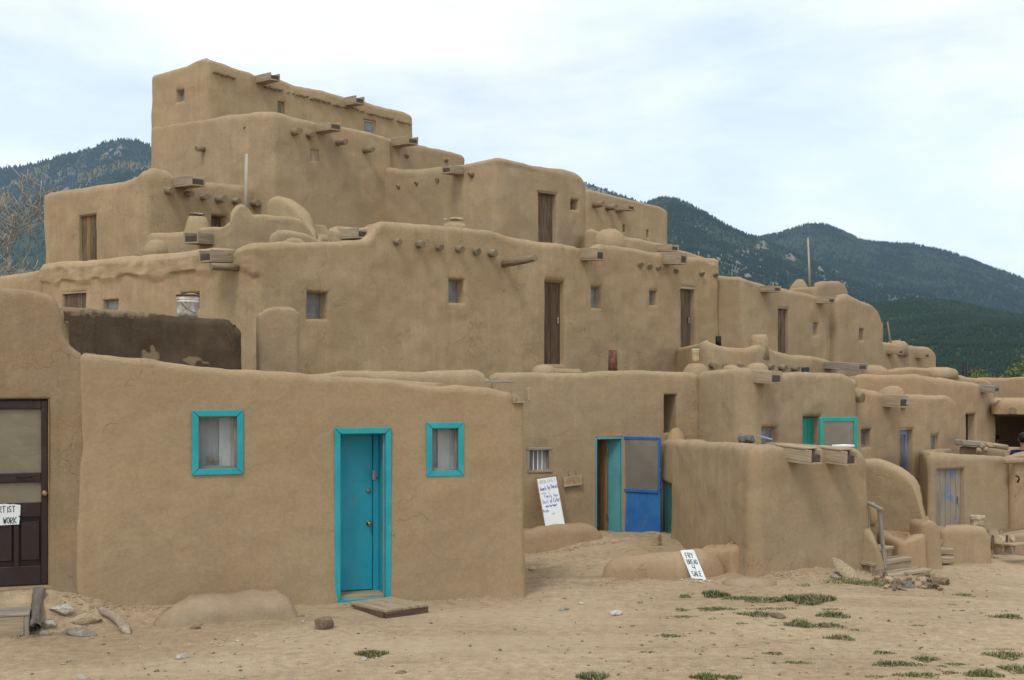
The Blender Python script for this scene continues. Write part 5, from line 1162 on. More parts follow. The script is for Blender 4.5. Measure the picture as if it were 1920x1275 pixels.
beam('rail', hr, M['board_grey'], P(1617, 938, 16.7), P(1653, 955, 16.25), 0.06, 0.035, 0.006)
beam('post', hr, M['board_grey'], P(1648, 954, 16.3), P(1660, 1065, 16.32), 0.045, 0.045, 0.006); beam('post', hr, M['board_grey'], P(1624, 945, 16.62), P(1630, 1010, 16.62), 0.045, 0.045, 0.006)
tag(rock('mud_lump', None, M['mud_red'], P(1636, 965, 18.0), (0.07, 0.08, 0.17), 5, 3, facet=False), 'bulging mud lump on the curved wall behind the handrail', 'mud lump')
nb = Block('mud_bench', 'mud block holding the rusty bucket before the plank door', 'mud bench', [pw(1769, 18.15), pw(1857, 18.45), (PX(1857, 18.45) + .05, 18.85), (PX(1769, 18.15) - .12, 18.6)], [(1766, 996), (1774, 990), (1800, 987), (1830, 984), (1848, 986), (1856, 1000), (1860, 1020)], -0.5, M['mud_red'], rc=0.09, rt=0.10, res=0.045, amp=0.03, nvis=2, seed=41, drop=0.0, foot=0.03, zmid=-0.05)
s2 = empty('wooden_steps', 'two small wooden steps between the mud post and the bucket block', 'steps', tuple(P(1772, 1050, 17.9)))
for k in range(3):
    y = 17.75 + .22 * k; box('tread', s2, M['board'], Fr((PX(1762, y), y, 0), (1, .12, 0)), (0, 0.22), (-0.2, 0), (PZ(1046 - 17 * k, y) - .09, PZ(1046 - 17 * k, y)), 0.012, 0.006)

# ------------------------------------------------------------------ things on the roofs and along the walls
M['st_pink'] = stone('pinkish stone', (0.30, 0.225, 0.16), (0.42, 0.335, 0.255))
M['rusty'] = plain('rusty tin', (0.38, 0.29, 0.17), .6, c2=(.58, .50, .38), var=.2, scale=14)
def bucket(name, label, c, r, h, mat, lid=None, cat='bucket', bands=True):
    e = empty(name, label, cat, c); c = Vector(c)
    lathe('can', e, M[mat], c, [(r * .93, 0), (r * .97, h * .3), (r, h * .72), (r * 1.03, h * .73), (r * 1.03, h * .76), (r, h * .77), (r, h * .84), (r * 1.03, h * .85), (r * 1.03, h * .88), (r, h * .89), (r * 1.02, h), (r * .95, h), (r * .92, h * .9)], 28)
    if lid: lathe('lid', e, M[lid], c + Vector((0, 0, h + .002)), [(r * 1.10, 0), (r * 1.12, .012), (r * 1.08, .022)], 28)
    return e
c = P(352, 596, 16.75); bk = bucket('paint_bucket', 'rusty white metal bucket turned chimney on the dark mud wall', tuple(c), 0.142, PZ(556, 16.75) - c.z, 'white_old', 'rust')
cc = Vector(c); bm = bmesh.new(); add_tube(bm, [cc + Vector((-.06, -.15, .21)), cc + Vector((.02, -.155, .12)), cc + Vector((.12, -.10, .06))], 0.004, 6); bm_obj('bail_handle', bm, M['iron'], bk)
tag(rock('flat_stone', None, M['st_grey'], P(357, 553, 16.75), (0.10, 0.09, 0.025), 3, 3), 'grey flat stone lying on the white bucket chimney', 'stone')
tag(lathe('stove_pipe', None, M['rust'], P(1149, 697, 20.4), [(0.075, 0), (0.073, .10), (0.076, .12), (0.07, .35), (0.066, .35), (0.06, .2)], 22), 'short maroon stove pipe on the roof edge above the blue doorway', 'stove pipe')
c = P(1303, 690, 21.0); tag(lathe('roof_mound', None, M['mud_up'], P(1304, 703, 21.0), [(0.24, -.1), (0.23, .04), (.19, .13), (.12, .19), (.02, .21)], 20, 0.08), 'mud dome on the roof under the cream can', 'chimney')
bucket('chimney_can', 'cream enamel can used as a chimney pot on a mud dome', tuple(P(1304, 680, 21.0)), 0.062, 0.235, 'cream', None, 'can')
tag(lathe('roof_mound', None, M['mud_up'], P(1020, 702, 20.2), [(0.22, -.1), (0.21, .04), (.17, .11), (.09, .15), (.02, .16)], 20, 0.08), 'low mud dome on the roof below the red brown upper door', 'chimney')
tag(box('door_step', None, M['mud_old'], Fr(P(1046, 694, 23.4), (.74, .67, 0)), (-.4, .5), (-.2, .2), (-.2, .02), 0.06, 0.02), 'mud doorstep below the red brown upper door', 'doorstep')
tag(lathe('stove_pipe', None, M['iron'], P(1347, 650, 26.2), [(0.06, 0), (0.06, .22), (0.055, .22), (.05, .1)], 18), 'short black pipe behind the curved terrace parapet', 'stove pipe')
tag(lathe('stove_pipe', None, M['iron'], P(1510, 706, 20.4), [(0.065, -.05), (0.065, .15), (0.06, .15), (.05, .05)], 18), 'squat black pipe on the roof above the sea green door', 'stove pipe')
tag(lathe('stove_pipe', None, M['iron'], P(1809, 712, 31.5), [(0.07, -.4), (0.07, .4), (0.065, .4), (.05, .2)], 18), 'tall black stove pipe rising before the green hill', 'stove pipe')
for lbl, px, py, y, r_, h_ in (('low flat mud dome on the roof right of the cream can', 1372, 696, 21.5, .17, .10), ('squarish mud dome on the roof beside the first storey spout', 1420, 698, 21.8, .20, .17), ('rounded mud hump behind the seam of the end house', 1640, 702, 27.5, .30, .20), ('flat mud dome on the parapet of the rolling roof', 1760, 700, 29.6, .42, .14)):
    tag(lathe('roof_mound', None, M['mud_up'], P(px, py, y), [(r_, -.15), (r_ * .96, h_ * .3), (r_ * .82, h_ * .72), (r_ * .45, h_ * .97), (r_ * .05, h_)], 20, 0.10), lbl, 'chimney')
c1 = empty('chimney', 'tapering round mud chimney capped with a flat stone, left of the tower', 'chimney', tuple(P(369, 450, 22.9)))
lathe('stack', c1, M['mud_up'], P(370, 452, 22.9), [(0.24, 0), (.235, .12), (.20, .32), (.155, .44), (.10, .45)], 20, 0.05); rock('cap_stone', c1, M['st_grey'], P(371, 401.5, 22.9), (0.17, 0.13, 0.030), 12, 3)
c2 = empty('chimney', 'small round chimney with a broken stone cap on the big roof', 'chimney', tuple(P(852, 428, 24.0)))
lathe('stack', c2, M['mud_up'], P(852, 432, 24.0), [(0.25, -.1), (.24, .05), (.20, .12), (.10, .15)], 20, 0.06); rock('cap_stone', c2, M['st_tan'], P(856, 411, 24.0), (0.15, 0.11, 0.035), 14, 3); rock('cap_stone', c2, M['st_white'], P(836, 412, 23.95), (0.035, 0.035, 0.03), 15, 2)
tag(lathe('roof_mound', None, M['mud_up'], P(294, 476, 21.8), [(0.20, -.1), (.20, .06), (.17, .17), (.10, .23), (.02, .245)], 20, 0.05), 'little mud dome on the parapet before the split plank door house', 'chimney')
# stepped parapet left of the tower, with the pole hump; curved buttress; stair lump
tw = Block('parapet_wall', 'stepped mud parapet with a pole hump, left of the tower', 'parapet', [pw(274, 23.0), pw(430, 22.5), pw(600, 23.4), (PX(600, 23.4) - .3, 23.9), (PX(430, 22.5) - .1, 23.0), (PX(274, 23) , 23.5)],
           [(272, 440), (285, 436), (330, 434), (365, 430), (372, 426), (395, 424), (416, 423), (424, 418), (432, 415), (438, 398), (446, 386), (456, 382), (466, 386), (472, 397), (478, 402), (500, 402), (540, 405), (565, 409), (577, 422), (588, 438), (600, 456)], 4.0, M['mud_up'], rc=0.2, rt=0.10, res=0.055, amp=0.03, nvis=2, seed=45, drop=0.0, zmid=4.6)
tw.canale(0, 386, 438, 459, 354, w=0.3, ln=0.5)
Block('buttress', 'sweeping curved mud buttress against the tower base', 'buttress', [pw(498, 24.6), pw(600, 24.0), (PX(600, 24.0) + .1, 24.6), (PX(498, 24.6) + .2, 25.4)], [(496, 378), (505, 369), (515, 365), (528, 369), (545, 380), (560, 394), (575, 414), (588, 436), (600, 462)], 4.0, M['mud_up'], rc=0.14, rt=0.14, res=0.06, amp=0.02, nvis=1, seed=46, drop=0.1, zmid=4.5)
Block('roof_steps', 'worn low mud stair lump on the big roof', 'roof steps', [pw(506, 21.9), pw(606, 22.4), (PX(606, 22.4) - .2, 22.9), (PX(506, 21.9) - .1, 22.4)], [(504, 448), (510, 436), (520, 430), (550, 432), (575, 437), (590, 444), (606, 454)], 4.0, M['mud_up'], rc=0.14, rt=0.13, res=0.05, amp=0.03, nvis=1, seed=47, drop=-.05)
Block('roof_steps', 'lower bulge of the mud stair lump on the big roof', 'roof steps', [pw(524, 21.5), pw(580, 21.75), (PX(580, 21.75), 22.1), (PX(524, 21.5), 21.9)], [(522, 456), (532, 448), (550, 445), (568, 448), (581, 456)], 4.0, M['mud_up'], rc=0.12, rt=0.12, res=0.05, amp=0.02, nvis=1, seed=48, drop=-.05)
tag(tube('pole', None, M['pole'], [P(461, 400, 22.7), P(461.5, 345, 22.72), P(462, 289, 22.75)], [0.034, 0.030, 0.026], 10, 0.1), 'tall bleached pole standing in the stepped parapet before the tower', 'pole')
tag(tube('pole', None, M['pole'], [P(1519, 545, 30.2), P(1517, 495, 30.2), P(1515, 446, 30.2)], [0.027, 0.024, 0.020], 10, 0.1), 'tall thin pole against the dark mountain on the right', 'pole')
tag(tube('pole', None, M['viga'], [P(1671, 650, 32.0), P(1664, 604, 32.2)], [0.025, 0.020], 8, 0.1), 'short leaning ladder pole on the lower end house', 'pole')
tag(tube('pole', None, M['viga'], [P(1690, 650, 32.2), P(1686, 636, 32.2)], [0.03, 0.025], 8, 0.1), 'stub of a second ladder pole on the lower end house', 'pole')
tag(rock('stone', None, M['st_dark'], P(1400, 824, 16.7), (0.115, 0.10, 0.075), 21, 3), 'dark grey stone on the roof of the low middle block', 'stone')
tag(beam('stick', None, M['blue_pale'], P(1421, 817, 16.9), P(1448, 824, 16.7), 0.02, 0.02, 0.003), 'pale blue stick lying on the low middle block', 'stick')
tag(box('tray', None, M['white'], Fr(P(1581, 838, 16.9), (.8, .6, 0)), (-.13, .13), (-.09, .09), (0, .03), 0.006), 'white board lying between the spout and the sea green screen', 'board')
tag(rock('ball', None, plain('red rag', (.5, .1, .08), .8), P(1590, 862, 15.9), (0.02, 0.02, 0.02), 4, 2, facet=False), 'tiny red bobble caught on the right hand spout', 'bobble')
Ll = empty('plastic_sheet', 'faded grey strip of sheeting hanging from the spout of the faded blue door house', 'sheet', tuple(P(1698, 757, 22.1)))
box('strip', Ll, M['steel'], Fr(P(1694, 757, 22.0), (1, -.2, 0)), (0, .2), (-.01, .01), (-.012, .012), 0.002); box('strip', Ll, M['steel'], Fr(P(1696, 752, 22.0), (1, -.2, 0)), (0, .05), (-.01, .01), (-.05, .05), 0.002)
# ------------------------------------------------------------------ yard things
yb = 15.42; yt = 15.62
fb, fw_, fh_ = lean_frame(P(1299, 1090, yb), P(1322, 1089, yb + .01), P(1275, 1032, yt) - P(1299, 1090, yb)); fw_ = fw_ * 1.12
fs = empty('sign_board', 'white hand lettered board FRY BREAD 4 SALE leaning on the low mud wall', 'sign board', tuple(fb.o))
uu = []; rr_ = 0.022
for (cx_, cz_, a0_) in ((fw_ - rr_, rr_, -90), (fw_ - rr_, fh_ - rr_, 0), (rr_, fh_ - rr_, 90), (rr_, rr_, 180)):
    for k in range(5): a = R(a0_ + 22.5 * k); uu.append((cx_ + rr_ * math.cos(a), cz_ + rr_ * math.sin(a)))
bm = bmesh.new(); t1 = [bm.verts.new(fb.w(u, .008, z)) for u, z in uu]; t0 = [bm.verts.new(fb.w(u, -.008, z)) for u, z in uu]; bm.faces.new(t1); bm.faces.new(t0[::-1])
for k in range(len(uu)): bm.faces.new((t0[k], t0[(k + 1) % len(uu)], t1[(k + 1) % len(uu)], t1[k]))
bmesh.ops.recalc_face_normals(bm, faces=bm.faces); bm_obj('board', bm, M['white'], fs)
lettering(fs, M['ink'], Fr(fb.w(0, .008, 0), fb.u, fb.n, fb.z), [('FRY', fw_ * .24, fh_ * .74, fw_ * .19, fh_ * .16, .008), ('BREAD', fw_ * .16, fh_ * .54, fw_ * .155, fh_ * .14, .007), ('4', fw_ * .38, fh_ * .355, fw_ * .26, fh_ * .14, .008), ('SALE', fw_ * .16, fh_ * .15, fw_ * .18, fh_ * .16, .008)])
bm = bmesh.new()
for k in range(26):
    x, y = PX(random.uniform(1275, 1336), 15.35) , random.uniform(15.20, 15.46); z = gz(x, y); a = random.uniform(0, 6.3); l = random.uniform(.02, .06); fr_ = Fr((x, y, z + .006), (math.cos(a), math.sin(a), random.uniform(-.1, .1)))
    add_box(bm, fr_, (0, l), (0, l * .5), (0, .006), 0.001, .002)
tag(bm_obj('plaster_crumbs', bm, M['white_old']), 'white flakes scattered round the foot of the fry bread board', 'flakes', kind='stuff')
def gp(px, py, dz=0.0, y0=12.0):
    """the ground point seen at a photo point"""
    y = y0
    for k in range(40):
        x = PX(px, y); yn = (EYE - gz(x, y)) * F / (py - HY); y = 0.5 * y + 0.5 * yn
    return Vector((PX(px, y), y, gz(PX(px, y), y) + dz))
def gstone(label, mat, px, py, size, seed, rot=(0, 0, 0), sink=0.25, facet=True, name='stone', cat='stone'):
    c = gp(px, py); c.z += size[2] * (1 - 2 * sink) * .6
    return tag(rock(name, None, M[mat], c, size, seed, 3, rot=rot, facet=facet), label, cat)
c = gp(1558, 1062, 0, 15); e = gp(1618, 1097, 0, 15); 
sl_ = rock('stone_slab', None, M['st_tan'], (Vector(P(1586, 1071, 15.55))), (0.30, 0.045, 0.115), 33, 3, rot=(R(-35), R(38), R(14))); tag(sl_, 'large tan stone slab leaning against the low middle block', 'stone slab')
gstone('wedge shaped tan stone at the end of the low mud wall', 'st_tan', 1362, 1070, (0.10, 0.09, 0.13), 35, (0, R(20), 0), 0.2)
gstone('flat tan stone beside the kerb of the low middle block', 'st_tan', 1393, 1064, (0.15, 0.10, 0.05), 36, sink=0.3)
gstone('upright tan stone propping the blue screen door', 'st_tan', 1231, 1022, (0.075, 0.07, 0.13), 37, (0, R(8), 0), 0.12)
for k, (lbl, mat, px, py, sz, rot) in enumerate((
    ('white quartz stone behind the grey flat stone', 'st_white', 115, 1166, (.135, .09, .060), (0, 0, 0)), ('squarish tan stone between white stone and curved stone', 'st_tan', 162, 1166, (.16, .10, .062), (0, 0, R(10))),
    ('small white pebble beside the leaning log', 'st_white', 81, 1166, (.045, .04, .035), (0, 0, 0)), ('small pink stone at the dark door corner', 'st_white', 92, 1138, (.075, .06, .045), (0, 0, 0)),
    ('long grey flat stone in front of the white stone', 'st_grey', 152, 1190, (.165, .10, .042), (0, R(8), R(-14))))): gstone(lbl, mat, px, py, sz, 60 + k, rot, 0.22, facet=(k != 4))
cs = empty('stone', 'long curved pinkish stone lying below the tan wall', 'stone', tuple(gp(218, 1178)))
bm = bmesh.new(); add_tube(bm, [gp(183, 1150, .0), gp(196, 1155, .035), gp(212, 1163, .042), gp(226, 1174, .038), gp(236, 1186, .025), gp(242, 1190, 0)], [.015, .04, .048, .05, .05, .015], 12, 0.25); bm_obj('body', bm, M['st_pink'], cs)
gstone('cube shaped brown stone standing before the turquoise door', 'st_brown', 606, 1178, (.105, .09, .10), 71, (0, R(3), R(8)), 0.12)
tag(tube('log', None, M['log'], [gp(62, 1180, .03), gp(66, 1150, .10) , P(70, 1128, 12.55), P(75, 1104, 12.62)], [.060, .055, .054, .060], 14, 0.16), 'grey bark log leaning by the brown screen door', 'log')
lgk = tube('cut_branch', None, M['st_white'], [P(67, 1141, 12.43), P(67, 1141, 12.38)], 0.02, 10); tag(lgk, 'pale cut branch stub on the leaning bark log', 'branch stub')
# wooden step at the left edge
ps = empty('wooden_step', 'low wooden platform step at the left edge', 'step', (-5.2, 12.2, .05))
fr_ = Fr((-4.98, 12.0, 0.0), (0.95, 0.30, 0)); zt = 0.215
for k in range(4): box('plank', ps, M['board_grey'], fr_, (-.9, .335 + random.uniform(-.01, .01)), (-.15 - .142 * k, -.012 - .142 * k), (zt - .03, zt - random.uniform(0, .006)), 0.006, 0.003)
box('front_board', ps, M['board'], fr_, (-.9, .285), (-.045, -.018), (-.06, zt - .032), 0.005, 0.003); box('corner_post', ps, M['board_grey'], fr_, (.288, .335), (-.10, -.02), (-.06, zt - .032), 0.005); box('side_board', ps, M['board_grey'], fr_, (.30, .33), (-.56, -.11), (-.04, zt - .032), 0.005)
# ramp board before the turquoise door
rp_ = empty('door_ramp', 'sloping wooden ramp on the ground before the turquoise door', 'ramp', tuple(gp(725, 1150)))
q0, q1 = gp(655, 1136), gp(733, 1129); q2, q3 = gp(722, 1160), gp(800, 1157)
u = (q1 - q0); u.z = 0; dn = (q2 - q0); dn.z = 0; dl = dn.length; u_l = u.length
u.normalize(); dn.normalize(); nn = Vector((0, 0, 1))
def rampw(a, b, c): return q0 + u * (a * u_l) + dn * (b * dl) + Vector((0, 0, c))
for k in range(5):
    a0_, a1_ = k / 5 + .004, (k + 1) / 5 - .004; bm = bmesh.new(); uvl = bm.loops.layers.uv.verify()
    zt0, zt1 = .045, .085 + random.uniform(-.004, .004)
    vs = [bm.verts.new(rampw(a, b, c)) for (a, b, c) in ((a0_, 0, zt0 - .03), (a1_, 0, zt0 - .03), (a1_, 1, zt1 - .03), (a0_, 1, zt1 - .03), (a0_, 0, zt0), (a1_, 0, zt0), (a1_, 1, zt1), (a0_, 1, zt1))]
    for fcs in ((0, 1, 2, 3), (7, 6, 5, 4), (0, 4, 5, 1), (1, 5, 6, 2), (2, 6, 7, 3), (3, 7, 4, 0)):
        nf = bm.faces.new([vs[i] for i in fcs])
        for lp in nf.loops: d = lp.vert.co - q0; lp[uvl].uv = (d.dot(dn) + k * 3, d.dot(u) + k * .7 + d.z)
    bmesh.ops.recalc_face_normals(bm, faces=bm.faces); bmesh.ops.bevel(bm, geom=list(bm.edges), offset=.004, segments=1, affect='EDGES'); bm_obj('plank', bm, M['board'], rp_)
beam('front_board', rp_, M['board_red'], rampw(0.0, .985, .015) + dn * .012, rampw(1, .985, .015) + dn * .012, .022, .085, .004)
beam('side_rail', rp_, M['board_red'], rampw(.0, .15, -.005), rampw(.0, .96, .02), .03, .06, .004)
# right hand corner
rb = gp(1834, 1015, 0, 19); bk = bucket('rusty_bucket', 'old rusty bucket on the mud block before the plank door', tuple(P(1833, 988, 18.62)), 0.105, 0.17, 'rusty', None)
tag(rock('paper_bag', None, M['white'], gp(1872, 1038, .03, 18.5), (.075, .05, .05), 81, 3, rough=.7), 'crumpled white bag on the ground beside the rubble', 'bag')
lg = 'split stone and log blocks edging the terrace at the right'
lb = ('wide pale block of the terrace edge beside the bucket block', 'grey block in the terrace edge behind the weeds', 'last block of the terrace edge at the picture border', 'small block of the terrace edge touching the mud block', 'dark end block of the terrace edge above the little bench')
for k, (px0, px1, py0, py1, mt) in enumerate(((1863, 1886, 1004, 1026, 'st_tan'), (1889, 1902, 1003, 1020, 'st_tan'), (1911, 1935, 1000, 1017, 'st_tan'), (1853, 1862, 1008, 1028, 'st_brown'), (1904, 1909, 1003, 1018, 'log'))):
    y = 19.6 + .012 * (px0 - 1853); c = (P(px0, py1, y) + P(px1, py0, y)) / 2; w_ = (PX(px1, y) - PX(px0, y)) / 2; h_ = abs(PZ(py0, y) - PZ(py1, y)) / 2 
    tag(rock('edging_block', None, M[mt], c, (w_ * 1.15, .12, h_ * 1.2), 90 + k, 3, rough=.15), lb[k], 'stone block', lg)
for k, px in enumerate((1860, 1887)):
    tag(beam('stake', None, M['board_dark'], P(px, 1029 - 4 * k, 19.45), P(px + 1.5, 1003, 19.45), .035, .03, .005), ('dark stake left of the wide terrace block', 'dark stake right of the wide terrace block')[k], 'stake')
tb = Block('terrace_bank', 'dirt bank held by the stone edging in front of the store house', 'bank', [pw(1855, 19.7), pw(2080, 21.4), pw(2080, 22.6), pw(1850, 21.6)], [(1850, 1009), (1880, 1003), (1920, 998), (2080, 990)], -0.7, M['mud_dust'], rc=.1, rt=.08, res=.06, amp=.04, nvis=1, seed=49, drop=-.06)
lbn = empty('little_bench', 'little plank bench at the right edge below the edging', 'bench', tuple(P(1905, 1038, 18.9)))
beam('seat', lbn, M['board'], P(1888, 1021, 18.75), P(1945, 1019, 19.2), .22, .03, .006); beam('leg', lbn, M['board_grey'], P(1901, 1023, 18.75), P(1902, 1037, 18.75), .04, .03, .004); beam('leg', lbn, M['board_grey'], P(1938, 1022, 19.1), P(1939, 1036, 19.1), .04, .03, .004); box('end_board', lbn, M['board_grey'], Fr(P(1890, 1023, 18.78), (1, .2, 0)), (0, .03), (-.1, .1), (-.12, -.005), .004)
rg = 'rubble stones heaped at the foot of the wooden steps'
rs = random.Random(5)
heap = [(1762, 1095, .115, 'st_brown', 'broad brown stone at the right end of the rubble heap'), (1690, 1097, .09, 'st_brown', 'chunky brown stone in the front of the rubble heap'), (1706, 1102, .075, 'st_dark', 'dark basalt stone at the lower front of the rubble heap'), (1668, 1092, .08, 'st_tan', 'tan stone left of the bottom step in the rubble heap'),
        (1728, 1090, .08, 'st_tan', 'pale tan stone under the bottom step end'), (1648, 1081, .10, 'st_brown', 'brown stone at the left end of the rubble heap'), (1722, 1100, .08, 'st_dark', 'second dark stone, right of the basalt in the heap'), (1740, 1103, .08, 'st_brown', 'loose brown stone fallen in front of the rubble heap')]
for k, (px, py, s_, mt, lb_) in enumerate(heap):
    c = gp(px, py, s_ * .25, 15.3); tag(rock('rubble_stone', None, M[mt], c, (s_ * 1.15, s_ * .8, s_ * .62), 120 + k, 3, rot=(rs.uniform(-.4, .4), rs.uniform(-.4, .4), rs.uniform(0, 3)), rough=.5), lb_, 'stone', rg)
for k in range(46):
    px = rs.uniform(1640, 1778); py = rs.uniform(1085, 1108) if px > 1655 else rs.uniform(1080, 1094); s_ = rs.uniform(.025, .065); mt = rs.choice(['st_brown', 'st_brown', 'st_brown', 'st_tan', 'st_dark', 'mud_dust'])
    c = gp(px, py, s_ * rs.uniform(.2, .8), 15.3)
    tag(rock('rubble_stone', None, M[mt], c, (s_ * rs.uniform(.9, 1.3), s_ * rs.uniform(.7, 1.0), s_ * rs.uniform(.5, .8)), 150 + k, 2, rot=(rs.uniform(-.6, .6), rs.uniform(-.6, .6), rs.uniform(0, 3)), rough=.5), 'small stone filling the gaps of the rubble heap', 'stone', rg)
hb = []
for k, (lbl, mt, px, py, s_) in enumerate((('pale grey stone half sunk below the yard, left of the two', 'st_grey', 1058, 1144, .055), ('white stone on the dirt below the low yard wall', 'st_white', 1156, 1152, .09), ('small rounded pale stone in the open dirt', 'st_white', 1092, 1133, .06), ('flat brown stone among the grass tufts', 'st_brown', 1458, 1157, .10),
      ('tiny brown stone in the middle of the dirt', 'st_brown', 1336, 1188, .035), ('flat dark chip near the long mud hump', 'st_brown', 367, 1179, .06), ('white chip in the dirt below the hump', 'st_white', 341, 1234, .07), ('white bone shaped chip by the single grass tuft', 'st_white', 682, 1237, .05),
      ('white stone cut by the lower picture edge', 'st_white', 155, 1274, .08), ('brown clod on the dirt below the ramp', 'st_brown', 752, 1262, .05), ('small clod beside the near wall and hump', 'st_brown', 566, 1156, .04), ('flat tan stone in the yard by the low wall end', 'st_tan', 998, 1068, .08), ('grey stone stub in the grass before the slab', 'st_grey', 1566, 1083, .08))):
    gstone(lbl, mt, px, py, (s_, s_ * .7, s_ * .42), 200 + k, (0, 0, k * .7), .3)

# grass, weeds, gravel
def blades(name, label, tufts, cols, seed):
    rs = np.random.RandomState(seed); V = []; Fc = []; mi = []
    for (px, py, wpx, dpx, hgt, n) in tufts:
        c = gp(px, py, 0, 13); rx = wpx * 1.4 / F * c.y / 2; ry = dpx * 1.3 / (py - HY) * c.y / 2
        for k in range(int(n * 1.35)):
            a, q = rs.uniform(0, 6.283), math.sqrt(rs.uniform(0, 1)) ; q = q * (0.75 + .25 * math.sin(3 * a + px))
            x = c.x + rx * q * math.cos(a) * 1.05; y = c.y + ry * q * math.sin(a); z = gz(x, y) - .004 if k % 6 == 0 or True else 0
            h = hgt * 1.05 * rs.uniform(.35, 1.15) * (1 - .45 * q); ln = rs.uniform(.3, 1.0) * h; b = rs.uniform(0, 6.283); w = rs.uniform(.003, .0055)
            t = np.array([math.cos(b), math.sin(b)]); sd_ = np.array([-t[1], t[0]]) * w; i = len(V)
            for (u, hh, ww) in ((0, 0, 1), (.35 * ln, .6 * h, .8)):
                V.append((x + t[0] * u - sd_[0] * ww, y + t[1] * u - sd_[1] * ww, z + hh)); V.append((x + t[0] * u + sd_[0] * ww, y + t[1] * u + sd_[1] * ww, z + hh))
            V.append((x + t[0] * ln, y + t[1] * ln, z + h * rs.uniform(.85, 1.0))); Fc += [(i, i + 1, i + 3, i + 2), (i + 2, i + 3, i + 4)]; m_ = rs.choice(len(cols), p=[.5, .3, .2]); mi += [m_, m_]
    o = mesh_obj(name, V, Fc, [M[c] for c in cols]); o.data.polygons.foreach_set('material_index', mi); return tag(o, label, 'grass', kind='stuff')
for nm, c in (('gr_a', (.165, .185, .070)), ('gr_b', (.260, .255, .115)), ('gr_c', (.40, .335, .195)), ('wd', (.045, .095, .030))):
    M[nm] = plain({'gr_a': 'green grass', 'gr_b': 'yellow green grass', 'gr_c': 'dry grass', 'wd': 'weed leaves'}[nm], c, .7, var=.35, scale=3, bmp=0)
T_ = []
for (cx_, cy_, w_, d_, h_, n_) in ((1340, 1117, 42, 9, .08, 520), (1390, 1122, 90, 7, .035, 500), (1440, 1126, 110, 10, .05, 800), (1515, 1127, 78, 14, .09, 1300), (1285, 1119, 26, 6, .04, 160), (1200, 1130, 14, 4, .02, 50), (1278, 1144, 26, 6, .03, 110), (1340, 1143, 62, 7, .04, 320), (1282, 1157, 40, 5, .025, 170), (1336, 1160, 24, 4, .015, 60),
     (1445, 1142, 90, 6, .025, 260), (1420, 1153, 58, 8, .05, 420), (1560, 1143, 44, 5, .02, 130), (1562, 1155, 50, 9, .06, 420), (1500, 1172, 42, 11, .07, 420), (1550, 1174, 64, 9, .04, 360), (1605, 1182, 26, 4, .02, 80), (1575, 1197, 46, 8, .045, 300), (1450, 1173, 20, 3, .015, 50), (1390, 1169, 24, 3, .02, 70), (1258, 1193, 42, 6, .03, 170), (1215, 1223, 38, 4, .02, 90),
     (1450, 1226, 34, 5, .03, 150), (1402, 1235, 24, 3, .018, 60), (1492, 1243, 56, 5, .025, 170), (1432, 1198, 12, 3, .015, 30), (1808, 1117, 36, 6, .04, 170), (1786, 1134, 18, 4, .015, 50), (1722, 1173, 34, 4, .018, 90), (1890, 1157, 52, 7, .045, 260), (1655, 1225, 36, 6, .03, 180), (1680, 1246, 82, 9, .04, 420), (1735, 1237, 42, 8, .045, 280), (1792, 1246, 38, 5, .025, 130), (1764, 1249, 14, 4, .02, 40),
     (1885, 1230, 62, 12, .05, 420), (1885, 1218, 60, 4, .02, 110), (1905, 1256, 50, 14, .05, 320), (1845, 1265, 56, 14, .06, 420), (1720, 1267, 70, 9, .04, 300), (1640, 1269, 50, 5, .02, 110), (1780, 1262, 30, 6, .03, 90), (1112, 1272, 48, 12, .07, 360), (1325, 1272, 46, 10, .06, 330), (1370, 1272, 36, 8, .04, 180), (697, 1228, 50, 10, .055, 520), (38, 1192, 16, 6, .03, 90),
     (1600, 1092, 90, 12, .05, 520), (1655, 1097, 80, 8, .045, 420), (1830, 1052, 34, 8, .05, 170), (1882, 1031, 26, 8, .08, 240), (1895, 1037, 24, 5, .04, 100), (1862, 1046, 26, 5, .03, 80), (1508, 1098, 24, 5, .03, 60)): T_.append((cx_, cy_, w_, d_, h_, n_))
blades('grass', 'short dry green grass tufts dotted over the dirt yard', T_, ('gr_a', 'gr_b', 'gr_c'), 4)
# straw and twigs strewn on the dirt at the dark door and in the yard
ST = []
rs2 = np.random.RandomState(9); bm = bmesh.new()
for k in range(420):
    if k < 170: p = gp(rs2.uniform(0, 190), rs2.uniform(1112, 1165), .006, 12.2)
    else: p = gp(rs2.uniform(985, 1250), rs2.uniform(1035, 1105), .008, 16.5)
    a = rs2.uniform(0, 3.14); l = rs2.uniform(.02, .075); t_ = Vector((math.cos(a), math.sin(a), rs2.uniform(-.15, .35)))
    add_tube(bm, [p, p + t_ * l], .0022, 3)
for fc in bm.faces: fc.smooth = False
tag(bm_obj('straw', bm, M['board']), 'straw strewn on the dirt by the dark door and in the yard', 'straw', kind='stuff')
V = []; Fc = []; mi = []; rs3 = np.random.RandomState(12)
oct_ = np.array([(1, 0, 0), (0, 1, 0), (-1, 0, 0), (0, -1, 0), (0, 0, 1), (0, 0, -1.0)]); of = [(0, 1, 4), (1, 2, 4), (2, 3, 4), (3, 0, 4), (1, 0, 5), (2, 1, 5), (3, 2, 5), (0, 3, 5)]
npb = 2400; sx = rs3.uniform(-40, 1960, npb); sy = 1055 + 225 * rs3.uniform(0, 1, npb) ** 0.8
Yg = EYE * F / (sy - HY); Xg = (sx - CX) / F * Yg
dens = fbm(np.stack([Xg, Yg, Xg * 0], -1), 1.6, 3, 40); ok = (dens > rs3.uniform(-.7, .45, npb)) & (Yg < wall_y(Xg) - .05) | (Xg > .3)
Xg, Yg = Xg[ok], Yg[ok]; Zg = ground(Xg, Yg)
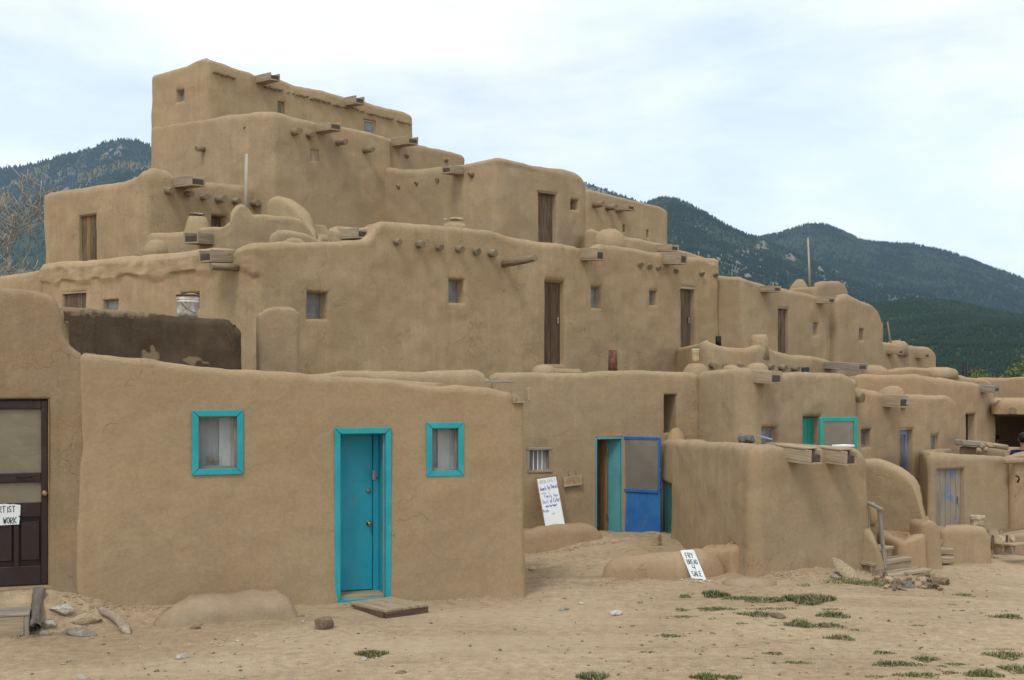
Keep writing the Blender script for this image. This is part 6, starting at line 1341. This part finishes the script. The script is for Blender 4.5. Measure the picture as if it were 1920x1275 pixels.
for x, y, z in zip(Xg, Yg, Zg):
    s_ = 0.005 + 0.020 * rs3.uniform(0, 1) ** 4; i = len(V); a = rs3.uniform(0, 6.28); ca_, sa_ = math.cos(a), math.sin(a)
    for (u, v_, w) in oct_ * rs3.uniform(.6, 1.25, (6, 3)) * np.array([s_ * 1.2, s_ * .9, s_ * .6]): V.append((x + u * ca_ - v_ * sa_, y + u * sa_ + v_ * ca_, z + w + s_ * .2))
    Fc += [tuple(i + q for q in f_) for f_ in of]; m_ = rs3.choice(4, p=[.4, .3, .2, .1]); mi += [m_] * 8
o = mesh_obj('gravel', V, Fc, [M['st_brown'], M['st_tan'], M['st_white'], M['st_grey']]); o.data.polygons.foreach_set('material_index', mi); tag(o, 'small loose gravel scattered over the dirt yard', 'gravel', kind='stuff')
# clods of fallen mud along the wall feet
V = []; Fc = []
def clods(pts, n, s0, s1, spread):
    for k in range(n):
        i_ = rs3.randint(0, len(pts) - 1); q = rs3.uniform(0, 1); p = Vector(pts[i_]).lerp(Vector(pts[i_ + 1]), q); x, y = p.x + rs3.normal() * spread, p.y - abs(rs3.normal()) * spread
        s_ = s0 + (s1 - s0) * rs3.uniform(0, 1) ** 3; z = gz(x, y); i = len(V); a = rs3.uniform(0, 6.28); ca_, sa_ = math.cos(a), math.sin(a)
        for (u, v_, w) in oct_ * rs3.uniform(.6, 1.3, (6, 3)) * np.array([s_ * 1.2, s_, s_ * .65]): V.append((x + u * ca_ - v_ * sa_, y + u * sa_ + v_ * ca_, z + w))
        Fc.extend(tuple(i + q2 for q2 in f_) for f_ in of)
clods([pw(1411, 15.3), pw(1480, 15.6), pw(1560, 16.0), pw(1621, 16.3)], 420, .01, .05, .10); clods([nearpt(300, -.05), nearpt(640, -.05)], 60, .008, .03, .05); clods([nearpt(735, -.03), nearpt(985, -.03)], 170, .008, .04, .05)
clods([nearpt(120, -.05), nearpt(300, -.03)], 150, .008, .035, .07); clods([pw(975, 18.4), pw(1130, 18.7)], 220, .01, .04, .08); clods([pw(1128, 15.5), pw(1350, 15.5)], 200, .008, .035, .06); clods([pw(1640, 16.0), pw(1780, 16.6), pw(1860, 18.1)], 160, .01, .04, .12)
o = mesh_obj('mud_clods', V, Fc, M['mud_dust']); tag(o, 'crumbs of fallen mud along the feet of the walls', 'mud crumbs', kind='stuff')

# ------------------------------------------------------------------ people at the porch
def skin_body(name, parent, mat, joints, bones, root_i=0, sub=2):
    """one continuous surface grown from a skeleton: joints = (point, radius)"""
    b = base_of(parent); me = bpy.data.meshes.new(name)
    me.from_pydata([tuple(Vector(p) - b) for p, r in joints], bones, []); me.update()
    o = link_mesh(name, me, mat, parent)
    md = o.modifiers.new('skin', 'SKIN'); md.use_smooth_shade = True
    for i, (p, r) in enumerate(joints):
        sv = me.skin_vertices[0].data[i]; sv.radius = r if isinstance(r, tuple) else (r, r); sv.use_root = (i == root_i)
    ms = o.modifiers.new('subsurf', 'SUBSURF'); ms.levels = sub; ms.render_levels = sub
    return o
M['skin'] = plain('tanned skin', (0.27, 0.145, 0.085), .55, var=.1, bmp=0); M['navy'] = plain('navy cotton', (0.012, 0.018, 0.055), .9, var=.2, bmp=.1); M['hair'] = plain('black hair', (0.010, 0.009, 0.008), .5, var=.2, scale=40)
M['denim'] = plain('dark denim', (0.035, 0.045, 0.075), .9, var=.2); M['redcap'] = plain('red cloth', (0.45, 0.03, 0.05), .8, var=.1); M['blackcap'] = plain('black cloth', (0.012, 0.012, 0.013), .85, var=.1); M['shirt2'] = plain('dark red shirt cloth', (0.12, 0.03, 0.03), .9, var=.2)
def person(label, px, Y, head_top, face, shirt, cap=None, printed=False):
    """standing figure; face = heading angle (0 looks away from the camera), arms hanging with bent elbows"""
    x0 = PX(px, Y); g0 = -0.34; Hh = head_top - g0; k = Hh / 1.75
    e = empty('person', label, 'person', (x0, Y, g0))
    fx, fy = math.sin(face), math.cos(face); rx, ry = fy, -fx         # forward, right
    def W(r, f_, z): return Vector((x0 + (rx * r + fx * f_) * k, Y + (ry * r + fy * f_) * k, g0 + z * k))
    J = [(W(0, 0, .93), (.15, .11)), (W(0, .01, 1.12), (.14, .10)), (W(0, 0, 1.33), (.155, .11)), (W(0, -.01, 1.45), (.07, .06)), (W(0, .01, 1.52), (.052, .055)), (W(0, .03, 1.60), (.072, .088)), (W(0, .025, 1.68), (.072, .088))]
    B_ = [(0, 1), (1, 2), (2, 3), (3, 4), (4, 5), (5, 6)]
    for sg in (-1, 1):
        i = len(J); J += [(W(sg * .17, 0, 1.39), .062), (W(sg * .225, -.02, 1.12), .043), (W(sg * .23, .10, .90), .034), (W(sg * .22, .15, .83), (.036, .020))]; B_ += [(2, i), (i, i + 1), (i + 1, i + 2), (i + 2, i + 3)]
        for q in range(4): j = len(J); J += [(W(sg * (.20 + .015 * q), .17 + .004 * q, .775), .009), (W(sg * (.195 + .014 * q), .165, .735 + .006 * (q % 2)), .008)]; B_ += [(i + 3, j), (j, j + 1)]
        j = len(J); J += [(W(sg * .185, .175, .81), .010), (W(sg * .175, .19, .775), .009)]; B_ += [(i + 3, j), (j, j + 1)]
        i = len(J); J += [(W(sg * .09, 0, .86), .085), (W(sg * .10, .015, .48), .056), (W(sg * .105, -.01, .09), .038), (W(sg * .115, .13, .03), (.042, .028))]; B_ += [(0, i), (i, i + 1), (i + 1, i + 2), (i + 2, i + 3)]
    skin_body('body', e, M['skin'], J, B_)
    Js = [(W(0, 0, .90), (.168, .13)), (W(0, .01, 1.12), (.158, .12)), (W(0, 0, 1.33), (.172, .128)), (W(0, -.01, 1.44), (.085, .075))]; Bs = [(0, 1), (1, 2), (2, 3)]
    for sg in (-1, 1): i = len(Js); Js += [(W(sg * .175, 0, 1.39), .078), (W(sg * .215, -.015, 1.20), .070)]; Bs += [(2, i), (i, i + 1)]
    sh = skin_body('shirt', e, shirt, Js, Bs)
    Jp = [(W(0, 0, .95), (.162, .12))]; Bp = []
    for sg in (-1, 1): i = len(Jp); Jp += [(W(sg * .09, 0, .84), .098), (W(sg * .10, .015, .48), .072), (W(sg * .105, -.01, .10), .060)]; Bp += [(0, i), (i, i + 1), (i + 1, i + 2)]
    skin_body('trousers', e, M['denim'], Jp, Bp)
    hc = W(0, .02, 1.655)
    for sg in (-1, 1): rock('ear', e, M['skin'], W(sg * .082, .02, 1.635), (.012 * k, .02 * k, .032 * k), 3, 2, facet=False, rough=.1)
    rock('nose', e, M['skin'], W(0, .125, 1.625), (.016 * k, .02 * k, .024 * k), 3, 2, facet=False, rough=.1)
    for sg in (-1, 1): rock('eye', e, M['hair'], W(sg * .032, .108, 1.655), (.011 * k, .008 * k, .007 * k), 3, 2, facet=False, rough=.05)
    rock('mouth', e, M['redcap'], W(0, .112, 1.583), (.024 * k, .008 * k, .006 * k), 3, 2, facet=False, rough=.05)
    bm = bmesh.new(); bmesh.ops.create_icosphere(bm, subdivisions=3, radius=1)
    for v in bm.verts:
        c = v.co.copy(); f_ = c.y; sc_ = 1.0 if not (f_ > .35 and c.z < .35) else .80
        v.co = W(c.x * .092 * sc_, .012 + c.y * .112 * sc_, 1.672 + max(c.z, -1.05 if f_ < .2 else -.2) * .100)
    bm_obj('hair', bm, M['hair'], e, True)
    if cap:
        bm = bmesh.new(); bmesh.ops.create_uvsphere(bm, u_segments=20, v_segments=10, radius=1)
        for v in bm.verts: c = v.co.copy(); v.co = W(c.x * .100, .018 + c.y * .120, 1.675 + max(c.z, -.05) * .105)
        bm_obj('cap', bm, M['blackcap'], e, True); v = []; fcs = []
        for q in range(9):
            a = R(-65 + 130 * q / 8); v += [tuple(W(math.sin(a) * .095, .02 + math.cos(a) * .118, 1.672)), tuple(W(math.sin(a) * .085, .02 + math.cos(a) * .215, 1.652)), tuple(W(math.sin(a) * .085, .02 + math.cos(a) * .213, 1.645)), tuple(W(math.sin(a) * .095, .02 + math.cos(a) * .116, 1.660))]
        for q in range(8):
            for w in range(4): fcs.append((q * 4 + w, q * 4 + (w + 1) % 4, q * 4 + 4 + (w + 1) % 4, q * 4 + 4 + w))
        fcs += [(0, 3, 2, 1), (32, 33, 34, 35)]
        mesh_obj('cap_visor', v, fcs, M['redcap'], e)
    if printed:                                                      # pale round print with ragged strokes on the back of the shirt
        bm = bmesh.new()
        def pt(u, z): return W(u, -.137 + .35 * u * u, z)
        for (us, w) in (([(-.07, 1.27), (-.03, 1.30), (0, 1.31), (.04, 1.30), (.08, 1.27)], .012), ([(-.045, 1.24), (-.09, 1.215)], .014), ([(-.05, 1.20), (-.065, 1.14)], .010), ([(.05, 1.24), (.09, 1.215)], .014), ([(.05, 1.20), (.065, 1.14)], .010), ([(-.02, 1.16), (-.025, 1.13)], .007), ([(.005, 1.16), (.005, 1.13)], .007), ([(.03, 1.16), (.033, 1.13)], .007)):
            add_tube(bm, [pt(*q) for q in us], w * k, 8)
        c = pt(0, 1.225); rad = .052 * k
        vs = [bm.verts.new(c + Vector((rx, ry, 0)) * (rad * math.cos(a)) + Vector((0, 0, rad * .8 * math.sin(a))) - Vector((fx, fy, 0)) * .012) for a in [2 * math.pi * q / 20 for q in range(20)]]; bm.faces.new(vs)
        bm_obj('shirt_print', bm, M['white'], sh)
    return e
person('person seen from behind in a navy shirt with a white print, at the porch', 1919, 23.8, PZ(813, 23.8), 0.25, M['navy'], printed=True)
person('person in a black cap with a red visor, half hidden by the end house', 1864, 27.4, PZ(816, 27.4), 1.25, M['shirt2'], cap=True)

# ------------------------------------------------------------------ trees
def bare_tree(base, h, seed, label):
    rs = random.Random(seed); e = empty('bare_tree', label, 'tree', tuple(base))
    tb = bmesh.new(); cb = bmesh.new()
    def grow(bm, p, d, l, r, lev):
        n = 5 if lev < 3 else 4; pts = [p]; rad = [r]; q = p.copy(); dd = d.copy()
        for k in range(n):
            dd = (dd + Vector((rs.uniform(-.28, .28), rs.uniform(-.28, .28), rs.uniform(-.10, .22)))).normalized(); q = q + dd * (l / n); pts.append(q.copy()); rad.append(max(.011, r * (1 - .6 * (k + 1) / n)))
        add_tube(bm, pts, rad, 7 if lev < 2 else (4 if lev < 4 else 3), .1)
        if lev >= 5: return
        nb = (4, 4, 4, 4, 3)[lev]
        for k in range(nb):
            w = .35 + .65 * (k + 1) / nb; i = min(n, max(1, int(w * n))); a = rs.uniform(0, 6.283); side = Vector((math.cos(a), math.sin(a), rs.uniform(-.1, .5)))
            nd = (dd * .55 + side * .8).normalized(); grow(cb, pts[i], nd, l * rs.uniform(.55, .78), max(.012, rad[i] * .68), lev + 1)
    grow(tb, Vector(base), Vector((rs.uniform(-.1, .1), 0, 1)), h * .45, h * .026, 0)
    bm_obj('trunk', tb, M['bark_pale'], e); bm_obj('branches', cb, M['bark_pale'], e)
M['bark_pale'] = plain('pale bare bark', (0.40, 0.34, 0.26), .9, var=.3, scale=2.5, c2=(0.52, 0.45, 0.35))
bare_tree((PX(25, 36) - .3, 36, -0.5), 8.2, 3, 'leafless pale tree at the left edge behind the stepped houses')
bare_tree((PX(-75, 40), 40, -0.5), 8.0, 8, 'second leafless tree, partly outside the left picture edge')
def bush(base, w, h, seed, label, cols, n):
    rs = np.random.RandomState(seed); e = empty('shrub', label, 'shrub', tuple(base)); V = []; Fc = []; mi = []
    cl = [(rs.normal() * w * .32, rs.normal() * w * .25, h * rs.uniform(.45, .95), rs.uniform(.16, .3) * w) for k in range(14)]
    for k in range(n):
        c = cl[rs.randint(len(cl))]; d = rs.normal(size=3); d /= np.linalg.norm(d); d *= c[3] * rs.uniform(.5, 1.1); p = np.array(base) + np.array(c[:3]) + d; s_ = rs.uniform(.04, .085)
        a = rs.normal(size=3); a /= np.linalg.norm(a); b2 = np.cross(a, rs.normal(size=3)); b2 /= np.linalg.norm(b2); i = len(V)
        V += [tuple(p - a * s_), tuple(p + b2 * s_ * .45), tuple(p + a * s_), tuple(p - b2 * s_ * .45)]; Fc.append((i, i + 1, i + 2, i + 3)); mi.append(rs.randint(len(cols)))
    o = mesh_obj('foliage', V, Fc, [M[c] for c in cols], e); o.data.polygons.foreach_set('material_index', mi)
    bm = bmesh.new()
    for c in cl: add_tube(bm, [Vector(base), Vector(base) + Vector((c[0] * .5, c[1] * .5, c[2] * .6)), Vector(base) + Vector(c[:3])], [.05, .03, .012], 5)
    bm_obj('stems', bm, M['bark_pale'], e)
for nm, c in (('lf_a', (.085, .125, .035)), ('lf_b', (.13, .17, .055)), ('lf_c', (.20, .225, .095)), ('lf_y', (.17, .17, .04))): M[nm] = plain({'lf_a': 'leaf green', 'lf_b': 'light leaf green', 'lf_c': 'pale leaf green', 'lf_y': 'yellow green leaves'}[nm], c, .6, var=.3, scale=2, bmp=0)
bush((PX(1893, 44), 44, -1.0), 1.5, PZ(668, 44) + 1.0, 3, 'pale green leafy shrub behind the far wall', ('lf_a', 'lf_b', 'lf_c'), 2600)
bush((PX(1932, 43), 43, -1.0), 1.1, PZ(650, 43) + 1.0, 6, 'taller green shrub cut by the right picture edge', ('lf_a', 'lf_b', 'lf_c'), 1800)
bush((PX(1842, 46), 46, -1.0), 1.0, PZ(690, 46) + 1.0, 4, 'low yellow green shrub behind the far wall', ('lf_a', 'lf_y'), 1400)

# ------------------------------------------------------------------ mountains and their forest
def mtn_mat(name, ca, cb, rockc, rock_amt, yellow=0.0, sc=1.0):
    m, t, b = new_mat(name); b.inputs['Roughness'].default_value = 1.0; b.inputs['Specular IOR Level'].default_value = 0.0
    g = N(t, 'ShaderNodeNewGeometry'); p = g.outputs['Position']
    n = noise(t, p, .045 * sc, 6, .72); n2 = noise(t, p, .006 * sc, 5, .62, .5); n3 = noise(t, p, .012 * sc, 6, .7, .6)
    col = mixc(t, mrange(t, n, .36, .66), ca, cb)
    rk = mathn(t, 'MULTIPLY', mrange(t, n3, .62 - .12 * rock_amt, .68 - .08 * rock_amt), mrange(t, n2, .42, .58)); col = mixc(t, mathn(t, 'MULTIPLY', rk, .85), col, rockc)
    if yellow: col = mixc(t, mathn(t, 'MULTIPLY', mrange(t, noise(t, p, .02, 4, .7), .56, .66), yellow), col, (.22, .17, .04))
    L(t, col, b.inputs['Base Color']); bump(t, b, n, 1.0, 6.0); return m
def mountain(name, label, ridge, foot_y, Yc, Yf, mat, seed, ntree, th, tree_cols, tlabel, amp=60, nrock=0):
    rp_ = np.array(ridge, float); pxs = np.linspace(rp_[0, 0], rp_[-1, 0], 260); pyr = np.interp(pxs, rp_[:, 0], rp_[:, 1])
    ks = np.ones(7) / 7; pyr = np.concatenate([pyr[:3], np.convolve(pyr, ks, 'valid'), pyr[-3:]])
    nr = 90; V = np.zeros((nr + 6, len(pxs), 3))
    yc = Yc * (1 + .06 * np.sin(pxs / 310.0 + seed)); zc = EYE + (HY - pyr) / F * yc; xc = (pxs - CX) / F * yc
    for r in range(nr):
        w = r / (nr - 1); y = yc * (1 - w) + Yf * w; x = xc * (1 - w * .55) + (pxs - CX) / F * Yf * (w * .55)
        q = np.stack([x, y, x * 0], -1); sp = fbm(q, 520, 4, seed); rdg = 1 - np.abs(fbm(q, 300, 3, seed + 9)) * 2
        z = zc * (1 - w) ** (1.05 + .22 * sp) + amp * 1.6 * np.sin(math.pi * w) * (sp * .8 + rdg * .35 - .25)
        lim = EYE + (HY - pyr) / F * y - .004 * y * min(1, w * 6)                  # slopes stay under their own skyline
        V[r, :, 0], V[r, :, 1], V[r, :, 2] = x, y, np.where(w > .01, np.minimum(z, lim), z)
    for r in range(6): V[nr + r] = V[0] * np.array([1, 1, 0]) + np.stack([xc * 0, (r + 1) * Yc * .03 + xc * 0, zc * (1 - (r + 1) / 6.5)], -1)
    V = np.concatenate([V[nr:][::-1], V[:nr]]); n1, n2_ = V.shape[:2]; V[:, :, 2] += 3 * vnoise(V.reshape(-1, 3), 45, seed).reshape(n1, n2_)
    V[-1, :, 2] = -6
    i = (np.arange(n1 - 1)[:, None] * n2_ + np.arange(n2_ - 1)[None]).reshape(-1); fcs = np.stack([i, i + 1, i + 1 + n2_, i + n2_], -1)
    me = bpy.data.meshes.new(name); me.from_pydata(V.reshape(-1, 3).tolist(), [], fcs[:, ::-1].tolist()); me.update(); o = link_mesh(name, me, mat, None, True); tag(o, label, 'mountain', kind='structure')
    # forest: little ragged cones standing on the slope
    rs = np.random.RandomState(seed); tv = []; tf = []; tm = []
    a = rs.uniform(0, 1, ntree) ** 1.15; rr = 6 + a * (n1 - 9); cc = rs.uniform(0, n2_ - 1.01, ntree)
    ri, ci = rr.astype(int), cc.astype(int); fr_, fc_ = (rr - ri)[:, None], (cc - ci)[:, None]
    Pp = V[ri, ci] * (1 - fr_) * (1 - fc_) + V[ri + 1, ci] * fr_ * (1 - fc_) + V[ri, ci + 1] * (1 - fr_) * fc_ + V[ri + 1, ci + 1] * fr_ * fc_
    dn = fbm(Pp, 130, 4, seed + 20); keep = dn > rs.uniform(-.75, .10, ntree); Pp = Pp[keep]; dn = dn[keep]; n = len(Pp)
    hs = th * rs.uniform(.55, 1.25, n); ws = hs * rs.uniform(.22, .34, n); rot = rs.uniform(0, 6.28, n)
    ang = rot[:, None] + np.arange(5)[None] * 2 * math.pi / 5; rj = ws[:, None] * rs.uniform(.7, 1.25, (n, 5))
    VV = np.zeros((n, 11, 3)); VV[:, :5, 0] = Pp[:, None, 0] + rj * np.cos(ang); VV[:, :5, 1] = Pp[:, None, 1] + rj * np.sin(ang); VV[:, :5, 2] = Pp[:, None, 2] + hs[:, None] * .05
    VV[:, 5:10, 0] = Pp[:, None, 0] + .68 * rj * np.cos(ang + .6); VV[:, 5:10, 1] = Pp[:, None, 1] + .68 * rj * np.sin(ang + .6); VV[:, 5:10, 2] = Pp[:, None, 2] + hs[:, None] * .5
    VV[:, 10] = Pp; VV[:, 10, 2] += hs
    k = np.arange(5); k2 = (k + 1) % 5; f1 = np.stack([k, k2, k2 + 5, k + 5], -1); f2 = np.stack([k + 5, k2 + 5, k * 0 + 10], -1)
    base = (np.arange(n) * 11)[:, None, None]; F1 = (f1[None] + base).reshape(-1, 4); F2 = (f2[None] + base).reshape(-1, 3)
    me = bpy.data.meshes.new('forest'); nl = len(F1) * 4 + len(F2) * 3
    me.vertices.add(n * 11); me.vertices.foreach_set('co', VV.reshape(-1)); me.loops.add(nl); me.loops.foreach_set('vertex_index', np.concatenate([F1.reshape(-1), F2.reshape(-1)]))
    me.polygons.add(len(F1) + len(F2)); st_ = np.concatenate([np.arange(len(F1)) * 4, len(F1) * 4 + np.arange(len(F2)) * 3]); me.polygons.foreach_set('loop_start', st_)
    yel = fbm(Pp, 90, 3, seed + 40) ; pr = rs.uniform(0, 1, n); mi = np.where(pr < .5, 0, 1); mi = np.where((yel > .18) & (pr < .55), len(tree_cols) - 1, mi)
    me.update(calc_edges=True)
    oo = link_mesh('forest', me, [M[c] for c in tree_cols], None); me.polygons.foreach_set('material_index', np.concatenate([np.repeat(mi, 5), np.repeat(mi, 5)])); me.update(); me.validate()
    tag(oo, tlabel, 'forest', kind='stuff')
    if nrock:                                                          # pale crags breaking through the trees
        cn = max(1, nrock // 9); ca = rs.uniform(.03, .75, cn); cb = rs.uniform(0, n2_ - 2, cn); rv = []; rf = []
        o8 = np.array([(1, 0, 0), (0, 1, 0), (-1, 0, 0), (0, -1, 0), (0, 0, 1), (0, 0, -1.0)]); f8 = [(0, 1, 4), (1, 2, 4), (2, 3, 4), (3, 0, 4), (1, 0, 5), (2, 1, 5), (3, 2, 5), (0, 3, 5)]
        for a_, b_ in zip(ca, cb):
            for q in range(rs.randint(3, 16)):
                r0 = 6 + (a_ + rs.normal() * .018) * (n1 - 9); c0 = b_ + rs.normal() * 1.0; r0 = min(max(r0, 6), n1 - 3); c0 = min(max(c0, 0), n2_ - 2); p = V[int(r0), int(c0)] * (1 - (r0 % 1)) + V[int(r0) + 1, int(c0)] * (r0 % 1); p = p * (1 - c0 % 1) + (V[int(r0), int(c0) + 1]) * (c0 % 1)
                sz = th * rs.uniform(.5, 1.9) * np.array([1, 1, .75]); i8 = len(rv); rv += [tuple(p + x_) for x_ in o8 * rs.uniform(.6, 1.3, (6, 3)) * sz]; rf += [tuple(i8 + w_ for w_ in f_) for f_ in f8]
        ro = mesh_obj('rock_outcrops', rv, rf, M['crag'], None); tag(ro, 'pale crags showing between the trees of the ' + label.split(' ')[0] + ' mountain', 'crags', kind='stuff')
for nm, c in (('tr_a', (.017, .031, .022)), ('tr_b', (.026, .043, .028)), ('tr_y', (.20, .15, .03)), ('tr_g', (.044, .066, .036)), ('tr_h', (.027, .045, .028)), ('tr_s', (.055, .075, .040))):
    m, t, b = new_mat({'tr_a': 'dark pine', 'tr_b': 'pine', 'tr_y': 'yellow aspen', 'tr_g': 'light scrub oak', 'tr_h': 'scrub oak', 'tr_s': 'grey green juniper'}[nm]); b.inputs['Base Color'].default_value = (*c, 1); b.inputs['Roughness'].default_value = 1; b.inputs['Specular IOR Level'].default_value = 0; M[nm] = m
M['crag'] = stone('pale crag rock', (0.155, 0.138, 0.115), (0.25, 0.225, 0.19), .06)
m_l = mtn_mat('forested slope with pale scree and aspens', (.030, .048, .024), (.060, .075, .040), (.26, .22, .175), 1.1, .5)
m_r = mtn_mat('forested slope with rock outcrops', (.030, .050, .026), (.060, .080, .042), (.30, .255, .205), 1.25)
m_f = mtn_mat('far forested slope', (.032, .052, .028), (.055, .075, .040), (.22, .19, .15), .3)
m_g = mtn_mat('green foothill', (.032, .052, .026), (.052, .074, .036), (.20, .17, .11), .0)
mountain('mountain', 'far forested mountain whose peak shows left of the tower', [(-700, 470), (-300, 372), (-100, 338), (0, 318), (70, 307), (100, 299), (140, 287), (170, 278), (200, 266), (222, 260), (240, 260), (262, 265), (280, 273), (320, 292), (420, 310), (560, 330), (760, 350), (900, 345), (1000, 338), (1104, 344), (1135, 354), (1165, 368), (1200, 380), (1300, 420), (1450, 500), (1600, 590)], 0, 3300, 2300, m_l, 3, 90000, 8.5, ('tr_a', 'tr_b', 'tr_y'), 'dark pines and yellow aspens on the far mountain', 80, 500)
mountain('mountain', 'lower dark forested ridge before the left mountain', [(-900, 420), (-500, 400), (-200, 395), (0, 392), (90, 372), (150, 345), (200, 330), (280, 318), (340, 322), (500, 360), (800, 420), (1000, 480)], 0, 2500, 1300, m_r, 21, 60000, 7, ('tr_a', 'tr_b', 'tr_s'), 'dark pines on the lower left ridge', 50, 300)
mountain('mountain', 'darker mountain with a broad peak behind the right hand pole', [(1150, 560), (1300, 480), (1400, 448), (1440, 443), (1480, 432), (1510, 423), (1535, 420), (1560, 426), (1590, 440), (1625, 453), (1660, 458), (1700, 458), (1730, 462), (1770, 470), (1820, 488), (1860, 505), (1920, 524), (2050, 560), (2400, 640)], 0, 2900, 1700, m_f, 8, 80000, 7.5, ('tr_a', 'tr_b', 'tr_s'), 'dense pines on the right hand mountain', 40, 60)
mountain('mountain', 'rocky mountain with a rounded top right of the upper houses', [(1000, 520), (1100, 440), (1180, 398), (1220, 380), (1245, 373), (1270, 377), (1300, 389), (1340, 410), (1370, 428), (1400, 442), (1430, 450), (1480, 472), (1540, 502), (1620, 530), (1720, 552), (1800, 575), (1920, 612), (2100, 680)], 0, 2100, 1000, m_r, 14, 80000, 5.5, ('tr_a', 'tr_b', 'tr_s'), 'scattered pines between pale rocks on the near mountain', 55, 520)
mountain('mountain', 'green scrub covered foothill behind the far right houses', [(1300, 640), (1450, 605), (1560, 580), (1640, 566), (1700, 562), (1760, 566), (1840, 582), (1920, 596), (2050, 600), (2500, 620)], 0, 1250, 420, m_g, 30, 80000, 2.3, ('tr_h', 'tr_b', 'tr_g'), 'light green scrub on the foothill', 18)

# ------------------------------------------------------------------ the air
hz = bmesh.new(); x0, x1, y0, y1, z0, z1 = -5600, 5600, -1500, 5600, -12, 760
vs = [hz.verts.new(p) for p in ((x0, y0, z0), (x1, y0, z0), (x1, y1, z0), (x0, y1, z0), (x0, y0, z1), (x1, y0, z1), (x1, y1, z1), (x0, y1, z1))]
for f_ in ((3, 2, 1, 0), (4, 5, 6, 7), (0, 1, 5, 4), (1, 2, 6, 5), (2, 3, 7, 6), (3, 0, 4, 7)): hz.faces.new([vs[i] for i in f_])
hm = bpy.data.materials.new('pale blue air'); hm.use_nodes = True; t = hm.node_tree; t.nodes.clear()
o_ = N(t, 'ShaderNodeOutputMaterial'); pv = N(t, 'ShaderNodeVolumePrincipled'); pv.inputs['Color'].default_value = (0.50, 0.72, 1.0, 1); pv.inputs['Density'].default_value = HAZE if 'HAZE' in globals() else 0.00007; pv.inputs['Anisotropy'].default_value = 0.0
L(t, pv.outputs[0], o_.inputs['Volume'])
me = bpy.data.meshes.new('haze'); hz.to_mesh(me); hz.free(); ho = link_mesh('haze', me, hm); tag(ho, 'thin blue air between the camera and the mountains', 'haze', kind='stuff')
